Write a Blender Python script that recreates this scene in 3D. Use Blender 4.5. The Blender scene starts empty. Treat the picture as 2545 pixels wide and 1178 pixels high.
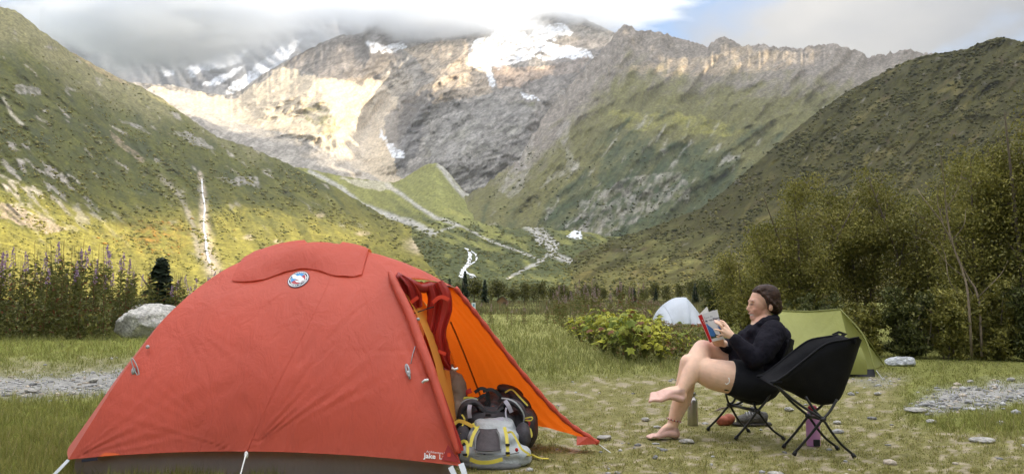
import bpy, math, random
import numpy as np
from mathutils import Vector, Matrix
from mathutils.bvhtree import BVHTree

# ------------------------------------------------------------------ camera, sky, sun, exposure
W, H = 2545.0, 1178.0
FPX = 1900.0            # focal length in photograph pixels
HZ = 745.0              # eye level in the photograph
CAMH = 1.0              # camera height above the meadow
PITCH = math.atan((HZ - H / 2) / FPX)
scene = bpy.context.scene
COL = scene.collection
cd = bpy.data.cameras.new('camera')
cd.sensor_fit = 'HORIZONTAL'
cd.sensor_width = 36.0
cd.lens = 36.0 * FPX / W
cd.clip_start = 0.05
cd.clip_end = 40000
cam = bpy.data.objects.new('camera', cd)
COL.objects.link(cam)
cam.location = (0, 0, CAMH)
cam.rotation_euler = (math.radians(90) + PITCH, 0, 0)
scene.camera = cam

SUN_EL = math.radians(22)
SUN_AZ = math.radians(97)       # clockwise from +Y (straight ahead): from the right, over the valley side
SUNV = np.array([math.sin(SUN_AZ) * math.cos(SUN_EL), math.cos(SUN_AZ) * math.cos(SUN_EL), math.sin(SUN_EL)])

world = bpy.data.worlds.new('World')
scene.world = world
world.use_nodes = True
nt = world.node_tree
nt.nodes.clear()
def wn(t, **kw):
    n = nt.nodes.new(t)
    for k, v in kw.items():
        setattr(n, k, v)
    return n
out = wn('ShaderNodeOutputWorld')
bg = wn('ShaderNodeBackground')
bg.inputs['Strength'].default_value = 0.12
sky = wn('ShaderNodeTexSky', sky_type='NISHITA')
sky.sun_disc = False
sky.sun_elevation = SUN_EL
sky.sun_rotation = SUN_AZ
sky.altitude = 1500
sky.air_density = 1.0
sky.dust_density = 1.5
tc = wn('ShaderNodeTexCoord')
sep = wn('ShaderNodeSeparateXYZ')
nt.links.new(tc.outputs['Generated'], sep.inputs[0])
def wmath(op, a, b=None):
    n = wn('ShaderNodeMath', operation=op)
    for i, v in enumerate((a, b)):
        if v is None:
            continue
        if isinstance(v, (int, float)):
            n.inputs[i].default_value = v
        else:
            nt.links.new(v, n.inputs[i])
    return n.outputs[0]
den = wmath('ADD', wmath('ABSOLUTE', sep.outputs['Z']), 0.32)
cx_ = wmath('DIVIDE', sep.outputs['X'], den)
cy_ = wmath('DIVIDE', sep.outputs['Y'], den)
comb = wn('ShaderNodeCombineXYZ')
nt.links.new(cx_, comb.inputs[0]); nt.links.new(cy_, comb.inputs[1])
n1 = wn('ShaderNodeTexNoise')
n1.inputs['Scale'].default_value = 2.3
n1.inputs['Detail'].default_value = 7
n1.inputs['Roughness'].default_value = 0.52
n1.inputs['Distortion'].default_value = 0.3
nt.links.new(comb.outputs[0], n1.inputs['Vector'])
r1 = wn('ShaderNodeValToRGB')
r1.color_ramp.elements[0].position = 0.40
r1.color_ramp.elements[1].position = 0.56
nt.links.new(n1.outputs['Fac'], r1.inputs[0])
n2 = wn('ShaderNodeTexNoise')
n2.inputs['Scale'].default_value = 2.6
n2.inputs['Detail'].default_value = 5
nt.links.new(comb.outputs[0], n2.inputs['Vector'])
r2 = wn('ShaderNodeValToRGB')
r2.color_ramp.elements[0].position = 0.3
r2.color_ramp.elements[0].color = (0.62, 0.645, 0.70, 1)
r2.color_ramp.elements[1].position = 0.66
r2.color_ramp.elements[1].color = (1.0, 0.97, 0.925, 1)
nt.links.new(n2.outputs['Fac'], r2.inputs[0])
mx = wn('ShaderNodeMix', data_type='RGBA')
nt.links.new(r1.outputs['Color'], mx.inputs[0])
nt.links.new(sky.outputs['Color'], mx.inputs[6])
# cloud luminance rises steeply towards the unseen zenith to brighten the foreground
lum = wmath('ADD', wmath('MULTIPLY', wmath('POWER', wmath('MAXIMUM', sep.outputs['Z'], 0.0), 3.0), 24.0), 1.95)
cl = wn('ShaderNodeVectorMath', operation='SCALE')
nt.links.new(r2.outputs['Color'], cl.inputs[0]); nt.links.new(lum, cl.inputs['Scale'])
nt.links.new(cl.outputs[0], mx.inputs[7])
nt.links.new(mx.outputs[2], bg.inputs['Color'])
nt.links.new(bg.outputs[0], out.inputs['Surface'])

sl = bpy.data.lights.new('sun', 'SUN')
sl.energy = 4.3
sl.angle = math.radians(0.53)
sl.color = (1.0, 0.86, 0.66)
sun = bpy.data.objects.new('sun', sl)
COL.objects.link(sun)
sun.rotation_euler = Vector(SUNV).to_track_quat('Z', 'Y').to_euler()
sun.location = (60, -60, 80)

scene.view_settings.view_transform = 'Standard'
scene.view_settings.look = 'None'
scene.view_settings.gamma = 1
scene.view_settings.exposure = 1.25
scene.render.engine = 'CYCLES'
scene.cycles.use_denoising = True
scene.cycles.max_bounces = 8
scene.cycles.diffuse_bounces = 3
scene.cycles.glossy_bounces = 2
scene.cycles.transmission_bounces = 4
scene.cycles.transparent_max_bounces = 6
scene.cycles.volume_bounces = 5
scene.cycles.volume_step_rate = 1.0
scene.cycles.volume_max_steps = 64
scene.cycles.caustics_reflective = False
scene.cycles.caustics_refractive = False
scene.cycles.sample_clamp_indirect = 6

# ------------------------------------------------------------------ helpers
RNG = np.random.default_rng(7)
random.seed(7)
CP, SP = math.cos(PITCH), math.sin(PITCH)

def at(px, py, Y):
    """world point(s) on the sight line of a photo pixel at distance Y"""
    px = np.asarray(px, float); py = np.asarray(py, float); Y = np.asarray(Y, float)
    u = (px - W / 2) / FPX
    v = (H / 2 - py) / FPX
    dy = CP - v * SP
    dz = SP + v * CP
    k = Y / dy
    return np.stack(np.broadcast_arrays(u * k, Y, CAMH + dz * k), -1)

def gr(px, py, z=0.0):
    """ground point under a photo pixel"""
    v = (H / 2 - py) / FPX
    dy = CP - v * SP
    dz = SP + v * CP
    k = (z - CAMH) / dz
    return np.array([(px - W / 2) / FPX * k, dy * k, z])

def topx(P):
    P = np.asarray(P, float)
    x, y, z = P[..., 0], P[..., 1], P[..., 2] - CAMH
    f = y * CP + z * SP
    v = -y * SP + z * CP
    return W / 2 + FPX * x / f, H / 2 - FPX * v / f

_perm = np.random.default_rng(3).permutation(512)
_grad = np.random.default_rng(4).normal(size=(512, 3))
_grad /= np.linalg.norm(_grad, axis=1)[:, None]
_grad2 = (_grad[:, :2] / np.linalg.norm(_grad[:, :2], axis=1)[:, None]).astype(np.float32)
def perlin(p, seed=0):
    p = np.asarray(p, np.float32)
    sh = p.shape[:-1]
    nd = p.shape[-1]
    q = [p[..., k].ravel() + np.float32(seed * 17.31 + 3.7 * k) for k in range(nd)]
    i = [np.floor(v).astype(np.int32) for v in q]
    f = [v - w for v, w in zip(q, i)]
    u = [v * v * v * (v * (v * 6 - 15) + 10) for v in f]
    r = 0
    if nd == 2:
        for a in (0, 1):
            ha = _perm[(i[0] + a) & 511]
            wa = u[0] if a else 1 - u[0]
            for b in (0, 1):
                h = _perm[(ha + i[1] + b) & 511]
                r = r + wa * (u[1] if b else 1 - u[1]) * (_grad2[h, 0] * (f[0] - a) + _grad2[h, 1] * (f[1] - b))
    else:
        for a in (0, 1):
            ha = _perm[(i[0] + a) & 511]
            for b in (0, 1):
                hb = _perm[(ha + i[1] + b) & 511]
                wab = (u[0] if a else 1 - u[0]) * (u[1] if b else 1 - u[1])
                for c in (0, 1):
                    g = _grad[_perm[(hb + i[2] + c) & 511]]
                    r = r + wab * (u[2] if c else 1 - u[2]) * (g[:, 0] * (f[0] - a) + g[:, 1] * (f[1] - b) + g[:, 2] * (f[2] - c))
    return (r * 1.45).reshape(sh)

def fbm(p, octaves=4, seed=0, gain=0.5, ridged=False):
    p = np.asarray(p, float)
    t = np.zeros(p.shape[:-1]); a = 1.0; s = 0
    for o in range(octaves):
        n = perlin(p * 2 ** o, seed + o)
        if ridged:
            n = 1 - 2 * np.abs(n)
        t += a * n; s += a; a *= gain
    return t / s

def sstep(a, b, x):
    t = np.clip((x - a) / (b - a), 0, 1)
    return t * t * (3 - 2 * t)

def inpoly(px, py, poly):
    r = np.zeros(np.shape(px), bool)
    n = len(poly)
    for i in range(n):
        x1, y1 = poly[i]; x2, y2 = poly[(i + 1) % n]
        c = ((y1 > py) != (y2 > py)) & (px < (x2 - x1) * (py - y1) / (y2 - y1 + 1e-9) + x1)
        r ^= c
    return r

def linedist(px, py, pts):
    d = np.full(np.shape(px), 1e9)
    for (x1, y1), (x2, y2) in zip(pts[:-1], pts[1:]):
        dx, dy = x2 - x1, y2 - y1
        t = np.clip(((px - x1) * dx + (py - y1) * dy) / (dx * dx + dy * dy), 0, 1)
        d = np.minimum(d, np.hypot(px - x1 - t * dx, py - y1 - t * dy))
    return d

def lerp(a, b, t):
    t = np.asarray(t)[..., None]
    return np.asarray(a) * (1 - t) + np.asarray(b) * t

# ---- materials
MATS = {}
class NB:
    def __init__(self, name):
        self.m = bpy.data.materials.new(name)
        self.m.use_nodes = True
        self.t = self.m.node_tree
        self.t.nodes.clear()
        self.o = self.t.nodes.new('ShaderNodeOutputMaterial')
    def n(self, typ, ins=None, **kw):
        nd = self.t.nodes.new(typ)
        for k, v in kw.items():
            setattr(nd, k, v)
        for k, v in (ins or {}).items():
            if hasattr(v, 'node'):
                self.t.links.new(v, nd.inputs[k])
            else:
                nd.inputs[k].default_value = v
        return nd
    def surf(self, s):
        self.t.links.new(s, self.o.inputs['Surface'])

def rgba(c):
    return (c[0], c[1], c[2], 1)

def mat(name, col, rough=0.6, metal=0.0, noise=0.0, nscale=20.0, bump=0.0, bscale=60.0, trans=0.0, spec=0.3, attr=None, coords='Object', stretch=None, tcol=None, sheen=0.0):
    """principled surface with noise-varied colour, bump and an optional light-through share"""
    if name in MATS:
        return MATS[name]
    b = NB(name)
    p = b.n('ShaderNodeBsdfPrincipled', {'Roughness': rough, 'Metallic': metal, 'Specular IOR Level': spec})
    tcn = b.n('ShaderNodeTexCoord')
    vec = tcn.outputs[coords]
    if stretch:
        vec = b.n('ShaderNodeMapping', {'Vector': vec, 'Scale': stretch}).outputs[0]
    base = b.n('ShaderNodeAttribute', attribute_name=attr).outputs['Color'] if attr else b.n('ShaderNodeRGB').outputs[0]
    if not attr:
        base.default_value = rgba(col)
    if noise:
        nz = b.n('ShaderNodeTexNoise', {'Vector': vec, 'Scale': nscale, 'Detail': 5.0, 'Roughness': 0.65})
        mr = b.n('ShaderNodeMapRange', {'Value': nz.outputs['Fac'], 'From Min': 0.25, 'From Max': 0.75, 'To Min': 1 - noise, 'To Max': 1 + noise})
        vm = b.n('ShaderNodeVectorMath', {0: base, 'Scale': mr.outputs[0]}, operation='SCALE')
        base = vm.outputs[0]
    b.t.links.new(base, p.inputs['Base Color'])
    if sheen:
        p.inputs['Sheen Weight'].default_value = sheen
    if bump:
        bz = b.n('ShaderNodeTexNoise', {'Vector': vec, 'Scale': bscale, 'Detail': 4.0})
        bp = b.n('ShaderNodeBump', {'Height': bz.outputs['Fac'], 'Strength': bump, 'Distance': 1.0 / bscale})
        b.t.links.new(bp.outputs[0], p.inputs['Normal'])
    res = p.outputs[0]
    if trans:
        tr = b.n('ShaderNodeBsdfTranslucent')
        if tcol:
            tr.inputs['Color'].default_value = rgba(tcol)
        else:
            b.t.links.new(base, tr.inputs['Color'])
        res = b.n('ShaderNodeMixShader', {0: trans, 1: res, 2: tr.outputs[0]}).outputs[0]
    b.surf(res)
    MATS[name] = b.m
    return b.m

# ---- objects
def tag(o, label=None, cat=None, group=None, kind=None):
    if label: o['label'] = label
    if cat: o['category'] = cat
    if group: o['group'] = group
    if kind: o['kind'] = kind
    return o

def empty(name, loc, label=None, cat=None, group=None):
    o = bpy.data.objects.new(name, None)
    o.empty_display_size = 0.2
    COL.objects.link(o)
    o.location = [float(v) for v in loc]
    return tag(o, label, cat, group)

def mkmesh(name, V, F, mt=None, smooth=False, col=None, mats=None, midx=None):
    me = bpy.data.meshes.new(name)
    V = np.asarray(V, np.float32)
    if isinstance(F, np.ndarray):
        n, k = F.shape
        me.vertices.add(len(V)); me.vertices.foreach_set('co', V.ravel())
        me.loops.add(n * k); me.loops.foreach_set('vertex_index', F.astype(np.int32).ravel())
        me.polygons.add(n)
        me.polygons.foreach_set('loop_start', np.arange(0, n * k, k, dtype=np.int32))
        me.polygons.foreach_set('loop_total', np.full(n, k, np.int32))
        me.update(calc_edges=True)
    else:
        me.from_pydata([tuple(map(float, v)) for v in V], [], [tuple(map(int, f)) for f in F])
    if smooth:
        me.polygons.foreach_set('use_smooth', np.ones(len(me.polygons), bool))
    if col is not None:
        a = me.color_attributes.new('col', 'FLOAT_COLOR', 'POINT')
        c = np.ones((len(V), 4), np.float32); c[:, :3] = col
        a.data.foreach_set('color', c.ravel())
    for m in (mats or ([mt] if mt else [])):
        me.materials.append(m)
    if midx is not None:
        me.polygons.foreach_set('material_index', np.asarray(midx, np.int32))
    me.update()
    return me

def link(name, me, parent=None, loc=None):
    o = bpy.data.objects.new(name, me)
    COL.objects.link(o)
    if parent is not None:
        o.parent = parent
    if loc is not None:
        o.location = [float(v) for v in loc]
    return o

def rootloc(parent):
    p = np.zeros(3)
    while parent is not None:
        p += np.array(parent.location); parent = parent.parent
    return p

class MB:
    """collects tubes, boxes, patches (world coordinates) into one mesh"""
    def __init__(self):
        self.V = []; self.F = []; self.C = []; self.n = 0
    def add(self, V, F, col=None):
        V = np.asarray(V, float).reshape(-1, 3)
        self.V.append(V)
        self.F += [tuple(int(i) + self.n for i in f) for f in F]
        self.C.append(np.tile(np.asarray(col if col is not None else (1, 1, 1), float), (len(V), 1)) if np.ndim(col) < 2 else np.asarray(col))
        self.n += len(V)
        return self
    def tube(self, pts, r, seg=8, cap=True, col=None, flat=1.0, up=None):
        pts = np.asarray(pts, float)
        n = len(pts)
        r = np.broadcast_to(np.asarray(r, float), (n,))
        t = np.gradient(pts, axis=0)
        t /= np.linalg.norm(t, axis=1)[:, None] + 1e-12
        ref = np.array(up, float) if up is not None else (np.array([0, 0, 1.0]) if abs(t[0][2]) < 0.9 else np.array([1.0, 0, 0]))
        a = np.cross(t[0], ref); a /= np.linalg.norm(a) + 1e-12
        V = []
        for i in range(n):
            a = a - t[i] * np.dot(a, t[i]); a /= np.linalg.norm(a) + 1e-12
            b = np.cross(t[i], a)
            for k in range(seg):
                an = 2 * math.pi * k / seg
                V.append(pts[i] + r[i] * (a * math.cos(an) + b * math.sin(an) * flat))
        F = [(i * seg + k, i * seg + (k + 1) % seg, (i + 1) * seg + (k + 1) % seg, (i + 1) * seg + k) for i in range(n - 1) for k in range(seg)]
        if cap:
            F += [tuple(range(seg))[::-1], tuple((n - 1) * seg + k for k in range(seg))]
        return self.add(V, F, col)
    def box(self, c, s, rot=None, col=None, taper=1.0):
        c = np.asarray(c, float); s = np.asarray(s, float) / 2
        V = np.array([[x * (taper if z > 0 else 1), y * (taper if z > 0 else 1), z] for z in (-1, 1) for y in (-1, 1) for x in (-1, 1)], float) * s
        if rot is not None:
            V = V @ np.array(rot.to_matrix() if hasattr(rot, 'to_matrix') else rot).T
        return self.add(V + c, [(0, 2, 3, 1), (4, 5, 7, 6), (0, 1, 5, 4), (2, 6, 7, 3), (0, 4, 6, 2), (1, 3, 7, 5)], col)
    def ell(self, c, r, rot=None, nu=14, nv=9, col=None, power=1.0):
        V = []
        for j in range(nv + 1):
            th = math.pi * j / nv
            for i in range(nu):
                ph = 2 * math.pi * i / nu
                q = np.array([math.sin(th) * math.cos(ph), math.sin(th) * math.sin(ph), math.cos(th)])
                q = np.sign(q) * np.abs(q) ** power
                V.append(q * np.asarray(r))
        V = np.array(V)
        if rot is not None:
            V = V @ np.array(rot.to_matrix() if hasattr(rot, 'to_matrix') else rot).T
        F = [(j * nu + i, (j + 1) * nu + i, (j + 1) * nu + (i + 1) % nu, j * nu + (i + 1) % nu) for j in range(nv) for i in range(nu)]
        return self.add(V + np.asarray(c, float), F, col)
    def grid(self, P, col=None, flip=False):
        """P: rows x cols x 3 points"""
        P = np.asarray(P, float)
        m, n = P.shape[:2]
        F = [(j * n + i, j * n + i + 1, (j + 1) * n + i + 1, (j + 1) * n + i) for j in range(m - 1) for i in range(n - 1)]
        if flip:
            F = [f[::-1] for f in F]
        return self.add(P.reshape(-1, 3), F, col)
    def poly(self, pts, col=None):
        pts = np.asarray(pts, float)
        return self.add(pts, [tuple(range(len(pts)))], col)
    def slab(self, pts, nrm, th, col=None):
        """flat polygon with thickness th along nrm"""
        pts = np.asarray(pts, float); n = len(pts)
        q = pts + np.asarray(nrm, float) * th
        F = [tuple(range(n))[::-1], tuple(range(n, 2 * n))] + [(i, (i + 1) % n, n + (i + 1) % n, n + i) for i in range(n)]
        return self.add(np.concatenate([pts, q]), F, col)
    def strap(self, pts, w, nrm, th=0.003, col=None):
        """flat webbing along pts, width w, facing nrm"""
        pts = np.asarray(pts, float)
        t = np.gradient(pts, axis=0); t /= np.linalg.norm(t, axis=1)[:, None]
        nr = np.broadcast_to(np.asarray(nrm, float), pts.shape)
        s = np.cross(t, nr); s /= np.linalg.norm(s, axis=1)[:, None] + 1e-9
        nn = np.cross(s, t)
        ring = [pts + s * w / 2, pts - s * w / 2, pts - s * w / 2 + nn * th, pts + s * w / 2 + nn * th]
        n = len(pts)
        V = np.stack(ring, 1).reshape(-1, 3)
        F = [(i * 4 + k, i * 4 + (k + 1) % 4, (i + 1) * 4 + (k + 1) % 4, (i + 1) * 4 + k) for i in range(n - 1) for k in range(4)]
        F += [(3, 2, 1, 0), tuple((n - 1) * 4 + k for k in range(4))]
        return self.add(V, F, col)
    def arrays(self):
        return np.concatenate(self.V), self.F, np.concatenate(self.C)
    def build(self, name, mt, parent=None, smooth=False, usecol=False, bevel=0, sub=0, loc=None):
        V, F, C = self.arrays()
        off = rootloc(parent)
        if loc is not None:
            off = off + np.asarray(loc, float)
        me = mkmesh(name, V - off, F, mt, smooth, C if usecol else None)
        o = link(name, me, parent, loc)
        if bevel:
            b = o.modifiers.new('b', 'BEVEL'); b.width = bevel; b.segments = 2; b.limit_method = 'ANGLE'
        if sub:
            s = o.modifiers.new('s', 'SUBSURF'); s.levels = sub; s.render_levels = sub
        return o

def spline(pts, n=24):
    """smooth curve through control points (Catmull-Rom)"""
    p = np.asarray(pts, float)
    p = np.concatenate([[2 * p[0] - p[1]], p, [2 * p[-1] - p[-2]]])
    m = len(p) - 3
    r = []
    for t in np.linspace(0, m, n):
        i = min(int(t), m - 1); f = t - i
        a, b, c, d = p[i:i + 4]
        r.append(0.5 * (2 * b + (c - a) * f + (2 * a - 5 * b + 4 * c - d) * f * f + (3 * b - a - 3 * c + d) * f ** 3))
    return np.array(r)

def remesh(name, mb, voxel, mt, parent=None, smooth_it=4, wrinkle=None, smooth_fac=0.5):
    """fuse the collected shapes into one continuous surface"""
    V, F, C = mb.arrays()
    off = rootloc(parent)
    me = mkmesh('tmp', V - off, F)
    o = bpy.data.objects.new('tmp', me); COL.objects.link(o)
    r = o.modifiers.new('r', 'REMESH'); r.mode = 'VOXEL'; r.voxel_size = voxel; r.use_smooth_shade = True
    if smooth_it:
        s = o.modifiers.new('s', 'SMOOTH'); s.iterations = smooth_it; s.factor = smooth_fac
    dg = bpy.context.evaluated_depsgraph_get(); dg.update()
    me2 = bpy.data.meshes.new_from_object(o.evaluated_get(dg))
    bpy.data.objects.remove(o); bpy.data.meshes.remove(me)
    me2.name = name
    if wrinkle:
        n = len(me2.vertices)
        co = np.empty(n * 3, np.float32); me2.vertices.foreach_get('co', co); co = co.reshape(-1, 3)
        no = np.empty(n * 3, np.float32); me2.vertices.foreach_get('normal', no); no = no.reshape(-1, 3)
        co = co + no * wrinkle(co + off)[:, None]
        me2.vertices.foreach_set('co', co.astype(np.float32).ravel()); me2.update()
    me2.materials.clear(); me2.materials.append(mt)
    me2.polygons.foreach_set('use_smooth', np.ones(len(me2.polygons), bool))
    return link(name, me2, parent)

def tree_of(o):
    dg = bpy.context.evaluated_depsgraph_get()
    return BVHTree.FromObject(o, dg)

def copy_tree(o, parent=None, loc=None, rz=None, sc=None):
    c = o.copy(); COL.objects.link(c); c.parent = parent
    if loc is not None: c.location = [float(v) for v in loc]
    if rz is not None: c.rotation_euler = (0, 0, rz)
    if sc is not None: c.scale = (sc, sc, sc) if np.isscalar(sc) else sc
    for ch in list(o.children):
        copy_tree(ch, c)
    return c
# ------------------------------------------------------------------ the mountains (terrain sheets with real distances)
M_terrain = mat('terrain', (1, 1, 1), rough=0.95, attr='col', noise=0.5, nscale=0.09, bump=0.3, bscale=0.22, spec=0.1)

LAYERS = {}
def layer(name, x0, x1, step, top, bot, gam=1.0, rows=None, back=0.35, jag=0.0, jagf=0.03, relief=None, color=None, bulges=(), ridge_smooth=41):
    """a mountainside: crest line `top` and foot line `bot` as (px, py, distance); relief moves points along the sight line"""
    px = np.arange(x0, x1 + step, step, dtype=float)
    T = np.array(top, float); B = np.array(bot, float)
    ty = np.interp(px, T[:, 0], T[:, 1]); td = np.interp(px, T[:, 0], T[:, 2])
    by = np.interp(px, B[:, 0], B[:, 1]); bd = np.interp(px, B[:, 0], B[:, 2])
    k = np.ones(ridge_smooth) / ridge_smooth
    def sm(a):
        return np.convolve(np.pad(a, ridge_smooth // 2, mode='edge'), k, 'valid')[:len(a)]
    td, bd, by = sm(td), sm(bd), sm(by)
    ts = sm(ty)
    if jag:
        q = np.stack([px * jagf, px * 0], -1)
        ty = ty - jag * fbm(q, 4, 11, 0.6, ridged=True)
    R = rows or int(max(by - ty) / step) + 1
    t = np.linspace(0, 1, R)[:, None]
    PX = np.broadcast_to(px, (R, len(px))).copy()
    PY = by * (1 - t) + ts * t + (ty - ts) * t ** 5
    D = bd + (td - bd) * t ** gam
    for (bx, byy, rx, ry, am) in bulges:
        D = D + am * np.exp(-((PX - bx) / rx) ** 2 - ((PY - byy) / ry) ** 2)
    if relief is not None:
        D = D + relief(PX, PY, D) * np.sin(np.pi * np.clip(t, 0.0, 0.93)) ** 0.35
    P = at(PX, PY, D)
    spk = RNG.normal(0, 1, PX.shape)
    colr = color(PX, PY, D)
    sn = (colr.min(-1) > 0.55)[..., None]
    colr = np.clip(colr * np.where(sn, 1, (1 + (0.09 if name == 'massif' else 0.17) * spk * np.clip(1.2 - 0.25 * np.abs(spk), 0.3, 1))[..., None]), 0.005, 0.95)
    # far side of the crest
    nb = 5
    Pb, Cb = [], []
    for j in range(1, nb + 1):
        q = P[-1].copy()
        dd = td * back * j / nb
        q[:, 0] *= 1 + dd / td
        q[:, 1] += dd
        q[:, 2] -= dd * 0.7
        Pb.append(q); Cb.append(colr[-1])
    P = np.concatenate([P, np.array(Pb)]); C = np.concatenate([colr, np.array(Cb)])
    m, n = P.shape[:2]
    idx = np.arange(m * n).reshape(m, n)
    F = np.stack([idx[:-1, :-1], idx[:-1, 1:], idx[1:, 1:], idx[1:, :-1]], -1).reshape(-1, 4)
    me = mkmesh(name, P.reshape(-1, 3), F, M_terrain, True, C.reshape(-1, 3))
    o = link(name, me)
    tag(o, kind='structure')
    LAYERS[name] = dict(px=px, PX=PX, PY=PY, D=D, ty=ty, by=by, R=R, P=P[:R])
    return o

def N(PX, PY, sx, sy=None, ang=0.0, seed=0, octv=4, ridged=False, gain=0.5):
    a = math.radians(ang)
    sy = sy or sx
    u = (PX * math.cos(a) + PY * math.sin(a)) / sx
    v = (-PX * math.sin(a) + PY * math.cos(a)) / sy
    if octv > 2:
        wq = np.stack([u, v], -1) * 0.6
        u = u + 0.45 * perlin(wq, seed + 5)
        v = v + 0.45 * perlin(wq, seed + 6)
    return fbm(np.stack([u, v], -1), octv, seed, gain, ridged)

def mixc(c, col, m):
    return c * (1 - m[..., None]) + np.asarray(col) * m[..., None]

def shape(PX, PY, poly, warp=10, seed=0, ws=40.0):
    wx = PX + warp * N(PX, PY, ws, seed=seed + 50)
    wy = PY + warp * N(PX, PY, ws, seed=seed + 60)
    return inpoly(wx, wy, poly).astype(float)

SNOW = (0.64, 0.66, 0.70)
def blur(a, k):
    ker = np.ones(k) / k
    for ax in (0, 1):
        a = np.apply_along_axis(lambda v: np.convolve(np.pad(v, k // 2, mode='edge'), ker, 'valid'), ax, a)
    return a
def spine(X, Y, pts, w):
    wob = 10 * N(X, Y, 40, 40, 0, 97, 3)
    return np.exp(-(np.abs(linedist(X + wob, Y + wob, pts)) / w) ** 1.3)
# --- far dark wall with hanging glaciers, its top lost in cloud
def col_far(X, Y, D):
    c = np.ones(X.shape + (3,)) * np.array((0.13, 0.135, 0.145))
    n = N(X, Y, 60, 18, 35, 3, 5)
    c = c * (1 + 0.5 * n)[..., None]
    for i, poly in enumerate(([(395, 175), (430, 168), (440, 185), (410, 195)], [(460, 168), (540, 140), (620, 120), (600, 160), (520, 175), (470, 190)],
                              [(560, 225), (600, 190), (640, 160), (700, 120), (760, 90), (720, 140), (670, 180), (620, 215), (575, 240)],
                              [(500, 210), (560, 180), (600, 170), (560, 205), (520, 222)])):
        c = mixc(c, (0.62, 0.65, 0.7), shape(X, Y, poly, 14, i) * np.clip(0.75 + N(X, Y, 14, 6, -50, 7) * 0.8, 0, 1))
    return c
layer('far_mountain', 100, 1000, 5, [(100, 20, 5600), (400, -20, 5600), (1000, -10, 5600)],
      [(100, 330, 4300), (1000, 400, 4300)], relief=lambda X, Y, D: 150 * N(X, Y, 150, 60, 40, 5, 5, True), color=col_far, jag=14)

# --- the central massif: pale rock bowl, moraine at its left, glacier upper right
SNOWS = [
    [(1165, 130), (1180, 100), (1210, 92), (1250, 72), (1285, 70), (1310, 92), (1350, 62), (1400, 58), (1425, 82), (1395, 92), (1350, 108), (1400, 112), (1470, 128), (1440, 142), (1350, 132), (1300, 152), (1245, 165), (1200, 170), (1165, 160)],
    [(1200, 170), (1222, 168), (1232, 215), (1215, 218)],
    [(1190, 45), (1235, 45), (1240, 68), (1215, 72)],
    [(910, 108), (960, 112), (1000, 102), (1012, 118), (985, 135), (950, 128), (920, 132)],
    [(945, 320), (953, 322), (962, 355), (1005, 380), (1000, 392), (970, 392), (965, 372), (948, 345)],
    [(1290, 235), (1330, 240), (1340, 248), (1300, 244)],
    [(1330, 140), (1465, 128), (1480, 140), (1430, 146), (1340, 150)],
]
def rel_massif(X, Y, D):
    r = 130 * N(X, Y, 150, 90, -35, 21, 4, True)
    r += 18 * N(X, Y, 46, 24, -38, 22, 5)
    r += 12 * N(X, Y, 14, 9, -40, 23, 3)
    smooth = shape(X, Y, [(330, 205), (560, 235), (680, 330), (900, 440), (760, 440), (560, 330)], 12, 3)
    r += 230 * spine(X, Y, [(1190, 100), (1110, 165), (1050, 250), (1010, 330), (985, 400)], 42)
    r += 150 * spine(X, Y, [(1330, 190), (1250, 260), (1190, 360), (1090, 410)], 50) + 90 * spine(X, Y, [(1480, 110), (1400, 200), (1300, 300), (1230, 420)], 40)
    r += 120 * spine(X, Y, [(850, 95), (800, 190), (825, 300), (838, 350)], 45) + 80 * spine(X, Y, [(950, 30), (930, 110), (900, 190)], 40)
    r -= 190 * spine(X, Y, [(990, 190), (950, 270), (895, 340), (905, 440)], 60)
    return -r * (1 - 0.82 * blur(smooth, 21))
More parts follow.
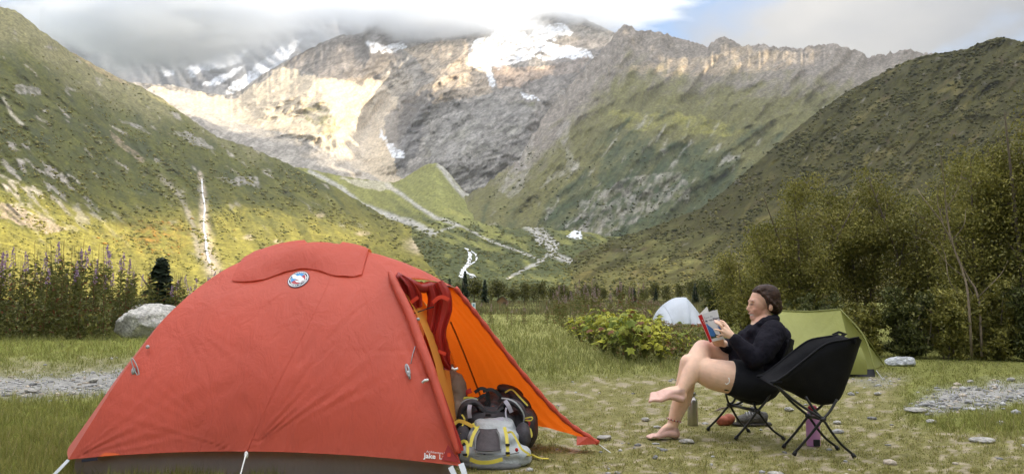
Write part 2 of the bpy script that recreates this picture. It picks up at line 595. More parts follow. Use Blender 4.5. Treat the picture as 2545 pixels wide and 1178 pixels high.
def col_massif(X, Y, D):
    strat = N(X, Y, 130, 9, -14, 31, 5)
    n = N(X, Y, 30, 16, -35, 32, 5)
    c = np.ones(X.shape + (3,)) * np.array((0.27, 0.25, 0.225))
    c = c * (1 + 0.45 * n + 0.5 * strat)[..., None]
    warm = shape(X, Y, [(600, 240), (700, 165), (800, 200), (930, 190), (1000, 260), (980, 400), (1000, 470), (860, 440), (760, 350), (560, 330), (340, 215), (560, 240)], 20, 5)
    c = mixc(c, np.array((0.53, 0.44, 0.32)) * (1 + 0.16 * n + 0.2 * strat)[..., None], warm * 0.92)
    c = mixc(c, np.array((0.46, 0.36, 0.25)), shape(X, Y, [(1000, 120), (1150, 90), (1200, 150), (1220, 230), (1080, 260), (1010, 250), (1080, 190)], 14, 8) * (0.55 + 0.4 * strat).clip(0, 1))
    c = mixc(c, np.array((0.46, 0.34, 0.25)), shape(X, Y, [(1225, 165), (1330, 170), (1470, 140), (1440, 180), (1330, 195), (1300, 215), (1235, 220)], 8, 9) * 0.8)
    mor = shape(X, Y, [(330, 205), (560, 300), (760, 345), (940, 445), (1000, 520), (500, 420)], 10, 12)
    c = mixc(c, np.array((0.36, 0.33, 0.29)) * (1 + 0.45 * N(X, Y, 50, 8, 25, 36, 5))[..., None], mor * 0.85)
    green = shape(X, Y, [(745, 275), (800, 255), (835, 300), (830, 340), (770, 315)], 24, 14, 30) * np.clip(0.5 + 1.2 * N(X, Y, 26, 12, 20, 37), 0, 1)
    c = mixc(c, (0.2, 0.19, 0.06), green * 0.8)
    gr2 = shape(X, Y, [(1040, 380), (1180, 250), (1330, 250), (1280, 420), (1190, 480)], 40, 15, 60) * np.clip(0.1 + 1.6 * N(X, Y, 60, 22, -30, 38), 0, 1)
    c = mixc(c, (0.17, 0.175, 0.07), gr2 * 0.75)
    for poly, colr_, s_, k_ in (([(690, 168), (780, 110), (880, 88), (1000, 125), (960, 180), (900, 205), (800, 190), (740, 175)], (0.17, 0.15, 0.135), 61, 0.85), ([(958, 300), (1000, 235), (1060, 225), (1085, 260), (1055, 310), (1040, 390), (990, 425), (965, 360)], (0.15, 0.145, 0.145), 62, 0.85),  # last outline here: the crag's shade put into its dark grey
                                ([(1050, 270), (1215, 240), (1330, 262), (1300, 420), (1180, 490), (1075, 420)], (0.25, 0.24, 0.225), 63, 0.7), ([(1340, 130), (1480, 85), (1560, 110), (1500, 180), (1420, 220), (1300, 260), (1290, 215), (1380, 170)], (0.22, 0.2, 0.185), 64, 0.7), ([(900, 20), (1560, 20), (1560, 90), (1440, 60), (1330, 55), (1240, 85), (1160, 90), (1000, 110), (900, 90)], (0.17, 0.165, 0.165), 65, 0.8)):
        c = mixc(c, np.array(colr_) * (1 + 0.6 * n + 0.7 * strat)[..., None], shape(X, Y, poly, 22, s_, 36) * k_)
    chute = np.exp(-(linedist(X + 8 * n, Y, [(985, 200), (945, 270), (900, 340), (880, 400)]) / 34) ** 2)
    c = mixc(c, (0.55, 0.48, 0.39), chute * 0.7)
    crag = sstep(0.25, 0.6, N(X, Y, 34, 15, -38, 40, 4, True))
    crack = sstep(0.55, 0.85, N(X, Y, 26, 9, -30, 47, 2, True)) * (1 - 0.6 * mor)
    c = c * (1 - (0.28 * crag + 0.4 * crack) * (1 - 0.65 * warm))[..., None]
    for i, poly in enumerate(SNOWS):
        c = mixc(c, SNOW, shape(X, Y, poly, 12, 20 + i, 26) * np.clip(0.8 + 2.0 * N(X, Y, 18, 6, -25, 140 + i), 0.12, 1))
    glac = shape(X, Y, [(1160, 110), (1330, 130), (1240, 175), (1180, 175)], 8, 44)
    c = mixc(c, (0.6, 0.6, 0.62), glac * np.clip(N(X, Y, 20, 6, 10, 45) * 2.2, 0, 0.8))
    return c
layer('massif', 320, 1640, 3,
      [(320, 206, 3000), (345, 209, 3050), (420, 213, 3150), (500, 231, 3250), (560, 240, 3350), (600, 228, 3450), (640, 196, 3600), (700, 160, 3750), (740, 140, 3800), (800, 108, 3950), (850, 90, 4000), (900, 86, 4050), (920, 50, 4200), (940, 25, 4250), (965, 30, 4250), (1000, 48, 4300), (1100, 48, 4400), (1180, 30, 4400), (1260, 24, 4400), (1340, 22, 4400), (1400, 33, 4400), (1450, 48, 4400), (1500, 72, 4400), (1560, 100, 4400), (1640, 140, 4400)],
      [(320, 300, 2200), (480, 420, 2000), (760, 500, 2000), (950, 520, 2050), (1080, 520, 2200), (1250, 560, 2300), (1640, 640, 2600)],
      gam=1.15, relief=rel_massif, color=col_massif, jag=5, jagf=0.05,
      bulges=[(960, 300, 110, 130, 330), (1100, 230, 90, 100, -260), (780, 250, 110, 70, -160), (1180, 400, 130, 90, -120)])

# --- ragged peaks on the right, grass and scrub below them
def rel_peaks(X, Y, D):
    r = 58 * N(X, Y, 150, 60, -48, 61, 2, True)
    r += 16 * N(X, Y, 40, 20, -50, 62, 5)
    r += 8 * N(X, Y, 13, 9, -50, 63, 3)
    for pts, am, w_ in (([(1556, 70), (1490, 200), (1410, 330), (1310, 480)], 75, 32), ([(1797, 98), (1710, 230), (1590, 370), (1480, 520)], 75, 32), ([(1900, 120), (1820, 230), (1700, 350), (1600, 470)], 50, 26), ([(1990, 125), (1910, 250), (1780, 400), (1660, 500)], 65, 30), ([(2070, 117), (2000, 250), (1945, 360)], 55, 28), ([(1660, 95), (1600, 200), (1520, 300), (1440, 400)], 45, 24)):
        r += am * spine(X, Y, pts, w_)
    return -r
def col_peaks(X, Y, D):
    n = N(X, Y, 40, 20, -45, 71, 5)
    f = N(X, Y, 12, 8, -45, 72, 4)
    top = np.interp(X, *np.array([(1300, 330), (1440, 190), (1556, 70), (1640, 90), (1760, 118), (1800, 98), (1900, 120), (2070, 117), (2160, 145), (2300, 140)]).T)
    h = Y - top
    grass = np.array((0.115, 0.112, 0.03)); rock = np.array((0.21, 0.185, 0.16)); scrub = np.array((0.045, 0.062, 0.032)); pale = np.array((0.36, 0.34, 0.31))
    g = sstep(50, 150, h + 90 * n)
    c = rock * (1 + 0.5 * f + 0.3 * n)[..., None] * np.ones(X.shape + (3,))
    c = mixc(c, grass * (1 + 0.35 * N(X, Y, 70, 25, -40, 73))[..., None], g * 0.85)
    c = mixc(c, (0.42, 0.33, 0.22), shape(X, Y, [(1530, 170), (1640, 150), (1760, 140), (1840, 115), (1990, 135), (1960, 170), (1800, 190), (1640, 190)], 18, 4) * np.clip(0.4 + N(X, Y, 40, 14, -40, 74), 0, 1) * 0.7)
    c = mixc(c, (0.22, 0.21, 0.055), shape(X, Y, [(1500, 280), (1700, 285), (1800, 305), (1880, 330), (1700, 335), (1560, 320)], 26, 6, 50) * np.clip(0.45 + N(X, Y, 50, 16, -10, 75), 0, 1))
    sc = sstep(210, 300, h + 160 * N(X, Y, 90, 40, -50, 76) + 40 * n)
    c = mixc(c, scrub * (1 + 0.6 * f)[..., None], sc * np.clip(0.75 + 0.9 * N(X, Y, 55, 26, -50, 77), 0, 1))
    rk = sstep(0.22, 0.5, N(X, Y, 60, 22, -52, 78, 5)) * sstep(140, 260, h)
    c = mixc(c, pale * (1 + 0.7 * f)[..., None], rk * 0.75)
    cliff = shape(X, Y, [(1420, 590), (1450, 500), (1560, 440), (1680, 420), (1720, 470), (1600, 540), (1500, 585)], 26, 9) * np.clip(0.3 + 1.3 * N(X, Y, 26, 12, -60, 79), 0, 1)
    c = mixc(c, (0.31, 0.285, 0.255), cliff * 0.85)
    spur = shape(X, Y, [(2090, 230), (2130, 260), (2080, 300), (2020, 320), (1980, 350), (1960, 420), (1930, 400), (2010, 300)], 12, 10) * np.clip(0.4 + 1.2 * N(X, Y, 20, 10, -60, 80), 0, 1)
    c = mixc(c, (0.3, 0.29, 0.27), spur)
    for i, pl in enumerate(([(1450, 420), (1380, 330), (1420, 290), (1400, 420), (1330, 470)], [(1270, 500), (1240, 470), (1330, 330), (1320, 420)])):
        c = mixc(c, (0.33, 0.31, 0.28), shape(X, Y, pl, 16, 30 + i) * np.clip(0.4 + N(X, Y, 20, 8, -45, 81), 0, 1) * 0.8)
    return c
layer('right_peaks', 1150, 2480, 3,
      [(1150, 500, 1950), (1200, 470, 2000), (1290, 400, 2200), (1330, 330, 2350), (1380, 260, 2450), (1440, 190, 2600), (1500, 128, 2750), (1525, 95, 2800), (1545, 72, 2820), (1558, 70, 2820), (1590, 82, 2820), (1640, 88, 2800), (1690, 105, 2780), (1760, 121, 2750), (1780, 103, 2730), (1797, 98, 2720), (1825, 112, 2700), (1850, 121, 2680), (1900, 119, 2650), (1990, 129, 2620), (2010, 121, 2620), (2070, 117, 2620), (2120, 130, 2620), (2160, 147, 2640), (2200, 140, 2640), (2260, 131, 2640), (2320, 142, 2640), (2480, 160, 2640)],
      [(1150, 560, 1500), (1300, 600, 1450), (1440, 640, 1300), (1700, 640, 1300), (2000, 520, 1500), (2480, 420, 1700)],
      gam=0.9, relief=rel_peaks, color=col_peaks, jag=13, jagf=0.045)

# --- left valley side
def rel_left(X, Y, D):
    r = 50 * N(X, Y, 190, 60, 42, 91, 3, True) + 14 * N(X, Y, 60, 26, 42, 92, 5) + 5 * N(X, Y, 18, 10, 40, 93, 3)
    return -r * (D / 1500)
def col_left(X, Y, D):
    n = N(X, Y, 60, 25, 40, 101, 5)
    f = N(X, Y, 13, 8, 40, 102, 4)
    big = N(X, Y, 170, 60, 40, 103, 3)
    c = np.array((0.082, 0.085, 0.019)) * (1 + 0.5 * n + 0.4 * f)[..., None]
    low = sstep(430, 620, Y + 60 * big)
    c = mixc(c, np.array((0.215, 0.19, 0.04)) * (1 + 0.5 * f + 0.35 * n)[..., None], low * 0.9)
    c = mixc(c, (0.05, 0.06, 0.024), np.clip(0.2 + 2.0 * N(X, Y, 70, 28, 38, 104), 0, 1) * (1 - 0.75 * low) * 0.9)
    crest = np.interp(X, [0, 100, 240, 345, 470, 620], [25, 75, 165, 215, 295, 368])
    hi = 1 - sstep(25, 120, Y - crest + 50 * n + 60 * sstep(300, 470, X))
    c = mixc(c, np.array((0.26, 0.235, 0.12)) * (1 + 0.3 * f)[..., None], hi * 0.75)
    c = mixc(c, (0.4, 0.31, 0.18), shape(X, Y, [(150, 110), (260, 165), (330, 215), (280, 200), (200, 150)], 10, 3) * 0.6)
    rk = sstep(0.14, 0.4, N(X, Y, 46, 17, 40, 105, 5) + 0.25 * shape(X, Y, [(0, 320), (130, 420), (330, 560), (300, 600), (0, 560)], 40, 4, 70) - 0.12) * (1 - 0.5 * low)
    c = mixc(c, np.array((0.34, 0.305, 0.27)) * (1 + 0.6 * f)[..., None], rk * 0.85 * (1 - 0.6 * low))
    c = mixc(c, (0.3, 0.235, 0.18), shape(X, Y, [(0, 500), (60, 520), (170, 570), (120, 585), (0, 540)], 12, 6) * np.clip(0.6 + f, 0, 1))
    c = mixc(c, (0.3, 0.23, 0.17), shape(X, Y, [(265, 320), (300, 345), (360, 395), (355, 410), (290, 360)], 12, 7) * np.clip(0.5 + f, 0, 1))
    for poly, s in (([(290, 300), (330, 320), (375, 330), (340, 310)], 8), ([(430, 325), (500, 340), (535, 370), (480, 365)], 9), ([(30, 200), (100, 220), (105, 240), (50, 235)], 10), ([(540, 440), (640, 440), (650, 465), (560, 460)], 11)):
        c = mixc(c, (0.27, 0.25, 0.225), shape(X, Y, poly, 14, s) * np.clip(0.6 + f, 0, 1))
    c = mixc(c, (0.34, 0.17, 0.035), np.exp(-((X - 390) / 70) ** 2 - ((Y - 585) / 32) ** 2) * np.clip(0.2 + 1.4 * N(X, Y, 20, 14, 0, 107), 0, 1))
    pale = linedist(X + 5 * f, Y, [(8, 245), (30, 285), (55, 310)])
    c = mixc(c, (0.42, 0.38, 0.3), np.exp(-(pale / 3.5) ** 2))
    rav = linedist(X + 8 * f, Y, [(400, 440), (450, 490), (480, 560), (495, 640)])
    c = mixc(c, (0.3, 0.26, 0.21), np.exp(-(rav / 7) ** 2) * 0.7)
    fall = linedist(X + 6 * f, Y, [(497, 430), (505, 480), (508, 560), (515, 620), (530, 670)])
    c = mixc(c, (0.42, 0.35, 0.28), np.exp(-(fall / np.interp(Y, [430, 560, 660], [5, 11, 18])) ** 2) * 0.9)
    for cx_, cy_, rx, ry in ((795, 535, 10, 8), (620, 590, 14, 7), (690, 600, 12, 5), (1050, 610, 46, 22), (1085, 622, 26, 16), (900, 580, 16, 6)):
        c = mixc(c, np.array((0.42, 0.34, 0.23)) * (1 + 0.5 * f)[..., None], np.exp(-(((X - cx_ + 8 * n) / rx) ** 2 + ((Y - cy_) / ry) ** 2) ** 2) * np.clip(0.7 + f, 0, 1))
    return c
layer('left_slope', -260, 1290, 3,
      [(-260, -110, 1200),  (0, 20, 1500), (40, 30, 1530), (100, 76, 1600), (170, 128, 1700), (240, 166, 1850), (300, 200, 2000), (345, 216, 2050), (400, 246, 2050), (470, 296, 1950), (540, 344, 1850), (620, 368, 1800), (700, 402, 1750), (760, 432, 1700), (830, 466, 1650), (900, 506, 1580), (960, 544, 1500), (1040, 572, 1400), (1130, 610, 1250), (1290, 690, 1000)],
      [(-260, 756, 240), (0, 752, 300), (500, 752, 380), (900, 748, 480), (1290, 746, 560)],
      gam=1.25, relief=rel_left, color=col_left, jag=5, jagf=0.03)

# --- valley floor: rising fans, gravel, the grassy cone under the cirque
STREAMS = [([(770, 425), (850, 468), (900, 510), (990, 545), (1020, 552), (1075, 580)], 5, 9), ([(960, 460), (1000, 485), (1080, 540), (1140, 560)], 4, 5), ([(1075, 580), (1140, 560), (1200, 590), (1290, 625), (1350, 650)], 2, 3), ([(1150, 480), (1200, 515), (1290, 545), (1345, 580), (1370, 610)], 9, 15), ([(1345, 580), (1380, 615), (1370, 632), (1420, 650), (1490, 672), (1560, 690)], 10, 6), ([(1370, 620), (1345, 650), (1300, 670), (1262, 692)], 4, 3), ([(1090, 410), (1115, 440), (1150, 485)], 7, 7)]
def rel_floor(X, Y, D):
    return -(30 * N(X, Y, 120, 40, 30, 111, 4) + 8 * N(X, Y, 30, 14, 20, 112, 3)) * np.clip(D / 1200, 0.05, 1.3)
def col_floor(X, Y, D):
    n = N(X, Y, 60, 20, 25, 121, 5); f = N(X, Y, 14, 7, 15, 122, 4)
    c = np.array((0.19, 0.19, 0.055)) * (1 + 0.35 * n + 0.25 * f)[..., None]
    c = mixc(c, (0.055, 0.068, 0.03), sstep(-0.15, 0.25, N(X, Y, 70, 22, 20, 123, 5) + sstep(560, 640, Y) * 0.3) * sstep(470, 560, Y) * 0.85)
    gravel = np.zeros(X.shape)
    for pts, w0, w1 in STREAMS:
        d = linedist(X + 7 * n + 3 * f, Y + 4 * f, pts)
        y0, y1 = pts[0][1], pts[-1][1]
        w = w0 + (w1 - w0) * np.clip((Y - y0) / (y1 - y0 + 1e-6), 0, 1)
        gravel = np.maximum(gravel, 1 - sstep(0.35, 1.5, d / w))
    gravel = np.maximum(gravel, shape(X, Y, [(1320, 560), (1350, 575), (1390, 600), (1380, 622), (1340, 610), (1325, 585)], 8, 5, 24))
    c = mixc(c, np.array((0.37, 0.355, 0.325)) * (1 + 0.35 * f)[..., None], gravel * np.clip(0.9 + 0.5 * N(X, Y, 9, 5, 10, 125), 0, 1))
    c = mixc(c, (0.5, 0.45, 0.37), shape(X, Y, [(840, 440), (960, 452), (1000, 470), (900, 470)], 10, 8) * 0.6)
    cone = shape(X, Y, [(1085, 400), (1130, 470), (1300, 560), (1100, 560), (970, 465)], 5, 9)
    c = mixc(c, np.array((0.2, 0.205, 0.065)) * (1 + 0.25 * n)[..., None], cone * (1 - gravel) * 0.8)
    for poly, s in (([(1305, 548), (1335, 538), (1345, 552), (1325, 562)], 31), ([(1408, 588), (1425, 572), (1442, 574), (1448, 592), (1430, 594)], 32), ([(1208, 515), (1228, 512), (1228, 524), (1215, 524)], 33)):
        c = mixc(c, SNOW, shape(X, Y, poly, 3, s, 14))
    return c
layer('valley_floor', 650, 1900, 3,
      [(650, 410, 2100), (760, 420, 2100), (840, 438, 2150), (960, 455, 2200), (990, 452, 2200), (1030, 428, 2230), (1060, 411, 2245), (1082, 406, 2250), (1100, 413, 2230), (1118, 434, 2180), (1150, 474, 2050), (1200, 508, 1950), (1290, 538, 1800), (1340, 548, 1700), (1400, 570, 1550), (1440, 574, 1500), (1520, 590, 1400), (1700, 600, 1300), (1900, 610, 1200)],
      [(650, 640, 1500), (850, 660, 1200), (1000, 690, 900), (1120, 747, 520), (1900, 747, 330)], gam=1.3, relief=rel_floor, color=col_floor, jag=3, jagf=0.04)

# --- dark wooded valley side on the right, running on past the camera
def rel_right(X, Y, D):
    r = 44 * N(X, Y, 170, 56, -42, 131, 3, True) + 10 * N(X, Y, 52, 24, -42, 132, 5) + 5 * N(X, Y, 16, 10, -40, 133, 3)
    return -r * (D / 1000)
def col_right(X, Y, D):
    n = N(X, Y, 60, 24, -40, 141, 5); f = N(X, Y, 13, 8, -40, 142, 4)
    c = np.array((0.043, 0.040, 0.009)) * (1 + 0.5 * n + 0.4 * f)[..., None]
    c = mixc(c, (0.12, 0.10, 0.03), sstep(0.1, 0.45, N(X, Y, 110, 36, -40, 143)) * 0.7)
    c = mixc(c, (0.075, 0.05, 0.028), sstep(0.2, 0.5, N(X, Y, 70, 26, -40, 144)) * 0.5)
    low = sstep(520, 620, Y) * (1 - sstep(1700, 1900, X))
    c = mixc(c, (0.16, 0.155, 0.05), low * np.clip(0.3 + 1.2 * N(X, Y, 60, 18, -20, 146), 0, 1) * 0.8)
    rk = sstep(0.3, 0.55, N(X, Y, 40, 16, -45, 145, 5))
    c = mixc(c, np.array((0.15, 0.135, 0.12)) * (1 + 0.5 * f)[..., None], rk * 0.7)
    c = mixc(c, (0.3, 0.28, 0.25), shape(X, Y, [(1640, 470), (1720, 440), (1700, 500), (1620, 530)], 20, 5) * np.clip(0.2 + f * 1.5, 0, 1) * 0.7)
    return c
layer('right_slope', 1340, 2800, 3,
      [(1340, 690, 900), (1400, 660, 950), (1450, 625, 1050), (1550, 590, 1150), (1650, 556, 1150), (1740, 520, 1150), (1800, 476, 1180), (1850, 432, 1200), (1900, 390, 1220), (1950, 344, 1240), (2000, 305, 1260), (2050, 268, 1270), (2100, 234, 1270), (2180, 190, 1250), (2250, 155, 1230), (2300, 141, 1200), (2400, 124, 1120), (2440, 108, 1080), (2480, 95, 1050), (2510, 99, 1030), (2545, 108, 1000), (2800, 60, 860)],
      [(1340, 747, 420), (1700, 748, 330), (2200, 750, 240), (2545, 755, 170), (2800, 758, 150)],
      gam=1.15, relief=rel_right, color=col_right, jag=4, jagf=0.05)

# the same valley side as it runs on beside and behind the camera
def hillside():
    crest = spline([(690, 780, 320), (670, 500, 330), (650, 200, 335), (640, -100, 340), (600, -380, 345), (450, -600, 350), (150, -740, 330), (-150, -760, 300)], 90)
    foot = spline([(90, 130, 0), (130, 60, 0), (150, -10, 0), (140, -90, 0), (100, -160, 0), (40, -210, 0), (-100, -250, 0)], 90)
    R = 46
    t = np.linspace(0, 1, R)[:, None, None]
    P = foot[None] * (1 - t) + crest[None] * t
    P[..., 2] = crest[None, :, 2] * t[..., 0] ** 1.25 - 3 * (1 - t[..., 0])
    nz = fbm(P[..., :2] / 130, 5, 160, 0.5, True)
    P[..., 2] += 45 * nz * np.sin(np.pi * t[..., 0] * 0.9)
    c = np.array((0.075, 0.082, 0.03)) * (1 + 0.5 * fbm(P[..., :2] / 40, 4, 170))[..., None]
    m, n = P.shape[:2]
    idx = np.arange(m * n).reshape(m, n)
    F = np.stack([idx[:-1, :-1], idx[:-1, 1:], idx[1:, 1:], idx[1:, :-1]], -1).reshape(-1, 4)
    tag(link('hillside', mkmesh('hillside', P.reshape(-1, 3), F, M_terrain, True, np.clip(c.reshape(-1, 3), 0.01, 0.9))), kind='structure')
hillside()

# --- base plain reaching to the horizon under everything
def plain():
    r = np.concatenate([[0.0], np.geomspace(40, 16000, 26)])
    a = np.linspace(0, 2 * math.pi, 73)[:-1]
    V = [(0, 0, -0.6)] + [(rr * math.cos(t), rr * math.sin(t), -0.6 - (rr / 16000) * 12) for rr in r[1:] for t in a]
    F = [(0, 1 + i, 1 + (i + 1) % 72) for i in range(72)]
    F += [(1 + j * 72 + i, 1 + (j + 1) * 72 + i, 1 + (j + 1) * 72 + (i + 1) % 72, 1 + j * 72 + (i + 1) % 72) for j in range(len(r) - 2) for i in range(72)]
    c = np.tile(np.array((0.13, 0.13, 0.05)), (len(V), 1))
    tag(link('ground', mkmesh('ground', V, F, M_terrain, True, c)), kind='structure')
plain()
# ------------------------------------------------------------------ clouds: mist on the summits, and an unseen broken deck added to shade the valley
def cloud_material(name, dens, scale, lo, hi, offset=0.0):
    b = NB(name)
    tcn = b.n('ShaderNodeTexCoord')
    sph = b.n('ShaderNodeTexGradient', {'Vector': b.n('ShaderNodeMapping', {'Vector': tcn.outputs['Object'], 'Scale': (1, 1, 1)}).outputs[0]}, gradient_type='SPHERICAL')
    nz = b.n('ShaderNodeTexNoise', {'Vector': tcn.outputs['Object'], 'Scale': scale, 'Detail': 5.0, 'Roughness': 0.6, 'Distortion': 0.4})
    nz2 = b.n('ShaderNodeMath', {0: nz.outputs['Fac'], 1: 1.15}, operation='MULTIPLY')
    s = b.n('ShaderNodeMath', {0: sph.outputs['Fac'], 1: nz2.outputs[0]}, operation='ADD')
    mr = b.n('ShaderNodeMapRange', {'Value': s.outputs[0], 'From Min': lo, 'From Max': hi, 'To Min': 0.0, 'To Max': dens})
    v = b.n('ShaderNodeVolumePrincipled', {'Color': (0.93, 0.96, 1.0, 1), 'Density': mr.outputs[0], 'Anisotropy': 0.2})
    b.t.links.new(v.outputs[0], b.o.inputs['Volume'])
    return b.m

def cloud(px, py, D, rx, ry, rd, dens, scale, lo=0.72, hi=1.15):
    c = at(px, py, D)
    m = MB().ell((0, 0, 0), (1, 1, 1), nu=24, nv=14)
    V, F, _ = m.arrays()
    me = mkmesh('cloud', V, F, cloud_material('cloud_vapour', dens, scale, lo, hi), True)
    o = link('cloud', me, None, c)
    o.scale = (rx * D / FPX, rd, ry * D / FPX)
    return tag(o, kind='stuff')
cloud(430, 35, 3900, 520, 175, 420, 0.012, 2.2)
cloud(1060, 32, 3950, 400, 108, 320, 0.010, 3.0)
cloud(1480, 14, 4250, 300, 78, 320, 0.007, 3.2)

# unseen cloud deck added between sun and valley, gaps carved to light chosen slopes
def added_cloud_deck():
    Vs, Fs, n0 = [], [], 0
    for L in LAYERS.values():
        P = L['P'][::5, ::5]
        m, n = P.shape[:2]
        idx = np.arange(m * n).reshape(m, n) + n0
        Vs.append(P.reshape(-1, 3)); n0 += m * n
        Fs.append(np.stack([idx[:-1, :-1], idx[:-1, 1:], idx[1:, 1:], idx[1:, :-1]], -1).reshape(-1, 4))
    V = np.concatenate(Vs); F = np.concatenate(Fs)
    bvh = BVHTree.FromPolygons([tuple(v) for v in V.tolist()], [tuple(f) for f in F.tolist()])
    ZD = 2000.0
    st = 55.0
    xs = np.arange(2200, 7600, st); ys = np.arange(200, 4600, st)
    gaps = [
        [(330, 195), (560, 225), (640, 200), (700, 190), (800, 215), (900, 205), (985, 215), (1000, 120), (1160, 90), (1200, 170), (1215, 235), (1080, 300), (1000, 330), (985, 420), (1000, 470), (860, 450), (760, 400), (640, 340), (480, 300), (330, 225)],
        [(-200, 540), (300, 520), (560, 500), (760, 520), (900, 545), (1000, 560), (1150, 600), (1150, 760), (-200, 760)],
        [(980, 455), (1080, 400), (1150, 470), (1330, 560), (1200, 600), (1010, 520)],
        [(1220, 160), (1480, 120), (1460, 180), (1300, 220), (1225, 215)],
        [(1540, 60), (1760, 130), (1800, 85), (2100, 105), (2160, 180), (1960, 170), (1760, 185), (1640, 200)],
        [(1600, 280), (1850, 290), (1900, 340), (1650, 340)], [(2250, 130), (2520, 80), (2540, 190), (2400, 200)], [(130, 90), (250, 150), (340, 215), (300, 230), (200, 180)]]
    keep = np.zeros((len(ys), len(xs)), bool)
    nz = fbm(np.stack(np.meshgrid(xs, ys), -1) / 420, 4, 301)
    d = Vector(-SUNV)
    for j, y in enumerate(ys):
        for i, x in enumerate(xs):
            hit = bvh.ray_cast(Vector((x, y, ZD)), d)[0]
            if hit is None or hit.y < 60:
                keep[j, i] = nz[j, i] > -0.05
                continue
            a, b = topx(np.array(hit))
            a += 26 * nz[j, i]; b += 26 * nz[j, (i * 7) % len(xs)]
            keep[j, i] = not any(inpoly(np.array(a), np.array(b), g) for g in gaps)
    # soften the outline cell by cell, then give the deck its thickness
    th = 60 + 90 * np.clip(nz + 0.3, 0, 1)
    X, Yg = np.meshgrid(xs, ys)
    m, n = keep.shape
    vid = {}
    V, F = [], []
    def vert(j, i, top):
        k = (j, i, top)
        if k not in vid:
            vid[k] = len(V)
            jt = 16 * math.sin(i * 12.9898 + j * 78.233)
            hh = th[min(j, m - 1), min(i, n - 1)]
            V.append((xs[0] + st * (i - 0.5) + jt, ys[0] + st * (j - 0.5) - jt, ZD + (hh if top else -0.35 * hh)))
        return vid[k]
    for j in range(m):
        for i in range(n):
            if not keep[j, i]:
                continue
            q = [(j, i), (j, i + 1), (j + 1, i + 1), (j + 1, i)]
            F.append([vert(a, b, True) for a, b in q])
            F.append([vert(a, b, False) for a, b in q[::-1]])
            for (dj, di, e) in ((-1, 0, (0, 1)), (0, 1, (1, 2)), (1, 0, (2, 3)), (0, -1, (3, 0))):
                jj, ii = j + dj, i + di
                if not (0 <= jj < m and 0 <= ii < n and keep[jj, ii]):
                    a, b = q[e[0]], q[e[1]]
                    F.append([vert(*a, False), vert(*b, False), vert(*b, True), vert(*a, True)])
    mt = mat('added_cloud_deck', (0.9, 0.9, 0.92), rough=1.0, trans=0.5, noise=0.1, nscale=0.004, spec=0.0)
    tag(link('cloud', mkmesh('cloud', V, F, mt, True)), kind='stuff')  # out-of-view deck, shaped for the shadows it casts
added_cloud_deck()
# ------------------------------------------------------------------ meadow
def gz(x, y):
    """ground height: nearly level by the tents, rougher farther off"""
    q = np.stack(np.broadcast_arrays(np.asarray(x, float), np.asarray(y, float)), -1)
    amp = 0.012 + 0.10 * sstep(18, 60, q[..., 1])
    return amp * fbm(q / 2.3, 3, 401) + 0.35 * sstep(30, 120, q[..., 1]) * fbm(q / 40, 2, 402)

def zones(px, py):
    px = np.asarray(px, float); py = np.asarray(py, float)
    if px.ndim == 2:          # ground sheet: feather the borders
        r = np.random.default_rng(9)
        acc = None
        for k in range(7):
            z = zones_(px, py, px + r.normal(0, 16), py + r.normal(0, 7))
            acc = z if acc is None else tuple(a + b for a, b in zip(acc, z))
        return tuple(a / 7 for a in acc)
    return zones_(px, py, px + RNG.normal(0, 18, px.shape), py + RNG.normal(0, 8, px.shape))

def zones_(px0, py0, px, py):
    """what the ground is made of at a photo pixel: (bare gravel, bare soil/straw, lush grass, long grass)"""
    w1 = N(px0, py0 * 2.2, 90, 60, 0, 411, 4); w2 = N(px0, py0 * 2.4, 28, 22, 0, 412, 4)
    a = px + 45 * w1; b = py + 16 * w1 + 5 * w2
    grav = np.maximum(inpoly(a, b, [(-300, 950), (120, 935), (330, 915), (470, 930), (380, 975), (200, 978), (-300, 1000)]) * 1.0,
                      inpoly(a, b, [(2240, 1005), (2330, 965), (2450, 952), (2850, 940), (2850, 1005), (2460, 1000), (2380, 1012), (2290, 1022)]) * 1.0)
    grav = np.maximum(grav, inpoly(a, b, [(2080, 945), (2160, 938), (2250, 946), (2160, 956)]) * 0.7)
    soil = inpoly(a, b, [(-300, 910), (340, 885), (470, 905), (420, 985), (-300, 1005)]) * 0.75
    worn = inpoly(a, b, [(1180, 955), (1500, 938), (1900, 925), (2250, 940), (2200, 1000), (2250, 1060), (2850, 1090), (2850, 1400), (1100, 1400), (1150, 1100)]) * 1.0
    patch = sstep(0.06, 0.34, w2 + 0.5 * w1)
    soil = np.maximum(soil * (0.45 + 0.55 * patch), worn * patch)
    lush = np.maximum(inpoly(px, py, [(-300, 1000), (300, 985), (700, 985), (700, 1400), (-300, 1400)]) * 1.0, inpoly(a, b, [(2280, 1040), (2850, 1020), (2850, 1110), (2400, 1100)]) * (0.4 + 0.5 * (w1 > 0)))
    lush = np.maximum(lush, inpoly(a, b, [(-300, 838), (480, 838), (480, 885), (-300, 915)]) * 0.8)
    long = inpoly(a, b, [(1150, 775), (1720, 770), (1720, 915), (1500, 925), (1180, 930)]) * 1.0
    return grav, soil, lush, long, w1, w2, worn

